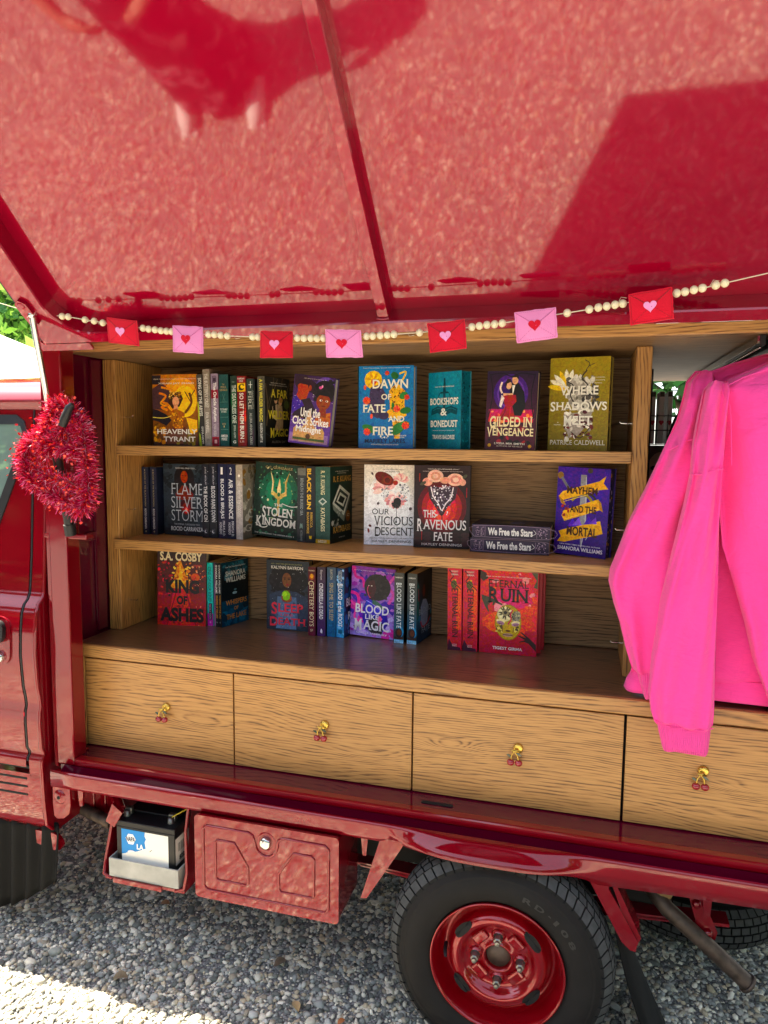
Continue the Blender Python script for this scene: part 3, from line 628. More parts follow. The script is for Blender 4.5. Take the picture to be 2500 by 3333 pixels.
# ---- battery tray
ty = MB(); 
ty.box(-1.378, -1.135, 1.782, 1.786, 0.214, 0.272); ty.box(-1.378, -1.135, 1.786, 1.93, 0.210, 0.214); ty.box(-1.139, -1.135, 1.786, 1.93, 0.214, 0.272); ty.box(-1.378, -1.374, 1.786, 1.93, 0.214, 0.272)
ty.build('battery_tray', M['tray'], T)
hg = MB(); hg.box(-1.36, -1.19, 1.775, 1.78, 0.198, 0.212); hg.box(-1.40, -1.12, 1.79, 1.95, 0.196, 0.205)
for sgn, xx in ((-1, -1.40), (1, -1.118)):
    hg.tube([(xx + 0.03 * -sgn, 1.785, 0.203), (xx, 1.785, 0.215), (xx + 0.002 * sgn, 1.80, 0.26), (xx + 0.012 * sgn * -1, 1.82, 0.38), (xx - 0.005 * sgn, 1.84, 0.49)], 0.0055, 8)
    hg.add([(xx, 1.79, 0.205), (xx, 1.98, 0.205), (xx - 0.008 * sgn, 1.98, 0.47), (xx - 0.008 * sgn, 1.85, 0.47)], [(0, 1, 2, 3)])
hg.build('tray_hanger', RED, T)

# ---- rear wheel
WX, WZ = -0.172, 0.221
wh = empty('wheel', (WX, 1.72, WZ)); wh.parent = T
Fy = lambda r, a, d: (r * math.cos(a), d, r * math.sin(a))
ty = MB()
ty.lathe([(0.170, 0.020), (0.172, 0.010), (0.178, 0.004), (0.190, -0.002), (0.208, -0.008), (0.226, -0.008), (0.240, -0.003), (0.2409, -0.0025), (0.2443, -0.0035), (0.2471, -0.001), (0.2585, 0.008)], 128, Fy)
ty.lathe([(0.2585, 0.008), (0.2647, 0.012), (0.2717, 0.026), (0.2770, 0.045), (0.2797, 0.075), (0.2770, 0.105), (0.2664, 0.128), (0.24, 0.146), (0.19, 0.148), (0.170, 0.13)], 128, Fy, None, 1)
def tread(mb, R0, rows, nblk, yfun):
    for (y0, y1, r0, r1, ph, gap) in rows:
        for k in range(nblk):
            a0 = 2 * math.pi * (k + ph) / nblk; a1 = a0 + 2 * math.pi / nblk * gap; sk = 0.22 * 2 * math.pi / nblk
            q = []
            for (aa, yy, rr) in ((a0, y0, r0), ((a0 + a1) / 2, y0, r0), (a1, y0, r0), (a1 + sk, y1, r1), ((a0 + a1) / 2 + sk, y1, r1), (a0 + sk, y1, r1)): q.append((aa, yy, rr))
            top = [Fy(rr, aa, yy) for aa, yy, rr in q]; bot = [Fy(rr - 0.012, aa, yy) for aa, yy, rr in q]
            mb.add(top + bot, [(0, 1, 2, 3, 4, 5)], None, False, 2); mb.add(top + bot, [(i, 6 + i, 6 + (i + 1) % 6, (i + 1) % 6) for i in range(6)], None, False, 1)
rows = [(0.008, 0.027, 0.2675, 0.2866, 0.0, 0.84), (0.0295, 0.046, 0.2879, 0.2937, 0.08, 0.84), (0.0515, 0.072, 0.2948, 0.2965, 0.5, 0.84), (0.0775, 0.097, 0.2965, 0.2948, 0.2, 0.84), (0.1025, 0.12, 0.2937, 0.2876, 0.6, 0.84), (0.1225, 0.138, 0.2859, 0.2683, 0.3, 0.84)]
tread(ty, 0.286, rows, 62, None)
tyre_o = ty.build('tyre', [M['rubber'], M['groove'], M['tread']], wh)
tl = MB()
def on_wall(a, b, off): return Fy(b, a, -0.0088 - off)
for s_, a0, a1 in (('R', 73, 66.5), ('D', 64, 57.5), ('-', 54, 52), ('1', 48.5, 46), ('0', 42, 36), ('8', 33, 27)):
    h0, h1 = (0.208, 0.222) if s_ != '-' else (0.214, 0.217)
    fit_text(tl, s_, 0, 1, h0, h1, lambda u, v, o, a0=a0, a1=a1: on_wall(R(a0 + (a1 - a0) * u), v, o), (0.05, 0.05, 0.05, 1), bold=0.03, off=0.0006)
tl.build('tyre_lettering', plain('raised_letters', '#33312e', 0.8), wh)
rm = MB(); P_ = [(0.1695, 0.012), (0.174, 0.001), (0.1735, -0.003), (0.170, -0.003), (0.167, 0.003), (0.163, 0.020), (0.157, 0.045), (0.148, 0.060), (0.141, 0.063), (0.136, 0.058), (0.130, 0.040), (0.124, 0.026), (0.116, 0.020), (0.106, 0.0185), (0.098, 0.022), (0.092, 0.031), (0.087, 0.040), (0.080, 0.043), (0.060, 0.043), (0.044, 0.041), (0.040, 0.036), (0.036, 0.035), (0.033, 0.040), (0.032, 0.06)]
def slot(i, k):
    return False
rm.lathe(P_, 128, Fy, None, 0, slot)
for a in (45, 135, 225, 315):                                      # pressed ribs of the disc
    c, s_ = math.cos(R(a)), math.sin(R(a)); mt = Matrix.Rotation(-R(a), 4, 'Y')
    rm.box(0.052, 0.080, 0.034, 0.046, -0.022, 0.022, None, 0.006, 0, mt)
for a in (90, 0, 180, 270):
    cx, cz = 0.059 * math.cos(R(a)), 0.059 * math.sin(R(a)); rm.lathe([(0.013, 0.034), (0.0165, 0.037), (0.020, 0.044)], 20, lambda r, t, d: (cx + r * math.cos(t), d, cz + r * math.sin(t)))
rimo = rm.build('rim', M['redrim'], wh)
def rim_d(r):
    for (a, b), (c, d) in zip(P_[11:], P_[12:]):
        if c <= r <= a: return b + (d - b) * (a - r) / max(1e-6, a - c)
    return 0.02
for c0 in (40, 140, 220, 320):
    sl_ = MB(); oval = [(c0 + 14.5 * math.copysign(abs(math.cos(6.2832 * q / 28)) ** .8, math.cos(6.2832 * q / 28)), 0.1185 + 0.0125 * math.sin(6.2832 * q / 28)) for q in range(28)]
    cen = Fy(0.1185, R(c0), rim_d(0.1185) - 0.0035); v_ = [cen] + [Fy(r, R(a), rim_d(r) - 0.003) for a, r in oval]
    sl_.add(v_, [(0, 1 + q, 1 + (q + 1) % 28) for q in range(28)], None, False); sl_.build('rim_slot', M['dark'], rimo) if False else sl_.build('rim_slot', M['dark'], wh)
MB().lathe([(0.0, 0.046), (0.030, 0.046), (0.0335, 0.058)], 28, Fy).build('hub', M['rust'], wh)
MB().lathe([(0.02, 0.075), (0.168, 0.075), (0.168, 0.12)], 48, Fy).build('brake_drum', M['dark'], wh)
vv = MB(); vv.tube([(-0.140, 0.05, 0.005), (-0.137, 0.02, 0.006), (-0.133, 0.006, -0.002)], [0.005, 0.005, 0.004], 8); vv.build('valve', M['black'], wh)
for a in (90, 0, 180, 270):
    cx, cz = 0.059 * math.cos(R(a)), 0.059 * math.sin(R(a))
    nb = MB(); FF = lambda r, t, d: (cx + r * math.cos(t), d, cz + r * math.sin(t))
    nb.lathe([(0.0, 0.006), (0.006, 0.007), (0.0065, 0.018)], 12, FF); nb.lathe([(0.0065, 0.014), (0.0105, 0.016), (0.0115, 0.036), (0.014, 0.038)], 6, FF)
    o = nb.build('wheel_nut', M['steel'], wh)
    for p in o.data.polygons: p.use_smooth = False

# ---- spare tyre lying flat under the bed, axle, springs, chassis, exhaust
sp = MB(); Fs = lambda r, a, d: (0.40 + r * math.cos(a), 2.50 + r * math.sin(a), 0.018 + d)
sp.lathe([(0.17, 0.14), (0.19, 0.148), (0.24, 0.146), (0.2681, 0.128), (0.2787, 0.10), (0.2805, 0.075), (0.2787, 0.045), (0.2681, 0.02), (0.24, 0.0), (0.19, -0.004), (0.17, 0.01)], 96, Fs)
bF = Fy
def tread2(mb, rows, nblk):
    for (y0, y1, r0, r1, ph, gap) in rows:
        for k in range(nblk):
            a0 = 2 * math.pi * (k + ph) / nblk; a1 = a0 + 2 * math.pi / nblk * gap
            q = [(a0, y0, r0), (a1, y0, r0), (a1, y1, r1), (a0, y1, r1)]
            top = [Fs(rr, aa, yy) for aa, yy, rr in q]; bot = [Fs(rr - 0.012, aa, yy) for aa, yy, rr in q]
            mb.add(top + bot, [(3, 2, 1, 0)], None, False, 2); mb.add(top + bot, [(i, (i + 1) % 4, 4 + (i + 1) % 4, 4 + i) for i in range(4)], None, False, 1)
tread2(sp, [(y0, y1, r0, r1, ph, g) for (y0, y1, r0, r1, ph, g) in rows], 62)
sp.build('spare_tyre', [M['rubber'], M['groove'], M['tread']], T)
ch = MB(); ch.box(-1.55, 1.38, 2.08, 2.14, 0.40, 0.50, None, 0.006); ch.box(-1.55, 1.38, 3.0, 3.06, 0.40, 0.50, None, 0.006)
for xx in (-1.45, -0.62, 0.62): ch.box(xx, xx + 0.06, 2.141, 2.999, 0.42, 0.48, None, 0.005)
ch.build('chassis_rail', RED, T)
ax = MB(); ax.tube([(WX, 1.80, WZ), (WX, 3.30, WZ)], 0.032, 12); ax.ball((WX, 2.55, WZ), 0.11, 0.10, 0.11); ax.build('rear_axle', M['dark'], T)
ls = MB()
for i, (a, b) in enumerate(((-0.75, 0.42), (-0.62, 0.30), (-0.46, 0.14))):
    pts = [(a + (b - a) * t, 2.0, 0.285 - 0.012 * i - 0.025 * math.sin(math.pi * t)) for t in np.linspace(0, 1, 10)]
    for p, q in zip(pts, pts[1:]): ls.add([(p[0], 1.975, p[2]), (q[0], 1.975, q[2]), (q[0], 2.03, q[2]), (p[0], 2.03, p[2]), (p[0], 1.975, p[2] - .009), (q[0], 1.975, q[2] - .009), (q[0], 2.03, q[2] - .009), (p[0], 2.03, p[2] - .009)], [(0, 1, 2, 3), (4, 7, 6, 5), (0, 4, 5, 1), (3, 2, 6, 7)], None, False)
ls.build('leaf_spring', RED, T)
dk = MB(); dk.box(-0.72, 0.26, 1.99, 2.05, 0.29, 0.36, None, 0.01); dk.build('spring_block', M['dark'], T)
sh = MB(); sh.prism([(0.316, 0.345), (0.332, 0.36), (0.352, 0.345), (0.390, 0.262), (0.385, 0.240), (0.360, 0.236), (0.345, 0.25)], 1.965, 1.975, lambda a, b, d: (a, d, b))
for cx, cz in ((0.333, 0.336), (0.365, 0.258)): sh.lathe([(0.0, 0.012), (0.010, 0.012), (0.012, 0.0)], 14, lambda r, a, d: (cx + r * math.cos(a), 1.965 - d, cz + r * math.sin(a)))
sh.prism([(0.335, 0.50), (0.375, 0.50), (0.366, 0.32), (0.350, 0.32)], 1.945, 1.953, lambda a, b, d: (a, d, b)); sh.prism([(0.325, 0.50), (0.395, 0.50), (0.395, 0.47), (0.325, 0.47)], 1.953, 2.08, lambda a, b, d: (a, d, b))
sh.build('spring_shackle', RED, T)
ex = MB(); ex.tube([(-0.1, 2.35, 0.40), (0.12, 2.2, 0.39), (0.21, 2.0, 0.35), (0.26, 1.955, 0.312), (0.36, 1.95, 0.235), (0.462, 1.945, 0.152)], 0.0215, 18, None, False)
ex.lathe([(0.0215, 0.0), (0.0265, 0.0), (0.0265, 0.008), (0.0185, 0.009), (0.0185, -0.08)], 18, lambda r, a, d: (0.462 + d * 0.775 + r * math.sin(a) * 0.62, 1.945 + r * math.cos(a), 0.152 - d * 0.63 + r * math.sin(a) * 0.785))
ex.build('exhaust_pipe', M['rust'], T)
MB().box(0.23, 0.275, 1.96, 1.985, 0.33, 0.40, None, 0.012).build('pipe_hanger', M['timber'], T)
rb = MB(); rb.box(-1.64, -1.46, 1.95, 2.07, 0.29, 0.42, None, 0.02)
for i in range(4): rb.box(-1.62 + 0.045 * i, -1.60 + 0.045 * i, 1.944, 1.952, 0.31, 0.40, None, 0.003)
rb.build('under_cab_housing', RED, T)
MB().lathe([(0.0165, 0.0), (0.020, 0.0), (0.020, 0.25)], 18, lambda r, a, d: (-1.455 - d * 0.9, 1.90 + d * 0.3 + r * math.cos(a), 0.308 + r * math.sin(a))).build('drain_pipe', M['rust'], T)
ub = MB(); ub.box(-1.58, 1.38, 1.99, 3.30, 0.505, 0.54); ub.build('underbody', M['dark'], T)
# far-side rear wheel
fw_ = MB(); Ff = lambda r, a, d: (WX + r * math.cos(a), 3.24 + d, WZ + r * math.sin(a))
fw_.lathe([(0.10, 0.04), (0.17, 0.0), (0.24, 0.0), (0.262, 0.02), (0.268, 0.07), (0.262, 0.12), (0.24, 0.14)], 64, Ff); fw_.build('far_wheel', M['rubber'], T)

# ---- the raised side lid
TH = R(43)
def L3(u, v, w): return (u, 1.79 - v * math.cos(TH) - w * math.sin(TH), 1.858 + v * math.sin(TH) - w * math.cos(TH))
LW, LX0, LX1 = 1.13, -1.512, 1.36
lid = MB(); nv_ = 2
lid.prism([(LX0, 0.0), (LX1, 0.0), (LX1, LW), (LX0, LW)], -0.016, 0.0, L3)
lo = lid.build('lid_panel', RLID, T)
def rr2(x0, x1, y0, y1, r, n=10): return rr_poly(x0, x1, y0, y1, r, n)
inner = rr2(-1.436, 1.29, 0.052, LW - 0.07, 0.105)
outer = rr2(LX0, LX1, 0.020, LW, 0.004, 10)
fm = MB(); n = len(inner); rings = []
for ring_, w in ((outer, 0.0005), (outer, 0.046), ([(a + (0.004 if a < 0 else -0.004), b + (0.004 if b < .5 else -0.004)) for a, b in outer], 0.050), (inner, 0.050)):
    rings.append([L3(a, b, w) for a, b in ring_])
inn2 = rr2(-1.433, 1.287, 0.055, LW - 0.073, 0.103); rings.append([L3(a, b, 0.046) for a, b in inn2]); rings.append([L3(a, b, 0.0005) for a, b in inn2])
vs = [p for r in rings for p in r]
for i in range(len(rings) - 1):
    fm.add(rings[i] + rings[i + 1], [(k, (k + 1) % n, n + (k + 1) % n, n + k) for k in range(n)], None, i in (1, 3))
# bottom left corner plate down to the hinge
fm.prism([(LX0 - 0.02, -0.004), (-1.36, -0.004), (-1.36, 0.0195), (LX0, 0.0195), (LX0 - 0.02, 0.05)], 0.040, 0.048, L3)
fm.build('lid_frame', RLID, lo)
rbm = MB(); mrib = [(-0.5055, 0.0), (-0.5055, 0.034), (-0.5035, 0.0375), (-0.4775, 0.0375), (-0.4755, 0.034), (-0.4755, 0.0)]
rbm.prism(mrib, 0.056, LW - 0.074, lambda a, b, d: L3(a, d, b)); 
rbm.tube([L3(-0.506, 0.058, 0.039), L3(-0.496, 0.056, 0.040), L3(-0.484, 0.056, 0.040), L3(-0.475, 0.058, 0.039)], 0.0035, 7)
rbm.build('lid_rib', RLID, lo); MB().prism([(-0.5078, 0.0002), (-0.5060, 0.0002), (-0.5060, 0.001), (-0.5078, 0.001)], 0.056, LW - 0.074, lambda a, b, d: L3(a, d, b)).build('rib_seam', M['dark'], lo)
MB().box(LX0 - 0.012, LX0 - 0.002, -0.01, LW, 0.0, 0.03, None, 0.002, 0, Matrix.Identity(4)) if False else None
es = MB(); es.prism([(LX0 - 0.006, 0.03), (LX0 - 0.0005, 0.03), (LX0 - 0.0005, LW), (LX0 - 0.006, LW)], -0.016, 0.045, L3); es.build('lid_edge_seal', M['black'], lo)
fl_ = MB(); Lf = lambda u, v, w: (u, 3.42 + v * math.cos(TH) + w * math.sin(TH), 1.93 + v * math.sin(TH) - w * math.cos(TH))
fl_.prism([(LX0, 0.0), (LX1, 0.0), (LX1, LW), (LX0, LW)], -0.016, 0.03, Lf); fl_.build('far_side_lid', RLID, T)
# strut bracket
sb = MB(); sb.prism([(-1.506, 0.165), (-1.488, 0.178), (-1.470, 0.165), (-1.466, 0.118), (-1.472, 0.098), (-1.500, 0.098), (-1.504, 0.13)], 0.0505, 0.060, L3)
sb.lathe([(0.0, 0.0), (0.006, 0.001), (0.010, 0.0), (0.012, -0.004)], 16, lambda r, a, d: L3(-1.487 + r * math.cos(a), 0.160 + r * math.sin(a), 0.062 + d))
sb.build('strut_bracket', RLID, lo)
p0 = Vector((-1.477, 1.66, 1.905)); p3 = Vector((-1.487, 1.795, 1.277)); p1 = p0.lerp(p3, 0.41); p2 = p0.lerp(p3, 0.80)
MB().tube([p0, p1, p1 + (p2 - p1) * 0.1], 0.0085, 14).build('strut_rod', M['chrome'], T)
sbm = MB(); sbm.tube([p1, p2, p2 + (p3 - p2) * 0.75], 0.0135, 16); sbm.tube([p2 + (p3 - p2) * 0.74, p3], [0.017, 0.0165], 16); sbm.build('strut_cylinder', M['black'], T)
bj = MB(); bj.ball(p0, 0.012); bj.ball(p0 + Vector((-0.014, 0.004, 0)), 0.009); bj.build('strut_ball_joint', M['chrome'], T)
MB().box(-1.5955, -1.44, 1.805, 1.84, 1.262, 1.278, None, 0.004).build('strut_anchor', RED, T)

# ================================================================== THE OAK BOOKCASE BUILT INTO THE BOX
K = empty('bookcase', (0, 0, 0), 'honey oak bookcase with drawers built into the side of the truck', 'bookcase')
OK_, OV, OB, OT = M['oak'], M['oakv'], M['oakback'], M['oaktop']
def part(name, mat, *boxes, parent=K, bev=0.002):
    mb = MB()
    for b in boxes: mb.box(*b, None, bev)
    return mb.build(name, mat, parent)
part('back_panel', OB, (-1.59, 0.165, 2.366, 2.384, 0.905, 1.832))
part('side_panel', OV, (-1.582, -1.533, 2.09, 2.365, 0.9035, 1.8325), bev=0.003)
part('side_panel', OV, (0.126, 0.1685, 2.09, 2.365, 0.9035, 1.8325), bev=0.003)
part('top_board', OK_, (-1.578, 1.37, 1.9, 1.915, 1.8345, 1.895))
part('ceiling_board', OB, (-1.578, 1.37, 1.9155, 3.29, 1.8335, 1.85))
part('shelf', OK_, (-1.5325, 0.1255, 2.084, 2.10, 1.512, 1.545), (-1.5325, 0.1255, 2.1005, 2.365, 1.5125, 1.5445), bev=0.003)
s2 = part('shelf', OK_, (-1.5475, 0.1255, 2.076, 2.0895, 1.191, 1.224), (-1.5325, 0.1255, 2.09, 2.365, 1.1915, 1.2235), bev=0.003)
ct = part('counter', OT, (-1.580, 1.37, 1.917, 2.42, 0.8635, 0.903), bev=0.002)
part('counter_edge', OK_, (-1.580, 1.37, 1.900, 1.9165, 0.8625, 0.9035), bev=0.003)
part('drawer_case', OV, (-1.580, -1.5425, 1.903, 2.36, 0.5665, 0.8615))
part('case_back', M['dark'], (-1.541, 1.36, 1.935, 1.95, 0.567, 0.861), bev=0)
edges = [(-1.5390, -1.0100), (-1.0050, -0.4470), (-0.4420, 0.1250), (0.1320, 0.690), (0.695, 1.25)]
def cherry_knob(parent, kx, kz, y=1.9035):
    mb = MB(); x = z = 0.0; y0k = y; y = 0.0
    mb.lathe([(0.0, 0.010), (0.004, 0.011), (0.008, 0.009), (0.011, 0.010), (0.0145, 0.007), (0.0155, 0.003), (0.015, 0.0)], 24, lambda r, a, d: (x + r * math.cos(a), y - d, z + r * math.sin(a)), None, 0)
    j = Vector((x - 0.010, y - 0.020, z - 0.004)); mb.tube([(x, y - 0.008, z), (x - 0.004, y - 0.018, z - 0.001), j], 0.0035, 8, None, True, 0)
    mb.tube([j + Vector((-0.009, 0, 0.003)), j + Vector((0.004, 0, -0.002))], 0.0025, 8, None, True, 0)
    mb.tube([j, (x - 0.018, y - 0.021, z - 0.017), (x - 0.0195, y - 0.020, z - 0.030)], 0.0018, 8, None, True, 0)
    mb.tube([j, (x - 0.001, y - 0.021, z - 0.017), (x + 0.002, y - 0.020, z - 0.031)], 0.0018, 8, None, True, 0)
    for cx in (-0.021, 0.0035):
        bm = bmesh.new(); bmesh.ops.create_uvsphere(bm, u_segments=20, v_segments=14, radius=1)
        for v in bm.verts:
            r = math.hypot(v.co.x, v.co.y); dz = v.co.z - 0.35 * math.exp(-(r / 0.35) ** 2) * (1 if v.co.z > 0 else -0.3)
            v.co = Vector((x + cx + v.co.x * 0.0118, y - 0.020 + v.co.y * 0.010, z - 0.040 + dz * 0.0108))
        mb.bm(bm, None, True, 1)
    for sg, (lx, lz) in ((1, (0.004, -0.012)), (-1, (-0.026, -0.019))):
        pts = [(lx - 0.008, lz + 0.004), (lx, lz + 0.0045), (lx + 0.007, lz - 0.002), (lx + 0.009, lz - 0.006), (lx, lz - 0.004), (lx - 0.006, lz)]
        mb.prism([(a, b) for a, b in pts], 0.019, 0.021, lambda a, b, d: (x + a, y - d, z + b), None, 2)
    mb.v = [(kx + p[0] * .88, y0k + p[1] * .88, kz + p[2] * .88) for p in mb.v]
    return mb.build('cherry_knob', [M['gold'], M['cherry'], M['leafen']], parent)
kn = [(-1.241, 0.727), (-0.710, 0.733), (-0.146, 0.735), (0.322, 0.735), (0.95, 0.735)]
for (a, b), (kx, kz) in zip(edges, kn):
    d = part('drawer', OK_, (a, b, 1.904, 1.922, 0.5685, 0.8575), bev=0.0015)
    cherry_knob(d, kx, kz)
# small shelf pins standing out of the uprights
for (x, y, z, s) in ((-1.533, 2.14, 1.642, 1), (-1.533, 2.14, 1.322, 1), (-1.533, 2.14, 1.00, 1), (0.126, 2.15, 1.624, -1), (0.126, 2.15, 1.318, -1), (0.126, 2.15, 0.985, -1)):
    MB().tube([(x, y, z), (x + s * 0.012, y, z), (x + s * 0.030, y - 0.004, z + 0.001), (x + s * 0.034, y - 0.004, z + 0.005)], [0.0026, 0.0024, 0.0022, 0.0014], 8).build('shelf_pin', M['chrome'], K)

# ================================================================== BOOKS
def draw(mb, spec, w, h, fn):
    """flat printed shapes of a cover, layered 0.05 mm apart; u,v run 0..1 over the face"""
    off = 0.00025
    for it in spec:
        k = it[0]; off += 0.00002
        P = lambda pts: [fn(u * w, v * h, off) for u, v in pts]
        if k == 'g':
            u0, v0, u1, v1 = it[3:7] if len(it) > 3 else (0.004, 0.003, 0.996, 0.997)
            a, b = lin(it[1]), lin(it[2]); mb.add(P([(u0, v0), (u1, v0), (u1, v1), (u0, v1)]), [(0, 1, 2, 3)], {'v': [b, b, a, a]})
        elif k == 'r':
            u0, v0, u1, v1 = it[1:5]; mb.add(P([(u0, v0), (u1, v0), (u1, v1), (u0, v1)]), [(0, 1, 2, 3)], lin(it[5]))
        elif k == 'e':
            u, v, ru, rv, c = it[1:6]; ro = R(it[6]) if len(it) > 6 else 0; pts = []
            for i in range(22):
                t = 6.2832 * i / 22; a, b = ru * w * math.cos(t), rv * h * math.sin(t)
                pts.append((u + (a * math.cos(ro) - b * math.sin(ro)) / w, v + (a * math.sin(ro) + b * math.cos(ro)) / h))
            pts = [(min(.998, max(.002, a)), min(.998, max(.002, b))) for a, b in pts]
            mb.add(P(pts), [tuple(range(22))], lin(c))
        elif k == 'p': mb.add(P(it[1]), [tuple(range(len(it[1])))], lin(it[2]))
        elif k == 's':
            n, u0, v0, u1, v1, sz, cols = it[1:8]; rg = random.Random(it[8] if len(it) > 8 else 1)
            for i in range(n):
                u, v = rg.uniform(u0, u1), rg.uniform(v0, v1); s = sz * rg.uniform(0.4, 1.3); e = rg.uniform(0.5, 1.0); t0 = rg.uniform(0, 6.28); m = 6; pts = []
                for q in range(m):
                    t = 6.2832 * q / m; a, b = s * w * math.cos(t) * e, s * w * math.sin(t)
                    pts.append((u + (a * math.cos(t0) - b * math.sin(t0)) / w, v + (a * math.sin(t0) + b * math.cos(t0)) / h))
                pts = [(min(.997, max(.003, a)), min(.997, max(.003, b))) for a, b in pts]
                off += 0.0000009; mb.add([fn(a * w, b * h, off) for a, b in pts], [tuple(range(m))], lin(rg.choice(cols)))
        elif k == 'l':
            pts, wd, c = it[1], it[2] * w / 2, lin(it[3]); n = len(pts)
            q = [Vector((u * w, v * h)) for u, v in pts]
            if n > 2:                                              # smooth the stroke
                qq = []
                for i in range(n - 1):
                    p0, p1, p2, p3 = q[max(0, i - 1)], q[i], q[i + 1], q[min(n - 1, i + 2)]
                    for t in (0, .25, .5, .75): qq.append(0.5 * ((2 * p1) + (p2 - p0) * t + (2 * p0 - 5 * p1 + 4 * p2 - p3) * t * t + (3 * p1 - p0 - 3 * p2 + p3) * t ** 3))
                q = qq + [q[-1]]
            Lf, Rt = [], []
            for i, p in enumerate(q):
                d = (q[min(i + 1, len(q) - 1)] - q[max(0, i - 1)]); d = d.normalized() if d.length > 0 else Vector((1, 0)); nn = Vector((-d.y, d.x)) * wd
                Lf.append(p + nn); Rt.append(p - nn)
            for i in range(len(q) - 1):
                mb.add([fn(*Rt[i], off), fn(*Rt[i + 1], off), fn(*Lf[i + 1], off), fn(*Lf[i], off)], [(0, 1, 2, 3)], c)
        elif k == 'f':                                             # a flower / fan of petals
            u, v, n, ln, wd, cols, a0, a1 = it[1:9]
            for i in range(n):
                a = R(a0 + (a1 - a0) * i / max(1, n - 1)); d = Vector((math.cos(a), math.sin(a))); nn = Vector((-d.y, d.x)); pts = []
                for t, s in ((0, 0.1), (0.35, 0.9), (0.6, 1), (0.85, 0.6), (1, 0), (0.85, -0.6), (0.6, -1), (0.35, -0.9), (0, -0.1)):
                    p = d * ln * w * t + nn * wd * w * s; pts.append((u + p.x / w, v + p.y / h))
                off += 0.000004; mb.add([fn(a_ * w, b_ * h, off) for a_, b_ in pts], [tuple(range(9))], lin(cols[i % len(cols)]))
    return off

def book(label, face, x, y, z, w, d, h, yaw=0.0, roll=0.0, cover='#222222', spine=None, art=(), text=(), side=None, sart=(), stext=(), pages='#cdbfa2', hard=True, group=None, lay=False, name='book', back=None):
    """face 'F': front cover towards the viewer (w = cover width, d = thickness); 'S': spine towards the viewer (w = thickness, d = cover width)"""
    o = empty(name, (x, y, z), label, 'book', group or 'books on the shelves')
    o.rotation_mode = 'YXZ'
    o.matrix_world = Matrix.Translation((x, y, z)) @ Matrix.Rotation(R(yaw), 4, 'Z') @ Matrix.Rotation(R(roll), 4, 'Y')
    cc = lin(cover); sc = lin(spine or cover); bc = lin(back) if back else cc; b = 0.0022 if hard else 0.0008; ins = 0.004 if hard else 0.0003
    cv = MB(); rnd = 0.004 if hard else 0.0025
    if face == 'F':
        cv.box(0, w, 0, b, 0, h, cc, 0.0006); cv.box(0, w, d - b, d, 0, h, bc, 0.0006)
        prof_ = [(0.0035, 0.0002), (0.0, rnd * 0.5), (-0.0022, d * 0.35), (-0.0022, d * 0.65), (0.0, d - rnd * 0.5), (0.0035, d - 0.0002)]
        cv.add([(a, q, zz) for a, q in prof_ for zz in (0, h)], [(2 * i, 2 * i + 1, 2 * i + 3, 2 * i + 2) for i in range(5)], sc, True)
        pg = (0.003, w - ins, b, d - b, ins, h - ins)
        ff = lambda a, q, o_: (a, -o_, q); fw_, fh = w, h
        sf = lambda a, q, o_: (-0.0022 - o_, d - a, q) if side == 'L' else (w - ins + o_, a, q); sw = d
    else:
        cv.box(0, b, 0.002, d, 0, h, bc, 0.0006); cv.box(w - b, w, 0.002, d, 0, h, cc, 0.0006)
        cv.add([(a, q, zz) for a, q in ((0, 0.0035), (0.0004, 0.0008), (w * 0.12, 0.0), (w * 0.5, -0.0006), (w * 0.88, 0.0), (w - 0.0004, 0.0008), (w, 0.0035)) for zz in (0, h)],
               [(2 * i, 2 * i + 2, 2 * i + 3, 2 * i + 1) for i in range(6)], sc, True)
        pg = (b, w - b, 0.004, d - ins, ins, h - ins)
        ff = lambda a, q, o_: (a, -0.0006 - o_, q); fw_, fh = w, h
        sf = lambda a, q, o_: (w + o_, a, q); sw = d
    if lay:                                                        # lying flat: spine faces the viewer, text runs along it
        pass
    cv.build('cover', M['printc'], o)
    pm = MB(); pc = lin(pages); pm.box(*pg, pc); pm.build('pages', M['printc'] if pages != '#cdbfa2' else M['pages'], o)
    if art:
        mb = MB(); draw(mb, art, fw_, fh, ff); mb.build('cover_art' if face == 'F' else 'spine_art', M['art'], o)
    if sart:
        mb = MB(); draw(mb, sart, sw, h, sf); mb.build('spine_art' if (face == 'F' and side == 'L') else ('painted_edge' if face == 'F' else 'cover_art'), M['art'], o)
    def put(lst, ww, fn):
        groups = {}
        for t in lst:
            s, u0, u1, v0, v1, col = t[:6]; kw = dict(t[6]) if len(t) > 6 else {}
            nm = kw.pop('n', 'title'); mb = groups.setdefault(nm, MB())
            fit_text(mb, s, u0 * ww, u1 * ww, v0 * h, v1 * h, fn, col, off=0.0018, **kw)
        for nm, mb in groups.items():
            if mb.v: mb.build(nm, M['printc'], o)
    if text: put(text, fw_, ff)
    if stext: put(stext, sw, sf)
    return o

B = {'bold': 0.02}; BB = {'bold': 0.025}; A_ = {'n': 'author_name'}; AB = {'n': 'author_name', 'bold': 0.02}; SM = {'n': 'small_print', 'bold': 0.01}
def V_(**k): return dict(rot=True, **k)
Z1, Z2, Z3 = 1.5455, 1.2245, 0.9035
SW = ['#f4f0e0', '#ffffff', '#d8d0e8']

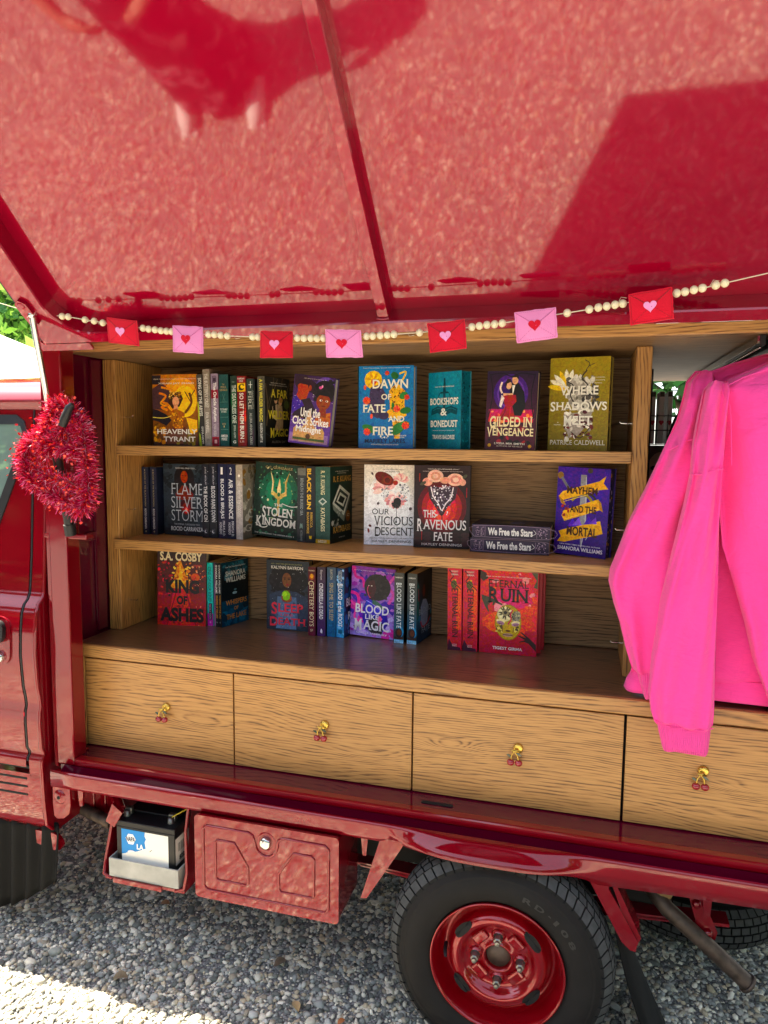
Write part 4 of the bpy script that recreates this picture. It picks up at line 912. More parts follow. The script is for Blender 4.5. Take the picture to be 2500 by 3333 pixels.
# ---------------- top shelf
book('golden orange fantasy novel with an armoured woman, HEAVENLY TYRANT, far left of the top shelf', 'F', -1.414, 2.125, Z1, 0.172, 0.032, 0.238, 0, 0, '#4a2f30', '#c9822e',
     [('g', '#c9782a', '#3a2a2c'), ('e', .62, .70, .36, .26, '#f0a02c'), ('e', .72, .62, .26, .22, '#f4c02e'), ('p', [(.0, .80), (.0, .52), (.25, .50), (.45, .62), (.38, .80), (.2, .88)], '#4a3236'), ('p', [(.0, .99), (.0, .86), (.18, .86), (.2, .99)], '#2c2226'),
      ('l', [(.15, .74), (.3, .70), (.22, .62), (.35, .58), (.2, .54), (.34, .5)], .045, '#e48a4a'), ('l', [(.2, .82), (.42, .78), (.5, .68)], .04, '#e8934c'), ('l', [(.28, .66), (.18, .6), (.28, .56)], .03, '#f0a860'),
      ('p', [(.36, .72), (.62, .76), (.68, .66), (.60, .55), (.44, .52), (.36, .60)], '#3a2318'), ('s', 40, .38, .66, .64, .76, .02, ['#d09a4a', '#8a5a28', '#f0c878'], 4),
      ('l', [(.72, .46), (.86, .60), (.82, .74)], .05, '#6a3a1c'), ('l', [(.84, .62), (.72, .76)], .02, '#6a3a1c'), ('l', [(.84, .68), (.94, .78)], .02, '#6a3a1c'),
      ('e', .52, .62, .075, .07, '#eeb08a'), ('p', [(.48, .58), (.56, .58), (.57, .50), (.47, .50)], '#e0a07a'), ('p', [(.0, .52), (.12, .5), (.3, .44), (.42, .36), (.3, .28), (.12, .34), (.0, .36)], '#1f1a20'),
      ('p', [(.34, .46), (.52, .52), (.72, .46), (.68, .34), (.66, .22), (.46, .22), (.44, .34)], '#a8622c'), ('s', 34, .44, .24, .68, .46, .022, ['#e09a3c', '#7a421c', '#f4c060'], 8), ('p', [(.44, .24), (.58, .16), (.72, .24), (.72, .27), (.58, .20), (.44, .27)], '#5a2a24'),
      ('p', [(.30, .03), (.46, .22), (.68, .22), (.84, .03)], '#6a4436'), ('p', [(.74, .40), (.98, .36), (.98, .2), (.84, .16)], '#f0b428'), ('s', 26, .02, .02, .3, .3, .05, ['#c8842e', '#8a5a24', '#e0a444', '#5a3a1c'], 5), ('s', 18, .55, .02, .98, .14, .05, ['#6a5a2c', '#8a7a3a', '#4a4020'], 6),
      ('l', [(.0, .40), (.25, .39), (.42, .42)], .012, '#f8e27a')],
     [('HEAVENLY', .10, .98, .165, .235, '#f6f0e6', B), ('TYRANT', .24, .94, .06, .13, '#f6f0e6', B), ('XIRAN JAY ZHAO', .14, .93, .855, .885, '#f0e2cc', AB), ('SEQUEL TO IRON WIDOW, THE #1 NEW YORK TIMES BESTSELLER', .04, .96, .925, .94, '#f0dcc0', SM)])
book('slim black spine with white lettering, SONG OF THE ABYSS, leaning left beside the orange book', 'S', -1.2335, 2.118, Z1, 0.020, 0.15, 0.235, 0, -2.2, '#232426', '#2a2a2a',
     [('g', '#4a4640', '#141618'), ('p', [(.0, .2), (.35, .45), (.2, .62), (0, .62)], '#a9b04a'), ('s', 12, .0, .62, .4, .95, .12, ['#3c3a34', '#6a6250'], 3), ('p', [(0, 0), (.5, 0), (.3, .16), (0, .2)], '#7f8f3a')],
     [('SONG OF THE ABYSS', .34, .92, .42, .95, '#ece8e0', dict(V_(bold=.02), serif=True)), ('EMMA HAMM', .55, .92, .03, .27, '#d8d6d0', V_(n='author_name'))], hard=False)
book('tall taupe paperback spine, THE BUTTERFLY CREST, standing higher than its neighbours', 'S', -1.2125, 2.118, Z1, 0.024, 0.15, 0.252, 0, -1.4, '#7f6a5a', '#85786c', [('g', '#8c7e70', '#86807c')],
     [('THE BUTTERFLY CREST', .25, .75, .50, .94, '#efe9dd', dict(V_(bold=.015), serif=True)), ('EVA VANRELL', .28, .72, .17, .44, '#efe9dd', dict(V_(n='author_name', bold=.01), serif=True)), ('W', .3, .75, .06, .1, '#3a332e', {'n': 'publisher_mark'})], hard=False)
book('mauve and crimson spine, The Oracle Asylum, third of the leaning spines', 'S', -1.1875, 2.12, Z1, 0.026, 0.15, 0.237, 0, -0.7, '#5a4050', '#8a7788', [('g', '#8f7f90', '#8a7788'), ('r', .02, .66, .98, .78, '#8e1f30'), ('r', .02, .0, .98, .13, '#8e1f30'), ('r', .2, .86, .8, .97, '#6a5a6c'), ('r', .3, .89, .7, .94, '#3a2c3c'), ('r', .2, .02, .85, .11, '#6d1424'), ('r', .35, .04, .7, .09, '#c9a0a8')],
     [('The Oracle Asylum', .22, .80, .34, .88, '#f4f0ee', V_(bold=.03)), ('SONIA SKERA', .3, .66, .14, .31, '#e6dadc', V_(n='author_name'))], hard=False)
book('deep teal spine with small gold type, BOOK 1 of THE MEXICA CHRONICLES', 'S', -1.1575, 2.12, Z1, 0.032, 0.15, 0.234, 0, -0.7, '#0c2a2c', '#1f4a48', [('g', '#274a48', '#134a4a'), ('r', .08, .615, .92, .619, '#6a8a84'), ('r', .08, .405, .92, .409, '#6a8a84'), ('r', .08, .235, .92, .239, '#6a8a84'), ('l', [(.35, .62), (.5, .68), (.65, .73)], .03, '#5a7a70'), ('l', [(.35, .73), (.5, .68), (.65, .62)], .03, '#5a7a70')],
     [('THE', .36, .64, .85, .87, '#c9a56a', dict(A_, serif=True)), ('MEXICA', .2, .8, .81, .838, '#c9a56a', dict(A_, serif=True)), ('CHRONICLES', .06, .94, .77, .798, '#c9a56a', dict(A_, serif=True)), ('THE TOURNAMENT', .08, .92, .50, .53, '#cfd8d0', B), ('OF HEIRS', .2, .8, .47, .494, '#cfd8d0', B), ('BOOK', .3, .7, .30, .325, '#c9a56a', {}), ('1', .45, .55, .265, .29, '#c9a56a', {}), ('AMILEA', .1, .9, .13, .165, '#f0f0ea', dict(AB, serif=True)), ('PEREZ', .18, .82, .085, .12, '#f0f0ea', dict(AB, serif=True))])
book('dark green spine with pale type, THE DEATHLESS ONE, between teal and red spines', 'S', -1.1165, 2.12, Z1, 0.023, 0.15, 0.229, 0, -0.7, '#101c16', '#1c3a28', [('g', '#24342c', '#18382c'), ('e', .5, .66, .5, .12, '#1f5a34'), ('s', 14, .1, .3, .9, .8, .1, ['#2a5a38', '#16301f', '#3a6a48'], 9)],
     [('THE DEATHLESS ONE', .25, .85, .33, .87, '#dfe8dc', dict(V_(bold=.01), serif=True)), ('EMMA HAMM', .4, .72, .12, .30, '#cfd8cc', V_(n='author_name')), ('G', .25, .75, .045, .085, '#e8ece4', {'n': 'publisher_mark', 'bold': .03}), ('VOL. 1', .25, .75, .905, .92, '#b8c4b4', SM)])
book('red spine with a yellow crane panel, SO LET THEM BURN', 'S', -1.0925, 2.12, Z1, 0.030, 0.15, 0.228, 0, -0.7, '#a02a24', '#8a2a2c', [('g', '#7a2024', '#8e3430'), ('r', .02, .78, .98, .90, '#e8b822'), ('r', .02, .90, .98, .995, '#8e1c24'), ('e', .5, .84, .34, .045, '#2a2a14'), ('e', .62, .85, .22, .03, '#e8b822'), ('l', [(.2, .79), (.3, .86), (.6, .885), (.85, .86)], .1, '#3a3a18'), ('e', .9, .45, .2, .1, '#d83a20'), ('s', 14, .5, .3, 1, .6, .12, ['#e04a24', '#b03020', '#7a1c1c'], 5)],
     [('SO LET THEM BURN', .28, .76, .11, .76, '#f4efe4', V_(bold=.02)), ('KAMILAH', .1, .9, .95, .975, '#f0dcd4', AB), ('COLE', .25, .75, .915, .94, '#f0dcd4', AB), ('LB', .25, .75, .06, .085, '#e8c8bc', {'n': 'publisher_mark'})])
book('grey-green spine with a small white sword, DANCE WITH FIRE', 'S', -1.0585, 2.12, Z1, 0.027, 0.15, 0.219, 0, -0.7, '#16181a', '#2a302c', [('g', '#34403a', '#20222a'), ('r', .47, .86, .53, .96, '#e8e8e0'), ('r', .25, .908, .75, .914, '#e8e8e0'), ('e', .8, .15, .2, .1, '#3a2438'), ('r', .82, 0, .99, 1, '#15181c')],
     [('FIRE', .2, .62, .55, .82, '#c9c9bc', dict(V_(), serif=True)), ('DANCE WITH', .68, .9, .56, .82, '#b0b0a4', V_()), ('ALLIRA ANAYA CERES', .36, .66, .03, .50, '#c6c6bc', dict(V_(n='author_name'), serif=True))])
book('black paperback showing spine and cover, A FAR WILDER MAGIC in yellow letters', 'S', -1.0215, 2.12, Z1, 0.028, 0.145, 0.226, -9.5, -0.3, '#17171a', '#3a3a36', [('g', '#5a564c', '#1a2426'), ('s', 20, .0, .6, 1, 1, .12, ['#4a463c', '#6a6454', '#38342c'], 3)],
     [('A FAR WILDER MAGIC', .28, .72, .36, .96, '#e6d84a', V_(bold=.03)), ('ALLISON SAFT', .36, .68, .10, .34, '#efece0', V_(n='author_name', bold=.015)), ('W', .3, .7, .06, .09, '#efece0', {'n': 'publisher_mark', 'bold': .03})], 'R',
     [('g', '#26231f', '#0d1012'), ('l', [(.05, .3), (.1, .6), (.02, .9)], .04, '#5c5040'), ('l', [(.1, .6), (.3, .85), (.35, 1)], .02, '#5c5040'), ('l', [(.12, .5), (.25, .7), (.5, .98)], .018, '#6a5c48'), ('l', [(.95, .4), (.85, .7), (.98, .95)], .03, '#5c5040'), ('l', [(.9, .6), (.65, .8), (.7, 1)], .016, '#6a5c48'), ('l', [(.0, .2), (.4, .1), (.9, .02)], .012, '#3a4444'),
      ('p', [(.28, .58), (.46, .62), (.5, .45), (.44, .38), (.3, .42)], '#cdb79c'), ('p', [(.48, .62), (.68, .60), (.72, .4), (.7, .24), (.36, .24), (.46, .4)], '#b49a7c'), ('p', [(.30, .58), (.40, .62), (.42, .46), (.33, .46)], '#1a1614'), ('e', .42, .67, .06, .045, '#d9b490'), ('e', .6, .65, .07, .05, '#d2a884'), ('e', .41, .70, .07, .03, '#1c1614'), ('e', .62, .68, .08, .04, '#b98a5c'), ('e', .86, .62, .1, .065, '#4a5a34')],
     [('A FAR', .22, .88, .71, .83, '#eedc3c', BB), ('WILDER', .10, .95, .40, .525, '#eedc3c', BB), ('MAGIC', .18, .90, .15, .265, '#eedc3c', dict(BB, serif=True, drop=0.15)), ('ALLISON SAFT', .24, .84, .055, .09, '#c9c4b8', A_), ('A MAGICAL SECRET. A MYTHICAL BEAST.', .2, .84, .91, .925, '#d8d2c4', SM), ('AND A LOVE THAT COULD MEAN EVERYTHING.', .16, .88, .88, .895, '#d8d2c4', SM)], hard=False)
book('purple hardcover tipped right, two faces above a castle, Until the Clock Strikes Midnight', 'F', -0.9175, 2.12, Z1 + 0.0165, 0.139, 0.034, 0.217, 0, 6.6, '#4a3670', '#5a4a8c',
     [('g', '#3a2448', '#6a4a9a'), ('e', .78, .86, .24, .14, '#6a529c'), ('s', 40, .3, .6, .98, .98, .008, SW, 3), ('e', .2, .56, .22, .16, '#4c3a90'), ('s', 40, .02, .3, .5, .7, .007, SW, 4), ('p', [(.02, .99), (.3, .99), (.62, .86), (.5, .75), (.1, .8), (.02, .86)], '#2c1826'),
      ('p', [(.10, .84), (.12, .76), (.09, .70), (.14, .66), (.2, .63), (.34, .66), (.40, .80), (.38, .88), (.18, .90)], '#a8452e'), ('p', [(.08, .86), (.2, .92), (.4, .92), (.44, .78), (.38, .80), (.34, .86), (.18, .87)], '#2a1520'), ('e', .41, .82, .035, .04, '#9a3c28'), ('p', [(.22, .64), (.42, .68), (.60, .50), (.46, .36), (.02, .40), (.08, .46), (.3, .56)], '#2a1826'),
      ('e', .76, .80, .26, .15, '#181216'), ('s', 40, .52, .66, .98, .96, .05, ['#181216', '#221a1e'], 6), ('p', [(.62, .44), (.96, .5), (.98, .3), (.8, .28), (.58, .32)], '#b4623e'), ('e', .76, .64, .17, .115, '#8e4630'), ('p', [(.68, .55), (.84, .55), (.86, .42), (.68, .42)], '#84402c'), ('e', .70, .66, .035, .014, '#f4ead8'), ('e', .84, .655, .035, .014, '#f4ead8'), ('e', .71, .66, .014, .012, '#2a1a14'), ('e', .83, .655, .014, .012, '#2a1a14'), ('e', .77, .58, .05, .012, '#6a2a24'), ('p', [(.57, .74), (.93, .72), (.9, .77), (.75, .78), (.6, .79)], '#181216'),
      ('e', .66, .84, .04, .02, '#d86a9c'), ('e', .70, .86, .02, .02, '#f0a8c8'), ('g', '#8a6aa8', '#a07a9c', .02, .03, .96, .16), ('p', [(.1, .05), (.1, .22), (.16, .26), (.22, .22), (.3, .24), (.38, .30), (.42, .44), (.46, .52), (.5, .44), (.56, .30), (.64, .25), (.72, .22), (.8, .26), (.86, .2), (.86, .05)], '#c79a6c'), ('s', 26, .14, .08, .84, .4, .02, ['#a87a50', '#dab084', '#8a6444'], 8), ('r', .1, .06, .88, .095, '#4a5a34'), ('e', .47, .12, .06, .04, '#5a3a2c')],
     [('Until the', .24, .72, .40, .53, '#fbf2ec', BB), ('Clock Strikes', .06, .94, .28, .40, '#fbf2ec', BB), ('Midnight', .16, .78, .15, .27, '#fbf2ec', BB), ('ALECHIA DOW', .26, .70, .035, .06, '#e6c66a', A_), ("All's fairy in love and war", .24, .72, .945, .96, '#d8c4b0', SM)], pages='#d6d0c2')
book('bright blue hardcover with a jaguar among cactus flowers, DAWN OF FATE AND FIRE', 'F', -0.681, 2.122, Z1, 0.175, 0.036, 0.252, 0, 0, '#2f6fa8', '#1f4a34',
     [('g', '#3d7ab0', '#2c64a0'), ('e', .27, .83, .16, .11, '#e9b62c'), ('f', .27, .83, 13, .17, .02, ['#d89a20', '#f2c840'], 0, 340), ('e', .28, .81, .05, .035, '#c8501e'),
      ('p', [(.22, .74), (.40, .78), (.50, .66), (.46, .46), (.36, .36), (.24, .40), (.18, .56)], '#3f3450'), ('s', 16, .22, .44, .46, .74, .025, ['#2c2440', '#54466a'], 3), ('p', [(.56, .70), (.70, .80), (.84, .70), (.84, .52), (.88, .40), (.72, .34), (.58, .46)], '#e3a92c'), ('l', [(.78, .80), (.86, .92), (.74, .90)], .03, '#e3b83c'), ('s', 60, .57, .40, .86, .76, .016, ['#5a3014', '#7a4418'], 5),
      ('e', .60, .42, .09, .055, '#e3a92c'), ('e', .46, .40, .1, .05, '#362c48'), ('p', [(.62, .34), (.78, .34), (.76, .12), (.66, .12)], '#d89c28'), ('s', 20, .62, .12, .78, .34, .014, ['#5a3014'], 7),
      ('e', .72, .24, .14, .06, '#2f6a34', 40), ('e', .82, .28, .12, .05, '#3a7a3c', 20), ('e', .20, .24, .14, .045, '#2f6a34', -20), ('e', .66, .88, .06, .05, '#2c6034', 60), ('e', .82, .64, .08, .04, '#3a7a3c', 30), ('e', .86, .46, .1, .04, '#2f6a34', 10), ('e', .64, .5, .03, .06, '#2f6a34', 10),
      ('f', .15, .58, 10, .075, .02, ['#d8483c', '#e86a58'], 0, 330), ('f', .70, .48, 9, .07, .02, ['#d8483c', '#f07a68'], 0, 330), ('f', .86, .28, 10, .075, .02, ['#c83c34', '#e86a58'], 0, 330), ('f', .16, .20, 9, .07, .02, ['#d8483c', '#e86a58'], 0, 330), ('f', .52, .91, 8, .045, .014, ['#c8443c'], 0, 330), ('f', .88, .62, 8, .055, .014, ['#c8443c'], 0, 330), ('e', .24, .39, .025, .03, '#d86a58'), ('e', .12, .74, .025, .03, '#d86a58'), ('s', 10, .40, .12, .56, .17, .014, ['#e8e0d0'], 4)],
     [('DAWN', .26, .90, .725, .835, '#f3ecd6', B), ('OF', .42, .60, .59, .66, '#f3ecd6', B), ('FATE', .08, .50, .435, .535, '#f3ecd6', dict(B, serif=True)), ('AND', .55, .84, .325, .395, '#f3ecd6', B), ('FIRE', .26, .64, .16, .265, '#f3ecd6', dict(B, serif=True)), ('MARIELY LARES', .12, .86, .065, .115, '#14264a', AB), ('INTERNATIONALLY BESTSELLING AUTHOR', .24, .74, .04, .055, '#e8e4d4', SM), ('"A nuanced historical fantasy... reminiscent of Rebecca Roanhorse and R. F. Kuang."', .08, .94, .965, .978, '#e8e4d4', SM), ('A GODSLAYER', .7, .88, .15, .165, '#e8e4d4', SM), ('NOVEL', .75, .85, .13, .143, '#e8e4d4', SM)],
     'L', [('g', '#24543a', '#1c4630'), ('s', 12, .1, .1, .9, .9, .2, ['#c8443c', '#e3a92c', '#2f6a34'], 3)])
book('teal hardcover turned to the right with a sword and patterned page edge, BOOKSHOPS & BONEDUST', 'F', -0.474, 2.185, Z1, 0.138, 0.044, 0.233, -33, 0, '#2f7f90', '#2f7f90',
     [('g', '#3488a0', '#256f84'), ('l', [(.06, .05), (.06, .95), (.94, .95), (.94, .05), (.06, .05)], .006, '#1a4652'), ('l', [(.09, .07), (.09, .93), (.91, .93), (.91, .07), (.09, .07)], .004, '#1a4652'), ('p', [(.455, .72), (.545, .72), (.52, .92), (.48, .92)], '#173e4a'), ('p', [(.34, .72), (.66, .72), (.6, .745), (.4, .745)], '#173e4a'), ('p', [(.47, .74), (.53, .74), (.54, .48), (.5, .44), (.46, .48)], '#1a4652'), ('l', [(.36, .72), (.32, .67), (.38, .66)], .02, '#173e4a'), ('l', [(.64, .72), (.68, .67), (.62, .66)], .02, '#173e4a'),
      ('p', [(.12, .52), (.3, .56), (.5, .53), (.7, .56), (.9, .52), (.88, .44), (.7, .47), (.5, .43), (.3, .47), (.1, .44)], '#1a4652'), ('l', [(.16, .5), (.32, .53), (.48, .5)], .008, '#3f92a4'), ('l', [(.54, .5), (.7, .53), (.86, .5)], .008, '#3f92a4')],
     [('BOOKSHOPS', .08, .93, .575, .665, '#f1efe4', dict(BB, serif=True)), ('&', .40, .60, .435, .53, '#f1efe4', BB), ('BONEDUST', .10, .92, .285, .375, '#f1efe4', dict(BB, serif=True)), ('TRAVIS BALDREE', .16, .84, .13, .185, '#f1efe4', dict(AB, serif=True)), ('THE #1 NEW YORK TIMES BESTSELLER', .22, .80, .80, .815, '#e8e6da', SM), ('"Wholesome, heartwarming, and whimsical as hell."', .16, .84, .235, .25, '#e8e6da', SM)],
     'R', [('g', '#23606e', '#1c5260'), ('s', 70, .05, .03, .95, .97, .09, ['#12343e', '#2f7888', '#163c46'], 4)], pages='#1c5260')
book('dark violet hardcover with an embracing couple in evening dress, GILDED IN VENGEANCE', 'F', -0.290, 2.135, Z1, 0.150, 0.036, 0.232, -7, 1.4, '#1a1420', '#1a1420',
     [('g', '#241630', '#4a1428'), ('e', .48, .72, .34, .24, '#4a2f78'), ('e', .48, .72, .27, .19, '#6a4a9c'), ('e', .48, .72, .24, .165, '#3a2460'), ('g', '#b83a6a', '#e05a5a', .06, .36, .94, .52), ('s', 22, .05, .36, .95, .52, .04, ['#f08a6a', '#d8486a', '#8a2448', '#f4a878'], 3), ('l', [(.06, .96), (.12, .7), (.05, .4)], .02, '#0f0a14'), ('l', [(.94, .96), (.88, .7), (.95, .4)], .02, '#0f0a14'), ('l', [(.05, .95), (.3, .97), (.48, .93), (.66, .97), (.95, .95)], .02, '#0f0a14'), ('s', 20, .04, .06, .96, .36, .06, ['#160a14', '#3a1024', '#0f0a14'], 8), ('s', 14, .2, .04, .8, .34, .05, ['#a0202c', '#5a1420'], 9),
      ('p', [(.46, .84), (.60, .86), (.74, .74), (.78, .56), (.70, .44), (.5, .44), (.46, .62)], '#121016'), ('p', [(.50, .82), (.56, .82), (.52, .70)], '#e8e4dc'), ('e', .555, .885, .06, .055, '#d9a684'), ('p', [(.48, .91), (.54, .955), (.62, .94), (.62, .89), (.58, .92), (.50, .915)], '#1a1214'), ('e', .435, .82, .055, .05, '#dcae8c'), ('p', [(.36, .84), (.40, .90), (.47, .90), (.47, .86), (.40, .84), (.38, .78)], '#241416'), ('p', [(.33, .72), (.52, .72), (.56, .63), (.34, .63)], '#d8a888'), ('p', [(.32, .68), (.42, .70), (.58, .70), (.6, .62), (.52, .56), (.60, .38), (.24, .38), (.38, .56)], '#a31622'), ('l', [(.40, .55), (.36, .46), (.28, .39)], .02, '#6a0c18'), ('l', [(.48, .55), (.48, .46), (.46, .39)], .02, '#c83038'), ('p', [(.30, .70), (.26, .56), (.30, .54), (.36, .66)], '#e8d8d4'), ('l', [(.30, .86), (.27, .78), (.31, .72)], .035, '#e8d0c4'), ('e', .1, .06, .035, .022, '#d9a040'), ('e', .9, .06, .035, .022, '#d9a040')],
     [('GILDED IN', .09, .93, .30, .425, '#f3dfae', dict(B, serif=True, drop=0.2)), ('VENGEANCE', .04, .96, .185, .285, '#f3dfae', dict(B, serif=True, drop=0.15)), ('LYSSA MIA SMITH', .20, .80, .075, .10, '#f0e4d4', AB), ('AUTHOR OF REVELLE', .24, .76, .045, .063, '#e0c8b8', SM)])
book('tall olive gold hardcover, WHERE SHADOWS MEET, right end of the top shelf', 'F', -0.107, 2.165, Z1, 0.172, 0.040, 0.268, -13, 0.3, '#8a7628', '#8a7628',
     [('g', '#96822c', '#7a6a26'), ('f', .30, .66, 6, .34, .045, ['#f0ead8', '#e4dcc4', '#e8c64a'], 75, 170), ('e', .52, .60, .20, .17, '#b8b2a8'), ('e', .46, .70, .12, .1, '#a8a298'), ('s', 60, .30, .42, .74, .80, .05, ['#e4e0d8', '#c9c4ba', '#8a857c', '#5a564e', '#d4d0c6'], 3), ('l', [(.62, .86), (.54, .78), (.64, .70), (.52, .64), (.66, .58)], .022, '#2a2622'), ('l', [(.3, .74), (.4, .70), (.36, .6), (.44, .5)], .02, '#2a2622'), ('l', [(.72, .72), (.8, .66), (.76, .56), (.84, .48)], .03, '#3a3632'), ('l', [(.6, .86), (.66, .93), (.58, .97)], .012, '#2a2622'), ('l', [(.64, .90), (.74, .93)], .01, '#2a2622'), ('s', 30, .56, .44, .86, .70, .04, ['#2f2c2a', '#4a4642', '#6a6660'], 6),
      ('p', [(.26, .40), (.74, .42), (.66, .28), (.5, .16), (.36, .14), (.3, .24)], '#9a9088'), ('s', 60, .26, .12, .74, .42, .04, ['#efe9de', '#d6cfc4', '#6a3030', '#8a8278', '#4a1c20'], 7), ('l', [(.5, .3), (.7, .26), (.62, .18), (.74, .16)], .014, '#2a2622'), ('l', [(.4, .2), (.52, .14), (.6, .16)], .016, '#3a2a22')],
     [('WHERE', .18, .82, .60, .695, '#f6f2e6', dict(B, serif=True)), ('SHADOWS', .03, .97, .435, .525, '#f6f2e6', dict(B, serif=True, drop=0.12)), ('MEET', .26, .74, .28, .375, '#f6f2e6', dict(B, serif=True, drop=0.15)), ('PATRICE CALDWELL', .04, .96, .065, .115, '#f2ecdc', dict(A_, serif=True)), ('Two romances,', .70, .92, .775, .79, '#ece4cc', SM), ('one devastating', .70, .92, .745, .76, '#ece4cc', SM), ('destiny.', .75, .88, .715, .73, '#ece4cc', SM), ('A', .15, .18, .30, .312, '#ece4cc', SM), ('NOVEL', .10, .22, .275, .287, '#ece4cc', SM)],
     'R', [('g', '#4a4230', '#3a3428'), ('s', 40, .05, .03, .95, .97, .14, ['#1a1816', '#8a7c4a', '#2a2622', '#b0a070'], 4)], pages='#3a3428')

# ---------------- middle shelf
bt = [('BLOOD OF THE BLACKTHORN', .42, .62, .42, .93, '#b9a878', V_()), ('ROCIO CARRANZA', .36, .66, .08, .385, '#d8d4dc', dict(V_(n='author_name', bold=.015), serif=True)), ('1', .46, .56, .945, .965, '#c8bc94', {}), ('+', .38, .64, .03, .06, '#c8bc94', {'n': 'publisher_mark'})]
ba = [('g', '#2a3046', '#1c1e30'), ('r', .06, .0, .94, .36, '#23243a'), ('s', 10, .05, .4, .95, .95, .12, ['#343a52', '#20243a'], 3)]
bg = [('g', '#1e2234', '#181a28'), ('s', 10, .05, .1, .95, .95, .06, ['#2a2f48', '#141624'], 3)]
for xx, lb in ((-1.5285, 'leftmost navy spine BLOOD OF THE BLACKTHORN at the end of the middle shelf'), (-1.4945, 'second navy BLOOD OF THE BLACKTHORN copy beside the grey front-facing book')):
    book(lb, 'S', xx, 2.222, Z2, 0.026, 0.138, 0.243, -3, 0, '#1e2234', '#22263a', ba, bt, 'R', bg, [('B', .3, .7, .70, .80, '#b48a3c', {}), ('B', .3, .7, .55, .65, '#b48a3c', {}), ('B', .3, .7, .40, .50, '#b48a3c', {}), ('R', .3, .7, .07, .12, '#a8b4cc', A_)], hard=False, group='twin navy paperbacks')
book('slate grey front cover with a woman above a red glow, FLAME IN THE SILVER STORM', 'F', -1.456, 2.243, Z2, 0.172, 0.030, 0.256, -4, 0, '#252b34', '#252b34',
     [('g', '#39434e', '#1c222a'), ('e', .52, .80, .25, .18, '#1c1a1e'), ('e', .52, .68, .30, .14, '#221e22'), ('s', 40, .04, .04, .96, .3, .07, ['#2a333c', '#1e252c', '#323c46'], 3), ('s', 30, .02, .6, .2, .98, .06, ['#2a333c', '#1c2228'], 4), ('s', 30, .8, .6, .98, .98, .06, ['#2a333c', '#1c2228'], 5), ('p', [(.30, .58), (.42, .66), (.46, .70), (.58, .70), (.62, .66), (.74, .58), (.70, .50), (.34, .50)], '#7a3024'), ('e', .52, .82, .085, .085, '#a84a36'), ('p', [(.42, .88), (.52, .92), (.62, .88), (.62, .92), (.52, .95), (.42, .92)], '#1a1618'), ('e', .485, .835, .02, .006, '#2a1412'), ('e', .555, .835, .02, .006, '#2a1412'), ('e', .52, .775, .025, .008, '#6a1a1c'), ('e', .56, .40, .16, .11, '#4a2024'), ('e', .56, .38, .10, .08, '#8a1f22'), ('e', .56, .36, .05, .045, '#e03a34'), ('e', .56, .36, .025, .025, '#ffb0a0')],
     [('FLAME', .20, .97, .575, .73, '#c4ccd6', dict({'bold': -.012}, serif=True)), ('SILVER', .20, .97, .385, .545, '#c4ccd6', dict({'bold': -.012}, serif=True)), ('STORM', .20, .97, .205, .36, '#c4ccd6', dict({'bold': -.012}, serif=True)), ('in', .50, .55, .505, .52, '#c4ccd6', {}), ('the', .70, .80, .50, .53, '#c4ccd6', {}), ('ROCIO CARRANZA', .18, .97, .065, .125, '#dce2ea', dict(AB, serif=True)), ('THE ETERNAL CURSE BOOK TWO', .26, .88, .145, .17, '#aab4c0', SM), ('FATE WILL FIND YOU ...', .32, .82, .93, .95, '#d8dce2', SM)])
sw_ = lambda s1, s2, y0: [(s1, .30, .80, .22, .70, '#e8e6ea', V_(bold=.01)), (s2, .42, .68, .72, .96, '#c8c6d2', V_(n='author_name'))]
st_ = [('g', '#1e222c', '#191d26'), ('s', 16, .05, .05, .95, .98, .05, ['#c8ccd8', '#8a90a4'], 6), ('p', [(.25, .04), (.8, .06), (.7, .13), (.3, .12)], '#3c4048'), ('e', .5, .085, .18, .02, '#d8dade'), ('e', .56, .09, .14, .018, '#3c4048')]
book('black starry spine, THE BOOK OF CIN by June Wolff', 'S', -1.281, 2.210, Z2, 0.0265, 0.15, 0.259, 0, 0, '#161a22', '#1c2028', st_, sw_('THE BOOK OF CIN', 'JUNE WOLFF', 0), hard=False)
book('black starry spine, BLOOD RAINS DOWN, right of The Book of Cin', 'S', -1.2525, 2.210, Z2, 0.029, 0.15, 0.260, 0, 0, '#161a22', '#1c1e28', st_, sw_('BLOOD RAINS DOWN', 'JUNE WOLFF', 0), hard=False)
for xx, n1, ti, lb in ((-1.2195, '1', 'BLOOD & BRUJAS', 'navy spine numbered 1, BLOOD & BRUJAS'), (-1.1855, '2', 'AIR & ESSENCE', 'navy spine numbered 2, AIR & ESSENCE')):
    book(lb, 'S', xx, 2.2105, Z2, 0.0325, 0.15, 0.260, 0, 0, '#1a1c34', '#1e203a', [('g', '#202440', '#1a1c34')], [(n1, .38, .62, .86, .955, '#f2f2f4', {}), (ti, .26, .74, .27, .80, '#f2f2f4', V_(bold=.01)), ('MIKAYLA D.', .55, .82, .035, .24, '#e2e2ea', V_(n='author_name')), ('HORNEDO', .18, .45, .06, .22, '#e2e2ea', V_(n='author_name'))], hard=False)
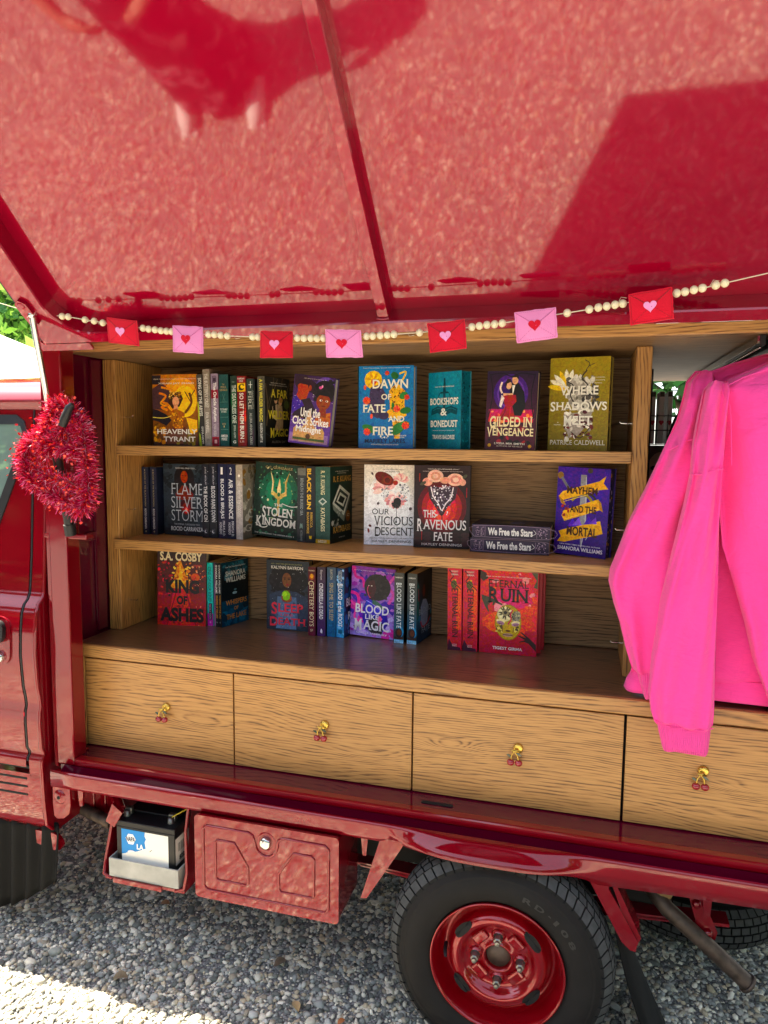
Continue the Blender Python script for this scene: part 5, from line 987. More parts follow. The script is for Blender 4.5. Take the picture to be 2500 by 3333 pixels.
book('cream and silver paperback partly turned, THE CURSE OF THE GODDESS', 'S', -1.149, 2.208, Z2, 0.026, 0.145, 0.259, -5, 0, '#8a8880', '#b0a498', [('g', '#a89c8e', '#b8aeac'), ('s', 12, .1, .1, .9, .95, .09, ['#9a8e80', '#cac0b4'], 4), ('e', .5, .85, .14, .018, '#f0ece4')],
     [('THE CURSE OF THE GODDESS', .28, .72, .30, .78, '#ece6de', dict(V_(bold=.01), serif=True)), ('C.C. GONZALEZ', .4, .64, .05, .18, '#d8d0c8', dict(V_(n='author_name'), serif=True))], 'R',
     [('g', '#8e8a80', '#6a665c'), ('s', 60, .02, .02, .98, .98, .1, ['#a8a49a', '#7a7468', '#c4c0b4', '#8a6a3a', '#5a5648'], 3)], [('CC GONZALEZ', .08, .9, .925, .955, '#a88a50', A_), ('Cu', .2, .7, .28, .40, '#d8d4c8', {}), ('of', .4, .55, .22, .26, '#d8d4c8', {}), ('God', .08, .8, .1, .2, '#d8d4c8', {})], hard=False)
book('dark green front cover tipped right with a golden trident, THE STOLEN KINGDOM', 'F', -1.118, 2.262, Z2 + 0.013, 0.184, 0.030, 0.258, -4, 4.4, '#16241e', '#16241e',
     [('g', '#1d332a', '#1a2622'), ('e', .52, .62, .40, .30, '#235a44'), ('e', .52, .60, .28, .22, '#2f7a5a'), ('s', 80, .02, .02, .98, .98, .035, ['#16281f', '#2a5a44', '#1c3c2e', '#3a6a52'], 3), ('s', 26, .02, .1, .98, .98, .02, ['#8aa06a', '#c8c89a', '#6a8a5a', '#d8d4a8'], 5), ('s', 14, .1, .5, .9, .95, .012, ['#a8e0c8', '#d8f0e4'], 6),
      ('p', [(.325, .90), (.375, .74), (.36, .58), (.46, .55), (.46, .60), (.40, .63), (.41, .76)], '#d8bc7a'), ('p', [(.725, .90), (.675, .74), (.69, .58), (.59, .55), (.59, .60), (.65, .63), (.64, .76)], '#d8bc7a'), ('p', [(.525, .80), (.485, .66), (.50, .54), (.55, .54), (.565, .66)], '#e8d29a'), ('p', [(.40, .60), (.65, .60), (.60, .54), (.55, .52), (.545, .30), (.505, .30), (.50, .52), (.45, .54)], '#c8a868'), ('l', [(.34, .86), (.385, .74), (.375, .61)], .012, '#f4e8c0'), ('l', [(.71, .86), (.665, .74), (.675, .61)], .012, '#8a6a34'), ('e', .525, .585, .03, .028, '#2f6a44'), ('l', [(.60, .47), (.80, .44), (.98, .47), (.92, .52)], .014, '#e8e4da'), ('l', [(.06, .17), (.2, .12), (.32, .14), (.28, .19)], .014, '#e8e4da')],
     [('THE', .44, .62, .425, .46, '#ece8de', dict(B, serif=True)), ('STOLEN', .20, .84, .285, .405, '#ece8de', dict(B, serif=True, drop=0.25)), ('KINGDOM', .08, .92, .155, .265, '#ece8de', dict(B, serif=True, drop=0.2)), ('C.C. GONZALEZ', .22, .78, .925, .955, '#c8b074', dict(A_, serif=True)), ('THE QUEEN AND THE HEIRESS BOOK 2', .06, .90, .03, .05, '#dcd8ce', SM)], hard=False)
book('charcoal spine with grey lettering, BENEATH THE BURIED SEA', 'S', -0.930, 2.222, Z2, 0.030, 0.15, 0.252, 0, 0.8, '#24262a', '#2a2c30', [('g', '#3a3c3e', '#22262a'), ('r', .02, .90, .98, .995, '#6a6a64'), ('p', [(.3, .18), (.5, .2), (.7, .18), (.62, .26), (.5, .24), (.38, .26)], '#6a8078')],
     [('BENEATH THE BURIED SEA', .38, .72, .36, .86, '#a8b0b0', dict(V_(), serif=True)), ('VICTORIA AVIER', .42, .68, .02, .16, '#989ea0', V_(n='author_name'))], hard=False)
book('black spine with bold yellow letters, BLACK SUN', 'S', -0.897, 2.218, Z2, 0.034, 0.15, 0.258, 0, 0.4, '#18181c', '#1d1d22', [('g', '#26262a', '#17171b'), ('p', [(.42, .05), (.62, .05), (.68, .09), (.36, .09)], '#d8b03c')],
     [('BLACK SUN', .14, .58, .44, .97, '#e9b62e', V_(bold=.04)), ('REBECCA', .50, .74, .20, .40, '#e2b040', V_(n='author_name', bold=.01)), ('ROANHORSE', .14, .38, .12, .40, '#e2b040', V_(n='author_name', bold=.01))])
book('thick green paperback turned to show its cover, KATABASIS', 'S', -0.860, 2.216, Z2, 0.055, 0.158, 0.257, -9, 0, '#12241f', '#2f4f45', [('g', '#3a5a50', '#2a463e'), ('r', .01, .003, .99, .055, '#a8842c'), ('p', [(.2, .55), (.5, .60), (.8, .55), (.5, .50)], '#b8bcb0'), ('p', [(.32, .55), (.5, .58), (.68, .55), (.5, .52)], '#3a5a50'), ('p', [(.2, .545), (.5, .495), (.5, .485), (.2, .535)], '#70786c')],
     [('R. F. KUANG', .38, .66, .64, .95, '#e6dcae', dict(V_(bold=.015, n='author_name'), serif=True)), ('KATABASIS', .38, .66, .16, .47, '#e6dcae', dict(V_(bold=.015), serif=True)), ('LARGE', .2, .8, .03, .045, '#f0e8d0', SM), ('PRINT', .2, .8, .012, .026, '#f0e8d0', SM)], 'R',
     [('g', '#16302a', '#0e1c1a'), ('p', [(.10, .52), (.42, .76), (.90, .62), (.62, .34)], '#cfd2c6'), ('p', [(.18, .53), (.43, .71), (.82, .60), (.60, .40)], '#26342f'), ('p', [(.27, .54), (.44, .66), (.74, .58), (.58, .46)], '#cfd2c6'), ('p', [(.34, .545), (.45, .62), (.66, .57), (.56, .50)], '#141f1c'), ('p', [(.10, .52), (.62, .34), (.62, .26), (.14, .44)], '#7c847a'), ('p', [(.62, .34), (.90, .62), (.88, .54), (.62, .26)], '#565e56'), ('s', 16, .1, .2, .5, .42, .05, ['#8a9086', '#5a625a', '#b0b4a8'], 4), ('e', .80, .33, .1, .075, '#7c4a24')],
     [('R. F. KUANG', .12, .92, .80, .875, '#c8973e', dict(AB, serif=True)), ('KATABASIS', .12, .90, .13, .215, '#c8973e', dict(B, serif=True)), ('#1 NEW YORK TIMES BESTSELLING', .2, .8, .93, .942, '#d8d4c4', SM), ('AUTHOR OF BABEL', .3, .7, .905, .917, '#d8d4c4', SM), ('LARGE', .74, .86, .345, .36, '#f0d8b0', SM), ('PRINT', .74, .86, .32, .335, '#f0d8b0', SM), ('A NOVEL', .36, .66, .055, .07, '#c8c4b4', SM)], hard=False)
book('pale silver front cover with a perfume bottle and lotus, OUR VICIOUS DESCENT', 'F', -0.697, 2.238, Z2, 0.167, 0.030, 0.266, 9, 0, '#d8d4d4', '#d0ccd0',
     [('g', '#ded6cc', '#dcdce6'), ('e', .5, .55, .42, .4, '#ebe8ea'), ('f', .40, .70, 9, .24, .055, ['#e8b8b8', '#d89a9c', '#f0cfc8'], 20, 200), ('f', .72, .80, 9, .17, .045, ['#f0c8c4', '#dc9c9e', '#f4dcd4'], 10, 190), ('f', .62, .60, 10, .24, .055, ['#f0d0cc', '#d8989a', '#c88488'], 180, 360), ('f', .62, .62, 7, .15, .04, ['#f4e0dc', '#e4b0b0'], 150, 390), ('e', .40, .83, .20, .075, '#6a2420', -25), ('e', .46, .81, .085, .05, '#8a3a34', -25), ('e', .46, .81, .055, .032, '#54201c', -25), ('e', .62, .78, .05, .03, '#a83a34'), ('s', 26, .34, .56, .5, .72, .018, ['#8a8a94', '#c8c8d0', '#6a6a74'], 3), ('s', 30, .70, .56, .88, .76, .022, ['#7a7a84', '#b8b8c4', '#5a5a64'], 4), ('e', .66, .55, .075, .045, '#1e1a1e'), ('f', .64, .52, 7, .1, .03, ['#1e1a1e', '#332a2e'], 180, 360), ('l', [(.64, .46), (.645, .38), (.64, .30)], .01, '#1e1a1e'), ('e', .64, .295, .018, .018, '#1e1a1e'),
      ('e', .16, .89, .02, .02, '#4a3a40', 30), ('e', .28, .52, .03, .016, '#4a3a40', 50), ('e', .92, .46, .03, .02, '#4a3a40', -40), ('e', .12, .24, .024, .02, '#5a2a2c', 60), ('e', .09, .18, .02, .03, '#7a3a3c', 10)],
     [('OUR', .16, .50, .385, .455, '#1f1a20', {}), ('VICIOUS', .20, .97, .25, .36, '#1f1a20', dict({}, serif=True, drop=0.15)), ('DESCENT', .22, .98, .125, .225, '#1f1a20', dict({}, serif=True, drop=0.15)), ('HAYLEY DENNINGS', .16, .94, .035, .065, '#26222a', A_), ('New York Times Bestselling Author of This Ravenous Fate', .12, .99, .08, .095, '#26222a', SM), ('The most bittersweet poison.', .36, .78, .935, .95, '#3a343a', SM), ('The deadliest cure.', .42, .70, .91, .924, '#3a343a', SM)])
book('black and red front cover with roses and draped pearls, THIS RAVENOUS FATE', 'F', -0.527, 2.236, Z2, 0.181, 0.030, 0.268, 4, 0, '#1f1216', '#1f1216',
     [('g', '#2c1c20', '#1c1216'), ('e', .50, .50, .44, .32, '#5a141c'), ('e', .50, .49, .36, .26, '#a01c28'), ('e', .50, .48, .27, .2, '#d0343c'), ('e', .50, .47, .16, .13, '#ee6a64'), ('p', [(.24, .74), (.78, .74), (.74, .60), (.62, .52), (.54, .42), (.46, .42), (.36, .52), (.28, .60)], '#3a2c3a'), ('s', 90, .32, .52, .70, .76, .018, ['#d8d0d8', '#a89cac', '#6a5c70', '#f4eef4'], 3), ('l', [(.26, .74), (.30, .60), (.42, .50), (.50, .40), (.58, .50), (.70, .60), (.76, .74)], .03, '#3a242c'), ('l', [(.30, .74), (.35, .62), (.44, .54), (.50, .46), (.57, .54), (.66, .62), (.70, .74)], .018, '#e8dce0'), ('s', 16, .34, .36, .66, .5, .016, ['#e8d8dc', '#f8f0f0', '#a02a34'], 5), ('l', [(.5, .42), (.51, .34), (.5, .3)], .014, '#1a1014'),
      ('e', .24, .80, .09, .05, '#e8a898'), ('e', .38, .87, .14, .075, '#f0c4b4'), ('e', .38, .87, .09, .05, '#dc9c8c'), ('e', .38, .87, .05, .028, '#f0c4b4'), ('e', .73, .83, .15, .075, '#efbfae'), ('e', .74, .83, .1, .05, '#d8968a'), ('e', .74, .83, .055, .028, '#f2ccbc'), ('e', .86, .80, .06, .04, '#e4a898'), ('e', .55, .82, .09, .04, '#e4a490'), ('e', .16, .78, .06, .02, '#4a4a3c', 30), ('e', .9, .87, .05, .018, '#4a4a3c', 40)] +
     [('e', .5 + .17 * ((i % 6) - 2.5), .17 - .055 * (i // 6), .08, .03, '#3a2228' if i % 2 else '#2c181e') for i in range(18)] + [('r', .09, .80, .105, .90, '#a03a3c'), ('r', .93, .62, .945, .74, '#a03a3c'), ('r', .14, .09, .155, .2, '#a03a3c')],
     [('THIS', .17, .40, .37, .46, '#f5ecea', dict({'bold': .01}, serif=True)), ('RAVENOUS', .06, .94, .225, .345, '#f5ecea', dict({'bold': .01}, serif=True, drop=0.2)), ('FATE', .36, .70, .09, .195, '#f5ecea', dict({'bold': .01}, serif=True)), ('HAYLEY DENNINGS', .15, .87, .03, .06, '#f0e6e4', A_), ('"Deliciously dark and beautifully vicious."', .24, .80, .945, .962, '#f0e6e4', SM), ('Ava Reid, #1 New York Times bestselling author of A Study in Drowning', .15, .86, .92, .932, '#d8c8c8', SM)])
def flat_book(label, x, y, z, L, D, H, yaw):
    o = empty('book', (x, y, z), label, 'book', 'pair of violet books lying flat', (0, 0, R(yaw)))
    c = MB(); col = lin('#2c2038'); b = 0.0008
    c.box(0, L, 0.002, D, 0, b, col); c.box(0, L, 0.002, D, H - b, H, lin('#1e1626'))
    c.add([(a, q, zz) for a in (0, L) for q, zz in ((0.003, 0), (0.0006, 0.001), (0, H * 0.2), (-0.0008, H * 0.5), (0, H * 0.8), (0.0006, H - 0.001), (0.003, H))], [(i, 7 + i, 8 + i, i + 1) for i in range(6)], col, True)
    c.build('cover', M['printc'], o); MB().box(0.0006, L - 0.0006, 0.004, D - 0.002, b, H - b, lin('#cdbfa2')).build('pages', M['pages'], o)
    fn = lambda a, q, o_: (a, -0.0008 - o_, q); mb = MB(); fr_ = '#a888a0'
    draw(mb, [('g', '#3a2a48', '#2a1e36'), ('l', [(.03, .12), (.03, .88), (.97, .88), (.97, .12), (.03, .12)], .004, fr_), ('r', .17, .14, .174, .86, fr_), ('r', .83, .14, .834, .86, fr_), ('s', 26, .04, .18, .10, .84, .008, [fr_, '#6a4a70'], 3), ('s', 16, .14, .18, .165, .84, .006, [fr_, '#6a4a70'], 4), ('s', 40, .845, .18, .96, .84, .008, [fr_, '#6a4a70', '#c8a8bc'], 5), ('l', [(.76, .3), (.82, .5), (.79, .72)], .005, '#f2ece8')], L, H, fn)
    mb.build('spine_art', M['printc'], o)
    mb = MB(); fit_text(mb, 'We Free the Stars', .21 * L, .78 * L, .26 * H, .80 * H, fn, '#f6f0ea', bold=.035, off=.0014); mb.build('title', M['printc'], o)
    mb = MB(); v = fit_text(mb, 'FAIZAL', 0, 1, 0, 1, lambda a, q, o_: fn((.135 - .02 * q) * L, (.2 + .6 * a) * H, o_), '#c8a8bc', off=.0014); mb.build('author_name', M['printc'], o)
    mb = MB(); draw(mb, [('g', '#2c2230', '#241c2a'), ('e', .45, .5, .12, .2, '#6a5a2c'), ('e', .55, .45, .1, .16, '#4a4a70'), ('s', 20, .1, .1, .9, .9, .05, ['#3a2c40', '#5a4a30', '#241a28'], 6)], L, D, lambda a, q, o_: (a, q, H + o_)); mb.build('cover_art', M['printc'], o)
flat_book('lower of the two violet We Free the Stars copies lying flat', -0.3375, 2.205, Z2, 0.243, 0.155, 0.0445, -0.8)
flat_book('upper violet We Free the Stars copy stacked on its twin', -0.331, 2.200, Z2 + 0.0449, 0.240, 0.155, 0.0435, -1.6)
book('royal purple hardcover with golden ribbons round a dagger, MAYHEM AND THE MORTAL', 'F', -0.083, 2.250, Z2 + 0.004, 0.165, 0.045, 0.268, -22, 1.6, '#3f2a8a', '#3f2a8a',
     [('g', '#4a2f9a', '#34206e'), ('s', 20, .04, .5, .96, .98, .1, ['#43299a', '#3c2484', '#5236a4'], 3), ('p', [(.45, .92), (.56, .92), (.60, .40), (.52, .08), (.47, .40)], '#8a8a94'), ('l', [(.55, .9), (.58, .4), (.53, .1)], .012, '#c8c8d0'), ('p', [(.60, .18), (.74, .30), (.68, .34)], '#9a9aa4'), ('e', .06, .90, .06, .04, '#8a6a3c'), ('l', [(.08, .88), (.2, .78), (.3, .7)], .05, '#70707c'), ('e', .62, .97, .05, .03, '#3a3430'), ('l', [(.3, .62), (.45, .70), (.6, .68), (.72, .6)], .05, '#8a7a3c'), ('l', [(.55, .72), (.72, .68), (.80, .56)], .04, '#2a2424'),
      ('p', [(.12, .72), (.80, .86), (.92, .92), (.88, .84), (.97, .78), (.80, .76), (.14, .62), (.04, .66)], '#e7a92c'), ('p', [(.04, .66), (.14, .62), (.20, .56), (.10, .58)], '#a8741c'), ('p', [(.15, .50), (.80, .66), (.84, .54), (.18, .38), (.12, .44)], '#e7a92c'), ('p', [(.80, .66), (.86, .62), (.90, .52), (.84, .54)], '#b07a1e'), ('p', [(.08, .26), (.20, .29), (.86, .42), (.92, .28), (.84, .26), (.20, .14), (.06, .14), (.13, .20)], '#e7a92c'), ('l', [(.14, .60), (.80, .745)], .008, '#f6d67c'), ('l', [(.18, .40), (.83, .555)], .008, '#f6d67c'), ('p', [(.24, .32), (.34, .42), (.44, .34)], '#6a4ac0'), ('p', [(.34, .34), (.46, .44), (.52, .35)], '#8a6ad8'), ('p', [(.56, .36), (.64, .47), (.72, .38)], '#5a3ab0'), ('p', [(.66, .38), (.78, .46), (.80, .38)], '#7a5ac8'), ('s', 12, .08, .42, .28, .56, .03, ['#8a1a1c', '#b0262a'], 5)],
     [('MAYHEM', .20, .78, .70, .785, '#47220a', {'bold': .03}), ('AND THE', .28, .78, .49, .57, '#47220a', {'bold': .03}), ('MORTAL', .24, .82, .225, .33, '#47220a', {'bold': .03}), ('SHANORA WILLIAMS', .08, .94, .05, .095, '#f2ecf4', AB), ('NEW YORK TIMES BESTSELLING AUTHOR', .12, .90, .11, .125, '#e4dcec', SM)],
     'R', [('g', '#262a50', '#20244a'), ('s', 50, .05, .02, .95, .98, .14, ['#c09a4a', '#a8a0c8', '#2f3560', '#1c2044'], 4)], pages='#20244a')

# ---------------- bottom shelf, standing on the counter
book('black and scarlet front cover with an explosion, KING OF ASHES, left end of the counter', 'F', -1.458, 2.190, Z3, 0.180, 0.036, 0.272, 10, 1.2, '#1c1a1c', '#1c1a1c',
     [('g', '#2c2626', '#8a2a30'), ('g', '#8a2430', '#c83c3c', .004, .003, .996, .45), ('s', 50, .0, .4, .3, .9, .03, ['#b02434', '#5a1c24', '#2a2022', '#d83a44'], 3), ('s', 40, .7, .5, .98, .8, .02, ['#e07a5a', '#3a2422', '#f0b08a'], 4), ('p', [(.26, .50), (.36, .66), (.42, .84), (.47, .90), (.52, .80), (.56, .72), (.66, .60), (.74, .50)], '#e8862c'), ('p', [(.34, .50), (.42, .68), (.47, .82), (.52, .68), (.62, .50)], '#f6b43c'), ('s', 60, .30, .50, .68, .84, .03, ['#f4a83a', '#e87a28', '#f8d070', '#c8501e'], 5), ('e', .78, .66, .09, .05, '#d8502c'), ('p', [(.34, .50), (.64, .50), (.80, .0), (.2, .0)], '#d84848'), ('s', 50, .04, .0, .96, .30, .04, ['#b02c34', '#e05a54', '#8a1c28', '#f08a78'], 7), ('l', [(.40, .48), (.2, .0)], .02, '#8a1c28'), ('l', [(.58, .48), (.8, .0)], .02, '#8a1c28')],
     [('S.A. COSBY', .06, .92, .865, .985, '#f2e0b4', {'bold': .035, 'n': 'author_name'}), ('KING', .18, .86, .435, .62, '#211a1e', {'bold': .05}), ('OF', .40, .62, .285, .405, '#211a1e', {'bold': .05}), ('ASHES', .06, .96, .055, .245, '#211a1e', {'bold': .05}), ('A NOVEL', .74, .92, .80, .825, '#e84a40', AB)])
book('bright turquoise and magenta spine, ONE OF OUR KIND', 'S', -1.2775, 2.229, Z3, 0.022, 0.14, 0.230, 0, 0, '#20b8b4', '#1fb9b4', [('r', .01, .2, .99, .997, '#2cc4bc'), ('r', .01, .003, .99, .2, '#b42c9c'), ('r', .22, .10, .82, .36, '#1f2a2c'), ('e', .5, .06, .16, .016, '#d890d0')],
     [('ONE OF OUR KIND', .22, .76, .39, .93, '#17403e', dict(V_(bold=-.005), serif=True)), ('NICOLA YOON', .34, .68, .115, .345, '#dfa0d4', V_(n='author_name'))], hard=False)
book('very thin lilac spine wedged beside the turquoise one', 'S', -1.2545, 2.236, Z3, 0.0115, 0.13, 0.230, 0, 0, '#3a2a40', '#8a5a8c', [('g', '#5a4058', '#a878a8')], [('MY DREAMS OF THE TRUE LIFE', .3, .8, .25, .92, '#5a2a5c', V_())], hard=False)
wa = [('g', '#1d2426', '#12181c')]
wt = [('SHANORA WILLIAMS', .1, .75, .53, .97, '#e8e6e0', V_(n='author_name', bold=.02)), ('WHISPERS OF THE LAKE', .2, .85, .14, .50, '#d08a34', V_(bold=.02)), ('+', .25, .75, .06, .09, '#9aa0a0', {'n': 'publisher_mark'})]
book('first black WHISPERS OF THE LAKE spine, half hidden next to the lilac one', 'S', -1.2425, 2.224, Z3, 0.0125, 0.135, 0.230, -3, 0, '#0e1418', '#14191c', wa, wt, hard=False)
book('second WHISPERS OF THE LAKE copy turned to show its stormy blue cover', 'S', -1.2285, 2.2235, Z3, 0.0125, 0.135, 0.232, -17, 0, '#0e1c26', '#14191c', wa, wt, 'R',
     [('g', '#1f3a48', '#12405a'), ('g', '#0c1418', '#0c1418', .004, .40, .996, .72), ('g', '#12303e', '#0e1418', .004, .72, .996, .997), ('s', 30, .02, .76, .98, .98, .09, ['#1f4656', '#2f5a6a', '#16303c', '#3a6a7a'], 3), ('s', 30, .02, .02, .98, .30, .12, ['#123a54', '#1a5070', '#0c2a3c', '#2a6484'], 4), ('e', .48, .5, .08, .02, '#8aa8b4'), ('e', .5, .55, .05, .015, '#5a7a88')],
     [('SHANORA', .14, .88, .775, .855, '#d6d8d6', AB), ('WILLIAMS', .14, .88, .68, .76, '#d6d8d6', AB), ('WHISPERS', .14, .92, .32, .40, '#c8812e', B), ('OF', .44, .60, .23, .285, '#c8812e', B), ('THE LAKE', .16, .90, .10, .18, '#c8812e', B), ('New York Times Bestselling Author', .14, .88, .90, .93, '#d6d8d6', SM)], hard=False)
book('dark grey front cover of a curly-haired woman holding a green apple, SLEEP LIKE DEATH', 'F', -1.061, 2.258, Z3, 0.161, 0.036, 0.248, 0, 0, '#20262e', '#20262e',
     [('g', '#2c333c', '#232c3a'), ('e', .52, .72, .46, .20, '#17161a'), ('s', 90, .08, .52, .96, .90, .045, ['#1a181c', '#222024', '#141316'], 3), ('e', .46, .42, .36, .16, '#2c3442'), ('p', [(.06, .50), (.3, .56), (.7, .56), (.96, .48), (.98, .2), (.8, .04), (.2, .04), (.1, .22)], '#333d50'), ('p', [(.26, .48), (.7, .48), (.74, .10), (.22, .10)], '#5a6c8c'), ('p', [(.3, .30), (.66, .30), (.7, .02), (.22, .02)], '#667ca0'), ('s', 24, .2, .04, .76, .46, .05, ['#4a5a78', '#7088ac', '#3a4660'], 6), ('p', [(.42, .58), (.54, .58), (.58, .50), (.36, .50)], '#6a4630'), ('e', .48, .72, .105, .105, '#7a5038'), ('e', .435, .735, .025, .008, '#1a1210'), ('e', .53, .735, .025, .008, '#1a1210'), ('l', [(.40, .757), (.46, .752)], .012, '#1a1210'), ('l', [(.505, .752), (.565, .757)], .012, '#1a1210'), ('l', [(.485, .73), (.475, .69), (.495, .685)], .01, '#5a3826'), ('e', .485, .655, .035, .012, '#8a2a2c'), ('p', [(.36, .80), (.42, .83), (.55, .83), (.60, .80), (.6, .84), (.48, .86), (.36, .84)], '#17161a'),
      ('e', .48, .45, .12, .05, '#8a4a3a'), ('e', .46, .50, .10, .07, '#7fbf2c'), ('e', .44, .52, .05, .035, '#b4e25a'), ('l', [(.46, .56), (.45, .59)], .012, '#4a3a1c'), ('l', [(.37, .44), (.37, .49)], .035, '#9a5844'), ('l', [(.56, .44), (.57, .50)], .035, '#9a5844'), ('s', 60, .02, .02, .98, .98, .006, ['#e8ecf0', '#c8d0d8'], 8)],
     [('SLEEP', .12, .86, .26, .385, '#ea3048', dict(B, serif=True, drop=0.3)), ('LIKE', .33, .63, .205, .24, '#ea3048', dict({}, serif=True)), ('DEATH', .08, .92, .075, .18, '#ea3048', dict(B, serif=True, drop=0.22)), ('KALYNN BAYRON', .12, .86, .875, .92, '#eeeae4', AB), ('NEW YORK TIMES BESTSELLING AUTHOR', .12, .84, .94, .955, '#a8a86a', SM)])
book('maroon spine with gold letters, CEMETERY BOYS', 'S', -0.8885, 2.220, Z3, 0.0265, 0.14, 0.238, -2, 0, '#3a1420', '#5c1c2a', [('g', '#522028', '#5c1830'), ('e', .5, .86, .36, .045, '#a8501e'), ('e', .5, .87, .22, .03, '#e0a848')],
     [('CEMETERY BOYS', .20, .80, .14, .80, '#ead9b0', dict(V_(), serif=True, drop=0.2)), ('THOMAS', .08, .92, .94, .957, '#e6d4b0', AB), ('SF', .3, .7, .065, .1, '#e6d4b0', {'n': 'publisher_mark'})], hard=False)
book('plum spine with white letters, CINDERELLA IS DEAD', 'S', -0.857, 2.224, Z3, 0.0295, 0.14, 0.239, -2, 0, '#2c1c34', '#43304e', [('g', '#3f3240', '#44285c'), ('p', [(.35, .06), (.6, .04), (.66, .08), (.5, .115), (.4, .09)], '#e0d4e4')],
     [('CINDERELLA IS DEAD', .26, .74, .25, .77, '#f4eef2', dict(V_(bold=.015), serif=True)), ('Bayron', .34, .66, .82, .96, '#eee6ee', V_(n='author_name'))], hard=False)
book('steel blue spine with gold letters, SING ME TO SLEEP', 'S', -0.822, 2.225, Z3, 0.0315, 0.14, 0.240, -2, 0, '#16304c', '#284e70', [('g', '#46566a', '#1c5a8a'), ('s', 20, .04, .05, .96, .5, .12, ['#1f5080', '#2f6ea0', '#183c60'], 3)],
     [('SING ME TO SLEEP', .30, .72, .24, .78, '#c9b27a', dict(V_(), serif=True)), ('BURTON', .38, .64, .83, .97, '#d0c8b0', V_(n='author_name'))], hard=False)
book('blue flame paperback showing spine and edge of cover, BLOOD AT THE ROOT', 'S', -0.789, 2.227, Z3, 0.0285, 0.14, 0.239, -7, 0, '#12182a', '#2c5078', [('g', '#2a3a5c', '#5a9ad0'), ('s', 30, .04, .02, .96, .5, .16, ['#3a78b4', '#8ac0e8', '#24507c'], 3), ('s', 14, .04, .7, .96, .98, .16, ['#3a5a8c', '#9ac4ec'], 4), ('r', .25, .06, .75, .115, '#1f5a78')],
     [('BLOOD at the ROOT', .24, .80, .16, .78, '#f0f4f8', dict(V_(bold=.02), serif=True, drop=0.2)), ('LADARRION', .54, .74, .81, .97, '#e8f0f8', V_(n='author_name')), ('WILLIAMS', .26, .46, .83, .96, '#e8f0f8', V_(n='author_name'))], 'R',
     [('g', '#1c2840', '#1f3454'), ('s', 50, .02, .02, .98, .98, .12, ['#2f4c7c', '#14203a', '#3f66a0', '#0f1626'], 5), ('l', [(.2, .1), (.4, .4), (.3, .7)], .03, '#6aa0d8')], [('BLOOD', .1, .95, .44, .56, '#dfe6f0', B), ('ROOT', .2, .95, .24, .36, '#dfe6f0', B), ('LADARRION', .2, .95, .05, .09, '#b8d0ec', A_)], hard=False)
book('violet and pink swirling front cover of a woman with an afro, BLOOD LIKE MAGIC', 'F', -0.7535, 2.262, Z3 + 0.005, 0.158, 0.034, 0.240, -4, 1.8, '#6a3a9c', '#6a3a9c',
     [('g', '#8a4aa8', '#a890dc'), ('s', 60, .0, .0, 1, 1, .12, ['#a048b4', '#5a48b0', '#d85aa8', '#7a4ac0', '#b878d0', '#4a3aa0'], 3), ('l', [(.0, .62), (.16, .58), (.2, .44), (.28, .34)], .07, '#ec3c9c'), ('l', [(.05, .99), (.1, .85), (.26, .82), (.3, .7)], .06, '#e05aa8'), ('l', [(.98, .9), (.85, .76), (.96, .64), (.86, .5)], .06, '#e070c0'), ('l', [(.0, .5), (.12, .4), (.1, .26), (.24, .2)], .05, '#f06ab4'), ('l', [(.98, .3), (.84, .24), (.9, .1)], .09, '#c8b4f0'), ('l', [(.0, .14), (.2, .1), (.4, .04)], .1, '#c8a8f0'), ('e', .60, .72, .30, .19, '#2a2628'), ('s', 40, .32, .55, .9, .90, .04, ['#2a2628', '#383234', '#221e20'], 6), ('p', [(.42, .56), (.56, .60), (.58, .48), (.44, .48)], '#33222a'), ('p', [(.40, .80), (.52, .82), (.58, .70), (.52, .58), (.44, .56), (.40, .62), (.375, .66), (.39, .72)], '#4a2c30'), ('l', [(.40, .74), (.376, .67), (.42, .58), (.46, .57)], .012, '#e86a8c'), ('e', .47, .735, .018, .007, '#f0e8e4'), ('e', .405, .735, .012, .006, '#f0e8e4'), ('e', .43, .63, .03, .01, '#6a2a38'), ('p', [(.36, .52), (.5, .52), (.66, .46), (.82, .40), (.88, .22), (.74, .08), (.36, .10), (.28, .26), (.30, .42)], '#3c34a4'), ('p', [(.36, .52), (.46, .54), (.62, .46), (.76, .42), (.8, .34), (.5, .32), (.32, .36)], '#5a54cc'), ('p', [(.5, .54), (.62, .52), (.8, .42), (.74, .40), (.6, .46), (.5, .48)], '#43685c'), ('p', [(.42, .10), (.4, .24), (.56, .28), (.76, .2), (.74, .06), (.5, .06)], '#2c2830'), ('l', [(.36, .52), (.5, .48), (.64, .42), (.8, .40)], .014, '#b4a8f4'), ('p', [(.62, .28), (.68, .32), (.74, .28), (.70, .22), (.66, .17)], '#e87ab0'), ('p', [(.08, .14), (.22, .17), (.18, .12), (.10, .10)], '#1a1420')],
     [('BLOOD', .12, .88, .335, .465, '#f6eefa', B), ('LIKE', .34, .66, .255, .325, '#f6eefa', dict(B, serif=True)), ('MAGIC', .10, .90, .10, .24, '#f6eefa', dict(B, serif=True, drop=0.15)), ('LISELLE SAMBURY', .16, .86, .04, .065, '#f0e4f8', dict(AB, serif=True)), ('A searing debut tale of blood magic and fate', .06, .94, .935, .95, '#e8d8f0', SM)], hard=False)
fa = [('g', '#4a4a46', '#28404c'), ('g', '#28343a', '#2a5a74', .004, .2, .996, .5), ('e', .62, .165, .4, .075, '#4a8ab8'), ('e', .5, .15, .36, .07, '#2a1c1c'), ('e', .55, .155, .22, .045, '#5a3428'), ('p', [(.05, .1), (.4, .08), (.95, .1), (.95, .04), (.05, .04)], '#3a2420'), ('g', '#7ab0d8', '#a8d0ec', .01, .003, .99, .055)]
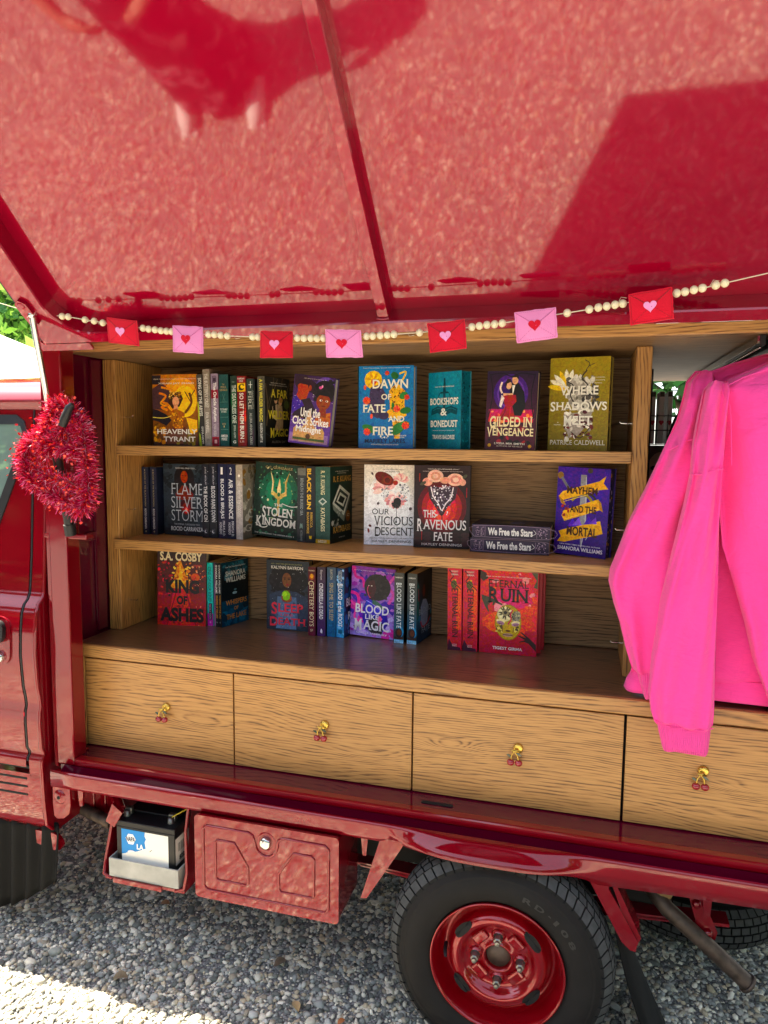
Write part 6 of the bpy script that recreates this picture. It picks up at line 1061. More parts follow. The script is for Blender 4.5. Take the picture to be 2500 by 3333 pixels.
ft = [('BLOOD LIKE FATE', .28, .74, .22, .86, '#eef4f4', dict(V_(), serif=True, drop=0.15)), ('SAMBURY', .12, .88, .925, .945, '#eceae4', AB), ('BOOKS', .12, .6, .012, .028, '#1c3a54', {'n': 'publisher_mark'})]
fc = [('g', '#16181c', '#143048'), ('s', 30, .02, .02, .98, .4, .1, ['#1a4a66', '#102a3c', '#2a6a8c'], 3), ('p', [(.02, .9), (.14, .8), (.1, .4), (.02, .3)], '#1c6a68'), ('e', .55, .72, .22, .18, '#0e0c0e'), ('e', .45, .72, .08, .09, '#5a2a24'), ('p', [(.25, .50), (.4, .60), (.6, .58), (.75, .48), (.7, .2), (.3, .2)], '#7c8ca4'), ('l', [(.25, .3), (.4, .2), (.7, .22), (.9, .3)], .05, '#b01c28'), ('l', [(.08, .78), (.12, .6)], .04, '#a01c28')]
book('first black and blue BLOOD LIKE FATE spine next to the violet book', 'S', -0.586, 2.222, Z3, 0.033, 0.145, 0.236, -2, 0, '#101418', '#33403f', fa, ft, hard=False, group='twin BLOOD LIKE FATE paperbacks')
book('second BLOOD LIKE FATE copy with its dark blue cover showing on the right', 'S', -0.542, 2.225, Z3, 0.033, 0.142, 0.236, -8, 0, '#101820', '#33403f', fa, ft, 'R', fc, [('BLOOD', .12, .9, .40, .48, '#9ab0c0', {}), ('FATE', .3, .85, .12, .2, '#9ab0c0', dict({}, serif=True))], hard=False, group='twin BLOOD LIKE FATE paperbacks')
ea = [('g', '#d0283a', '#b81c30'), ('g', '#e8705c', '#e8604c', .60, .25, .95, .80), ('e', .45, .80, .22, .05, '#4a4a24'), ('s', 14, .3, .74, .66, .86, .05, ['#c8a040', '#6a5a20', '#2a2a18'], 3), ('l', [(.1, .97), (.4, .90), (.2, .84), (.7, .78), (.95, .74)], .07, '#3a1a1e'), ('p', [(.01, .003), (.95, .003), (.9, .04), (.4, .05), (.25, .1), (.1, .14), (.01, .06)], '#3a1428')]
et = [('ETERNAL RUIN', .34, .72, .16, .75, '#2a141a', dict(V_(bold=.01), serif=True, drop=0.15)), ('TIGEST', .24, .76, .945, .965, '#f0d8d4', AB), ('GIRMA', .26, .76, .91, .93, '#f0d8d4', AB), ('LITTLE', .34, .66, .068, .08, '#f0d8d4', {'n': 'publisher_mark'}), ('BROWN', .34, .66, .05, .062, '#f0d8d4', {'n': 'publisher_mark'})]
book('leftmost red ETERNAL RUIN spine on the counter', 'S', -0.4015, 2.198, Z3, 0.0455, 0.15, 0.268, 0, -0.8, '#b01c2c', '#c02436', ea, et, group='red hardcovers on the counter')
book('second red ETERNAL RUIN spine beside the masked front cover', 'S', -0.3535, 2.199, Z3, 0.047, 0.15, 0.268, 0, -0.5, '#b01c2c', '#c02436', ea, et, group='red hardcovers on the counter')
ef = [('g', '#dc3a3e', '#a81a34'), ('p', [(.04, .42), (.5, .5), (.78, .62), (.98, .66), (.98, .30), (.80, .30), (.78, .24), (.25, .26), (.22, .31), (.06, .32)], '#e0483e'), ('e', .30, .38, .22, .12, '#e86a50'), ('e', .62, .70, .34, .14, '#d8386a'), ('s', 24, .2, .55, .95, .95, .09, ['#e0506a', '#d02c4c', '#e8705c', '#f09aa0'], 3), ('p', [(.0, .99), (.10, .96), (.14, .9), (.05, .86), (.0, .9)], '#3a2a24'), ('p', [(.88, .99), (.99, .99), (.99, .8), (.92, .82), (.97, .9)], '#4a4a34'),
      ('p', [(.02, .70), (.14, .68), (.24, .655), (.40, .60), (.385, .585), (.27, .61), (.235, .575), (.22, .58), (.225, .62), (.17, .60), (.165, .575), (.15, .58), (.15, .62), (.14, .56), (.165, .50), (.15, .495), (.08, .57), (.04, .64)], '#3d3a2c'), ('p', [(.99, .06), (.86, .15), (.78, .17), (.70, .155), (.70, .165), (.80, .19), (.68, .23), (.68, .24), (.82, .215), (.72, .275), (.73, .285), (.88, .21), (.99, .14)], '#2a1a1c'),
      ('e', .50, .385, .23, .215, '#8a7430'), ('e', .50, .385, .22, .205, '#b59a44'), ('e', .44, .48, .13, .085, '#d8cc9c'), ('f', .45, .50, 16, .13, .014, ['#5a5034', '#e8dcb0', '#3a3424'], 0, 340), ('e', .45, .50, .06, .04, '#8a805c'), ('e', .45, .50, .03, .02, '#2a2620'), ('e', .64, .46, .07, .07, '#8a8270', -20), ('s', 26, .57, .40, .70, .52, .018, ['#4a4434', '#c8bc8c', '#6a624a'], 5), ('s', 20, .30, .26, .42, .36, .024, ['#4a4020', '#d8c470', '#7a6a30'], 6), ('s', 18, .6, .27, .7, .34, .022, ['#4a4020', '#d8c470'], 7), ('l', [(.58, .54), (.54, .48), (.55, .42), (.50, .36), (.505, .28)], .022, '#c8405a'), ('e', .37, .395, .075, .026, '#e4d4a0', -12), ('e', .37, .375, .065, .022, '#a87a90', -12), ('e', .63, .385, .075, .024, '#e4d4a0', 10), ('e', .63, .365, .065, .02, '#a87a90', 10), ('l', [(.33, .37), (.40, .362)], .012, '#3a2a24'), ('l', [(.60, .36), (.68, .365)], .012, '#3a2a24'), ('p', [(.485, .36), (.53, .36), (.56, .295), (.51, .275), (.455, .30)], '#c8a03c'), ('e', .505, .285, .045, .012, '#5a3a1c'), ('e', .50, .235, .09, .022, '#b08a78'), ('l', [(.41, .24), (.5, .235), (.59, .232)], .012, '#3a2620'), ('l', [(.40, .34), (.41, .27)], .014, '#7a4a1c'), ('l', [(.60, .33), (.59, .27)], .014, '#7a4a1c'), ('l', [(.46, .17), (.46, .06)], .008, '#6a1020'), ('l', [(.56, .17), (.56, .08)], .006, '#6a1020')]
for i, (dx, dy) in enumerate(((0, 0), (0.010, 0.042), (0.017, 0.084))):
    book(('front red ETERNAL RUIN hardcover with a cracked golden mask', 'second red ETERNAL RUIN copy standing behind the masked front cover', 'rearmost red ETERNAL RUIN copy, only its right edge showing')[i], 'F', -0.3015 + dx, 2.204 + dy, Z3, 0.179, 0.038, 0.267, 0, 0, '#b41e30', '#b41e30', ef if i == 0 else (),
         [('ETERNAL', .15, .84, .80, .885, '#2a1a20', dict({'bold': .0}, serif=True, drop=0.12)), ('RUIN', .14, .84, .63, .785, '#24181e', dict({'bold': .02}, serif=True, drop=0.1)), ('TIGEST GIRMA', .24, .76, .055, .09, '#f6eeea', dict(AB, serif=True)), ('SEQUEL TO THE NEW YORK TIMES BESTSELLER IMMORTAL DARK', .1, .88, .915, .93, '#f0d0cc', SM)] if i == 0 else (), group='red hardcovers on the counter')

# ================================================================== GARLAND OF BEADS AND FELT ENVELOPES
G = empty('garland', (0, 0, 0), 'string of pale wooden beads and red and pink felt envelopes hung across the opening', 'garland')
YB = 1.69
beads = [(-1.4036, 1.9031), (-1.3851, 1.9012), (-1.3306, 1.8914), (-1.3004, 1.8866), (-1.2721, 1.8807), (-1.1474, 1.8622), (-1.1309, 1.8593), (-1.1124, 1.8573), (-1.0948, 1.8544), (-1.0773, 1.8525), (-1.0608, 1.8505), (-0.9526, 1.8398), (-0.9361, 1.8388), (-0.9185, 1.8369), (-0.9000, 1.8349), (-0.8280, 1.8301), (-0.8124, 1.8291), (-0.7042, 1.8233), (-0.6867, 1.8223), (-0.6692, 1.8223), (-0.6526, 1.8213), (-0.6351, 1.8213), (-0.5231, 1.8223), (-0.5065, 1.8223), (-0.4880, 1.8233), (-0.4705, 1.8242), (-0.4539, 1.8252), (-0.3906, 1.8272), (-0.2649, 1.8359), (-0.2474, 1.8379), (-0.2299, 1.8398), (-0.2123, 1.8408), (-0.1948, 1.8427), (-0.0497, 1.8603), (-0.0019, 1.8661), (0.0175, 1.8690), (0.0351, 1.8710), (0.0526, 1.8739), (0.0692, 1.8759), (0.1792, 1.8934), (0.1958, 1.8953), (0.2133, 1.8983), (0.2299, 1.9012), (0.2562, 1.9061), (0.2737, 1.9099)]
def bead_bm():
    mb = MB(); prof_ = []
    for i in range(13):
        t = math.pi * i / 12; prof_.append((max(0.0018, 0.0092 * math.sin(t)), -0.0086 * math.cos(t)))
    prof_ = [(0.0018, -0.006)] + prof_ + [(0.0018, 0.006)]
    return mb.lathe(prof_, 18, lambda r, a, d: (d, r * math.cos(a), r * math.sin(a)))
b0 = None
for i, (x, z) in enumerate(beads):
    if b0 is None: o = b0 = bead_bm().build('bead', M['bead'], G)
    else: o = b0.copy(); COL.objects.link(o); o.parent = G
    a, b = beads[max(0, i - 1)], beads[min(len(beads) - 1, i + 1)]
    o.location = (x, YB + 0.0015 * math.sin(i * 7.3), z); o.rotation_euler = (i * 1.7, -math.atan2(b[1] - a[1], b[0] - a[0]), 0.08 * math.sin(i * 3.1))
pts = [(-1.489, 1.672, 1.905), (-1.455, 1.685, 1.909)] + [(x, YB, z) for x, z in beads] + [(0.356, YB, 1.926), (0.47, 1.685, 1.954)]
tw = MB(); tw.tube(pts, 0.0013, 6); tw.tube([(-1.489, 1.672, 1.905), (-1.53, 1.665, 1.925), (-1.60, 1.67, 1.945)], 0.0012, 6)
for (x, z) in ((-1.2858, 1.8846), (-1.3247, 1.8914), (0.0584, 1.8759), (-0.4188, 1.8262), (0.2435, 1.9031), (-0.8767, 1.8330), (-1.2078, 1.8720)): tw.tube([(x, YB - .003, z), (x + .006, YB - .01, z - .008 + .02 * (x > 0)), (x + .018, YB - .008, z - .006 + .016 * (x > 0))], 0.0005, 5)
tw.build('string', M['twine'], G)
envs = [[(-1.2497, 1.8924), (-1.1572, 1.8798), (-1.1543, 1.8135), (-1.2487, 1.8262)], [(-1.0510, 1.8651), (-0.9643, 1.8583), (-0.9604, 1.7892), (-1.0491, 1.7960)], [(-0.8007, 1.8427), (-0.7130, 1.8388), (-0.7111, 1.7736), (-0.7997, 1.7755)], [(-0.6244, 1.8398), (-0.5338, 1.8359), (-0.5289, 1.7707), (-0.6234, 1.7726)],
        [(-0.3701, 1.8457), (-0.2805, 1.8525), (-0.2737, 1.7853), (-0.3604, 1.7775)], [(-0.1666, 1.8642), (-0.0740, 1.8720), (-0.0682, 1.8038), (-0.1588, 1.7940)], [(0.0789, 1.8924), (0.1675, 1.9041), (0.1753, 1.8379), (0.0867, 1.8262)]]
for i, q in enumerate(envs):
    red = i % 2 == 0; c1 = lin('#d4122e' if red else '#f08fc4'); c2 = lin('#a50c22' if red else '#d873aa'); ch = lin('#ef9bd0' if red else '#d4122e')
    tl, tr, br, bl = [Vector(p) for p in q]
    def P(u, v, d=0.0):                                              # u right, v down; slight billow of the felt
        p = tl.lerp(tr, u).lerp(bl.lerp(br, u), v); bow = 0.006 * math.sin(math.pi * u) * math.sin(math.pi * v) + 0.004 * (v - 0.5) * (1 if i % 3 else -1)
        return (p.x, YB - 0.012 - bow - d, p.y)
    mb = MB(); nn = 10; rg = random.Random(i)
    jit = lambda u, v: (u + (rg.uniform(-.008, .008) if u in (0, 1) else 0), v + (rg.uniform(-.01, .01) if v in (0, 1) else 0))
    g1 = [[P(*jit(a / nn, b / nn), 0.0016) for a in range(nn + 1)] for b in range(nn + 1)]
    g2 = [[(p[0], p[1] + 0.0036, p[2]) for p in r] for r in g1]; W1 = nn + 1
    vs = [p for r in g1 for p in r] + [p for r in g2 for p in r]
    fs = [(b * W1 + a, (b + 1) * W1 + a, (b + 1) * W1 + a + 1, b * W1 + a + 1) for b in range(nn) for a in range(nn)]
    fs += [tuple(W1 * W1 + k for k in f[::-1]) for f in fs]
    ed = [a for a in range(nn)]; 
    for a in range(nn):
        for (k1, k2) in ((a, a + 1), (nn * W1 + a + 1, nn * W1 + a), ((a + 1) * W1, a * W1), (a * W1 + nn, (a + 1) * W1 + nn)): fs.append((k1, k2, W1 * W1 + k2, W1 * W1 + k1))
    mb.add(vs, fs, c1, False); e = mb.build('envelope', M['felt'], G)
    e['label'] = ('red felt envelope with a pink heart' if red else 'pink felt envelope with a red heart')
    st = MB()
    def seam(a, b, n=14):
        for k in range(n):
            t0, t1 = (k + .15) / n, (k + .8) / n; p0 = (a[0] + (b[0] - a[0]) * t0, a[1] + (b[1] - a[1]) * t0); p1 = (a[0] + (b[0] - a[0]) * t1, a[1] + (b[1] - a[1]) * t1)
            st.tube([P(*p0, 0.0019), P(*p1, 0.0019)], 0.0006, 5, c2)
    for a, b in (((.03, .03), (.97, .97)), ((.97, .03), (.03, .97)), ((.04, .05), (.96, .05)), ((.04, .95), (.96, .95)), ((.04, .05), (.04, .95)), ((.96, .05), (.96, .95))): seam(a, b, 18)
    fl_ = MB(); st.tube([P(.02, .03, .0018), P(.5, .53, .0026)], 0.0009, 5, c2); st.tube([P(.98, .03, .0018), P(.5, .53, .0026)], 0.0009, 5, c2)
    st.build('stitching', M['felt'], e)
    hp = []
    for k in range(40):
        t = 6.2832 * k / 40; hx = 16 * math.sin(t) ** 3; hy = 13 * math.cos(t) - 5 * math.cos(2 * t) - 2 * math.cos(3 * t) - math.cos(4 * t); hp.append((.47 + .0095 * hx, .5 - .0125 * hy))
    hm = MB(); hm.prism(hp, 0.0022, 0.0036, lambda a, b, d: P(a, b, d), ch, 0, False); hm.build('heart', M['felt'], e)

# ================================================================== TINSEL WREATH WITH A CLIP
Wr = empty('tinsel_wreath', (0, 0, 0), 'red and pink heart-shaped tinsel wreath hanging from the lid strut', 'wreath')
outl = [(-1.4418, 1.6655), (-1.4029, 1.6479), (-1.3688, 1.6109), (-1.3522, 1.5603), (-1.3473, 1.4921), (-1.3444, 1.4239), (-1.3590, 1.3800), (-1.3883, 1.3703), (-1.4321, 1.3946), (-1.4905, 1.4190), (-1.5393, 1.4531), (-1.5587, 1.4921), (-1.5490, 1.5359), (-1.5149, 1.5651), (-1.4759, 1.5895), (-1.4564, 1.6285), (-1.4418, 1.6655)]
mid = [(-1.5344, 1.5505), (-1.4905, 1.5603), (-1.4418, 1.5456), (-1.3980, 1.5408), (-1.3639, 1.5310)]
def smooth(pts, n=8):
    q = [Vector((p[0], 0, p[1])) for p in pts]; out = []
    for i in range(len(q) - 1):
        p0, p1, p2, p3 = q[max(0, i - 1)], q[i], q[i + 1], q[min(len(q) - 1, i + 2)]
        for k in range(n):
            t = k / n; out.append(0.5 * ((2 * p1) + (p2 - p0) * t + (2 * p0 - 5 * p1 + 4 * p2 - p3) * t * t + (3 * p1 - p0 - 3 * p2 + p3) * t ** 3))
    return out + [q[-1]]
rg = random.Random(5); ti = MB(); core = MB(); tcol = [lin(c) for c in ('#d8164a', '#b80c3c', '#f02a68', '#ff5a9a', '#980828', '#e01838', '#d01262', '#ffa8cc', '#88041f', '#b4082c')]
for path, yc, dens in ((smooth(outl), 1.70, 90), (smooth(mid), 1.697, 90), (smooth([(-1.466, 1.585), (-1.48, 1.54), (-1.455, 1.545), (-1.42, 1.595), (-1.39, 1.615)]), 1.693, 80), (smooth([(-1.56, 1.50), (-1.50, 1.47), (-1.45, 1.45), (-1.40, 1.44), (-1.36, 1.40)]), 1.705, 30)):
    core.tube([(p.x, yc, p.z) for p in path], 0.004, 6)
    for i in range(len(path) - 1):
        d = (path[i + 1] - path[i]).normalized()
        for k in range(dens):
            c = path[i].lerp(path[i + 1], rg.random()); c = Vector((c.x, yc, c.z)); n = Vector((rg.gauss(0, 1), rg.gauss(0, 1), rg.gauss(0, 1))); n = (n - d * n.dot(d) * 0.7).normalized()
            ln = rg.uniform(0.010, 0.038); wd = rg.uniform(0.0005, 0.0011); s = n.cross(Vector((rg.gauss(0, 1), rg.gauss(0, 1), rg.gauss(0, 1)))).normalized() * wd
            bend = Vector((rg.gauss(0, .004), rg.gauss(0, .004), rg.gauss(0, .004) - .002)); m1 = c + n * ln * .55 + bend * .3; e1 = c + n * ln + bend
            ti.add([c - s, c + s, m1 + s, m1 - s, e1 + s * .8, e1 - s * .8], [(0, 1, 2, 3), (3, 2, 4, 5)], rg.choice(tcol))
        if i % 1 == 0:
            for k in range(6):
                c = path[i] + Vector((rg.gauss(0, .018), yc + rg.gauss(-.008, .014), rg.gauss(0, .018))); a = Vector((rg.gauss(0, 1), rg.gauss(0, 1), rg.gauss(0, 1))).normalized(); b = a.cross(Vector((rg.gauss(0, 1), rg.gauss(0, 1), rg.gauss(0, 1)))).normalized()
                w1 = rg.uniform(.0022, .0045); ti.add([c - a * w1 - b * w1 * .7, c + a * w1 - b * w1 * .7, c + a * w1 + b * w1 * .7, c - a * w1 + b * w1 * .7], [(0, 1, 2, 3)], lin(rg.choice(('#e82a1c', '#c8141c', '#ff4a30', '#a00c18'))))
core.build('core_wire', M['cherry'], Wr); o = ti.build('tinsel', M['tinsel'], Wr); o['kind'] = 'stuff'
cl = MB(); cl.tube([(-1.395, 1.665, 1.604), (-1.380, 1.661, 1.626), (-1.365, 1.659, 1.652), (-1.356, 1.661, 1.661)], [0.012, 0.0125, 0.011, 0.007], 8); cl.build('clip', M['black'], Wr)

# ================================================================== CLOTHES ON THE RAIL AT THE RIGHT
rl = MB(); rl.box(0.398, 0.412, 1.93, 3.2, 1.808, 1.833, None, 0.002); rl.box(0.430, 0.444, 1.93, 3.2, 1.806, 1.833, None, 0.002)
RLo = empty('clothes_rail', (0, 0, 0), 'dark metal hanging rail fixed under the ceiling board', 'rail'); rl.build('channel', M['black'], RLo)
st = MB()
for k in range(60): st.ball((0.405, 1.96 + 0.02 * k, 1.805), 0.004, None, None, None, 1)
st.box(0.3925, 0.3975, 1.93, 3.2, 1.812, 1.830); st.build('bead_chain', M['chrome'], RLo)

def loft(mb, rows, yc, dep, seg=36, fold=0.0, ph=0.0, pw=2.6, nf=5, fl=9.0):
    """rows: (z, xl, xr, [yc, dep]); flattened tube with soft vertical folds"""
    out = []
    for i in range(len(rows) - 1):
        for k in range(5):
            t = k / 5; out.append([a + (b - a) * t for a, b in zip(rows[i], rows[i + 1])])
    out.append(list(rows[-1])); vs = []; fs = []; n = len(out)
    for i, r in enumerate(out):
        z, xl, xr = r[:3]; y_ = r[3] if len(r) > 3 else yc; d_ = r[4] if len(r) > 4 else dep; cx, hw = (xl + xr) / 2, (xr - xl) / 2
        for k in range(seg):
            t = 6.2832 * k / seg; c, s = math.cos(t), math.sin(t)
            sx = math.copysign(abs(c) ** (2 / pw), c); sy = math.copysign(abs(s) ** (2 / pw), s)
            w = fold * math.sin(nf * t + ph + z * fl) * (0.4 + 0.6 * math.sin(i / n * 3.1 + ph)) + fold * 0.5 * math.sin(nf * 1.7 * t - z * fl * 1.9 + ph * 2)
            vs.append((cx + hw * sx, y_ + d_ * sy + w, z + 0.004 * math.sin(3 * t + ph)))
    for i in range(n - 1):
        for k in range(seg):
            k2 = (k + 1) % seg; fs.append((i * seg + k, (i + 1) * seg + k, (i + 1) * seg + k2, i * seg + k2))
    mb.add(vs, fs, None, True); mb.add([vs[k] for k in range(seg)], [tuple(range(seg))], None, False); mb.add([vs[(n - 1) * seg + k] for k in range(seg)], [tuple(range(seg - 1, -1, -1))], None, False)
    return mb
def seamline(pts, r=0.0016): return MB().tube(pts, r, 6, None, True)

S1 = empty('sweatshirt', (0, 0, 0), 'hot pink sweatshirt hanging in front with one long sleeve down over the drawers', 'sweatshirt', 'pink sweatshirts on the rail')
bd = MB()
loft(bd, [(1.768, 0.42, 0.66, 1.865, 0.02), (1.748, 0.375, 0.72, 1.865, 0.034), (1.725, 0.325, 0.78, 1.862, 0.046), (1.70, 0.292, 0.815, 1.86, 0.055), (1.62, 0.298, 0.83, 1.86, 0.066), (1.53, 0.306, 0.83, 1.86, 0.07), (1.42, 0.313, 0.83, 1.86, 0.07), (1.33, 0.325, 0.82, 1.86, 0.068), (1.25, 0.352, 0.81, 1.86, 0.066), (1.14, 0.388, 0.80, 1.86, 0.064), (1.05, 0.412, 0.79, 1.86, 0.06), (0.96, 0.448, 0.78, 1.86, 0.055)], 1.86, 0.06, 64, 0.019, 0.4, 2.5, 5, 6)
loft(bd, [(0.965, 0.452, 0.775, 1.86, 0.05), (0.92, 0.458, 0.77, 1.86, 0.05), (0.90, 0.46, 0.768, 1.86, 0.045)], 1.86, 0.05, 36, 0.002)
bd.build('body', M['pink'], S1)
sv = MB()
loft(sv, [(1.712, 0.275, 0.315, 1.832, 0.02), (1.695, 0.262, 0.320, 1.83, 0.034), (1.64, 0.254, 0.316, 1.828, 0.044), (1.571, 0.246, 0.312, 1.825, 0.047), (1.50, 0.243, 0.309, 1.823, 0.047), (1.42, 0.231, 0.310, 1.822, 0.047), (1.344, 0.218, 0.311, 1.821, 0.046), (1.192, 0.190, 0.315, 1.82, 0.044), (1.056, 0.176, 0.320, 1.82, 0.043), (0.96, 0.173, 0.323, 1.82, 0.042), (0.915, 0.180, 0.323, 1.82, 0.042), (0.892, 0.188, 0.322, 1.82, 0.040), (0.886, 0.193, 0.320, 1.82, 0.034)], 1.82, 0.04, 64, 0.0105, 1.3, 2.3, 5, 8)
so = sv.build('sleeve', M['pink'], S1)
cu = MB(); loft(cu, [(0.892, 0.194, 0.319, 1.82, 0.034), (0.86, 0.201, 0.318, 1.82, 0.034), (0.826, 0.210, 0.316, 1.82, 0.032), (0.819, 0.213, 0.314, 1.82, 0.026)], 1.82, 0.03, 40, 0.0015, 0.3, 2.4, 6, 3); cu.build('cuff', M['pinkrib'], so)
for pts, rr_ in (([(0.243, 1.800, 1.497), (0.262, 1.774, 1.500), (0.285, 1.770, 1.508), (0.309, 1.790, 1.512)], 0.0017), ([(0.190, 1.802, 0.893), (0.225, 1.784, 0.884), (0.255, 1.782, 0.889), (0.29, 1.784, 0.885), (0.321, 1.80, 0.889)], 0.0015),
                 ([(0.298, 1.803, 1.69), (0.318, 1.80, 1.655), (0.322, 1.797, 1.60), (0.327, 1.796, 1.52)], 0.0013), ([(0.305, 1.808, 1.70), (0.345, 1.812, 1.722), (0.40, 1.822, 1.742), (0.47, 1.83, 1.752)], 0.0014)):
    seamline(pts, rr_).build('seam', M['pink'], S1)

S2 = empty('sweatshirt', (0, 0, 0), 'second hot pink sweatshirt behind the first, its sleeve bent outwards to the left', 'sweatshirt', 'pink sweatshirts on the rail')
bd = MB()
loft(bd, [(1.785, 0.40, 0.66, 1.955, 0.016), (1.766, 0.33, 0.74, 1.955, 0.026), (1.745, 0.275, 0.79, 1.955, 0.034), (1.715, 0.245, 0.82, 1.955, 0.04), (1.62, 0.235, 0.84, 1.955, 0.046), (1.45, 0.235, 0.84, 1.955, 0.05), (1.30, 0.225, 0.84, 1.955, 0.05), (1.15, 0.20, 0.84, 1.955, 0.05), (1.05, 0.165, 0.84, 1.95, 0.05), (0.985, 0.140, 0.84, 1.945, 0.05), (0.972, 0.137, 0.84, 1.945, 0.046)], 1.95, 0.05, 64, 0.017, 2.1, 2.6, 6, 7)
loft(bd, [(0.976, 0.142, 0.838, 1.945, 0.044), (0.95, 0.128, 0.838, 1.945, 0.048), (0.927, 0.122, 0.838, 1.945, 0.05), (0.920, 0.126, 0.836, 1.945, 0.046)], 1.945, 0.045, 48, 0.003, 0.7, 2.6, 7, 4)
bd.build('body', M['pink'], S2)
sv = MB()
loft(sv, [(1.745, 0.255, 0.30, 1.93, 0.018), (1.722, 0.236, 0.302, 1.925, 0.03), (1.68, 0.228, 0.302, 1.918, 0.038), (1.625, 0.216, 0.302, 1.912, 0.042), (1.542, 0.183, 0.298, 1.905, 0.045), (1.448, 0.147, 0.288, 1.90, 0.046), (1.369, 0.114, 0.275, 1.90, 0.045), (1.29, 0.088, 0.262, 1.90, 0.045), (1.245, 0.073, 0.255, 1.90, 0.045), (1.215, 0.071, 0.252, 1.90, 0.045), (1.16, 0.085, 0.246, 1.90, 0.044), (1.11, 0.102, 0.240, 1.90, 0.043), (1.05, 0.118, 0.236, 1.90, 0.042), (0.995, 0.136, 0.230, 1.90, 0.04), (0.985, 0.146, 0.226, 1.90, 0.034)], 1.9, 0.04, 64, 0.0105, 0.2, 2.3, 5, 9)
so = sv.build('sleeve', M['pink'], S2)
cu = MB(); loft(cu, [(0.990, 0.148, 0.225, 1.90, 0.032), (0.955, 0.158, 0.223, 1.90, 0.032), (0.925, 0.168, 0.220, 1.90, 0.03), (0.918, 0.171, 0.217, 1.90, 0.025)], 1.9, 0.03, 32, 0.0015); cu.build('cuff', M['pinkrib'], so)
seamline([(0.192, 1.869, 1.553), (0.205, 1.862, 1.557), (0.235, 1.858, 1.575), (0.262, 1.862, 1.583), (0.29, 1.866, 1.586)], 0.0016).build('seam', M['pink'], S2)
seamline([(0.262, 1.915, 1.70), (0.285, 1.915, 1.712), (0.33, 1.92, 1.735), (0.40, 1.925, 1.755)], 0.0014).build('seam', M['pink'], S2)
for root, cx in ((S1, 0.556), (S2, 0.545)):                        # the far sleeve, beyond the edge of the picture
    for so in [c for c in root.children if c.name.startswith('sleeve')]:
        m_ = so.copy(); COL.objects.link(m_); m_.parent = root; m_.scale = (-1, 1, 1); m_.location = (2 * cx, 0, 0)
        for c in so.children:
            k_ = c.copy(); COL.objects.link(k_); k_.parent = m_
for yy, xx, lb in ((1.86, 0.575, 'slim hanger inside the front pink sweatshirt'), (1.955, 0.585, 'slim hanger inside the rear pink sweatshirt')):
    hm = MB(); hm.tube([(xx, yy, 1.762), (xx, yy, 1.81), (xx - 0.02, yy, 1.828), (xx - 0.04, yy, 1.838)] if False else [(xx, yy, 1.765), (xx - 0.02, yy, 1.785), (xx - 0.12, yy, 1.80), (0.421, yy, 1.828)], 0.002, 6); hm.tube([(xx - 0.2, yy, 1.73), (xx, yy, 1.765), (xx + 0.2, yy, 1.73)], 0.004, 6)
    tag(hm.build('hanger', M['gold']), lb, 'hanger', 'hangers on the rail')
S3 = MB(); loft(S3, [(1.76, 0.36, 0.70, 2.3, 0.02), (1.735, 0.33, 0.76, 2.3, 0.035), (1.70, 0.285, 0.8, 2.3, 0.04), (1.64, 0.250, 0.83, 2.3, 0.045), (1.56, 0.228, 0.84, 2.3, 0.05), (1.45, 0.215, 0.84, 2.3, 0.05), (1.2, 0.235, 0.84, 2.3, 0.05), (0.93, 0.24, 0.84, 2.3, 0.05)], 2.3, 0.05, 40, 0.01)
tag(S3.build('black_shirt', M['blackcloth']), 'black shirt hanging behind the pink sweatshirts', 'shirt')
hm = MB(); hm.tube([(0.55, 2.3, 1.758), (0.52, 2.3, 1.79), (0.421, 2.3, 1.828)], 0.002, 6); tag(hm.build('hanger', M['gold']), 'slim hanger inside the black shirt', 'hanger', 'hangers on the rail')

# rack with cards by the far opening
RK = empty('wire_rack', (0, 0, 0), 'dark wire rack with cards and booklets behind the oak partition', 'rack')
wr = MB()
for zz in (1.565, 1.61, 1.655): wr.tube([(0.195, 2.40, zz), (0.33, 2.40, zz), (0.33, 2.50, zz), (0.195, 2.50, zz), (0.195, 2.40, zz)], 0.0016, 6)
for xx in (0.215, 0.247, 0.28): wr.tube([(xx, 2.399, 1.563), (xx, 2.399, 1.66)], 0.0012, 6)
for yy in (2.40, 2.50): wr.tube([(0.195, yy, 0.905), (0.195, yy, 1.80)], 0.0035, 6)
wr.build('wires', M['black'], RK)
for i, xx in enumerate((0.196, 0.222, 0.246)):
    o = empty('booklet', (xx, 2.42, 1.567), ('white booklet with a red heart standing in the wire rack, nearest the partition', 'middle white booklet with a red heart in the wire rack', 'third white booklet in the wire rack')[i], 'booklet', 'booklets in the wire rack')
    mb = MB(); mb.box(0, 0.015, 0, 0.11, 0, 0.165, lin('#e6e0da'), 0.002); mb.build('cover', M['printc'], o)
    mb = MB(); draw(mb, [('r', .05, .9, .95, .99, '#4a4642'), ('e', .3, .42, .3, .03, '#c8143a'), ('e', .7, .42, .3, .03, '#c8143a'), ('p', [(.02, .415), (.98, .415), (.5, .35)], '#c8143a')], 0.015, 0.165, lambda a, q, o_: (a, -o_, q)); mb.build('spine_art', M['printc'], o)
pc = MB(); pc.box(0.19, 0.34, 2.47, 2.474, 1.30, 1.562, lin('#2c2426'))
draw(pc, [('g', '#6a5a54', '#3a2c2c'), ('e', .32, .62, .30, .30, '#c8a08a'), ('e', .2, .72, .08, .03, '#2a1c1a'), ('p', [(.3, .7), (.4, .5), (.3, .48)], '#a87a66'), ('e', .28, .38, .1, .03, '#8a4a48')], 0.15, 0.262, lambda a, q, o_: (0.19 + a, 2.4695 - o_, 1.30 + q))
tag(pc.build('postcard', M['printc']), 'portrait postcard hanging below the wire rack', 'postcard')

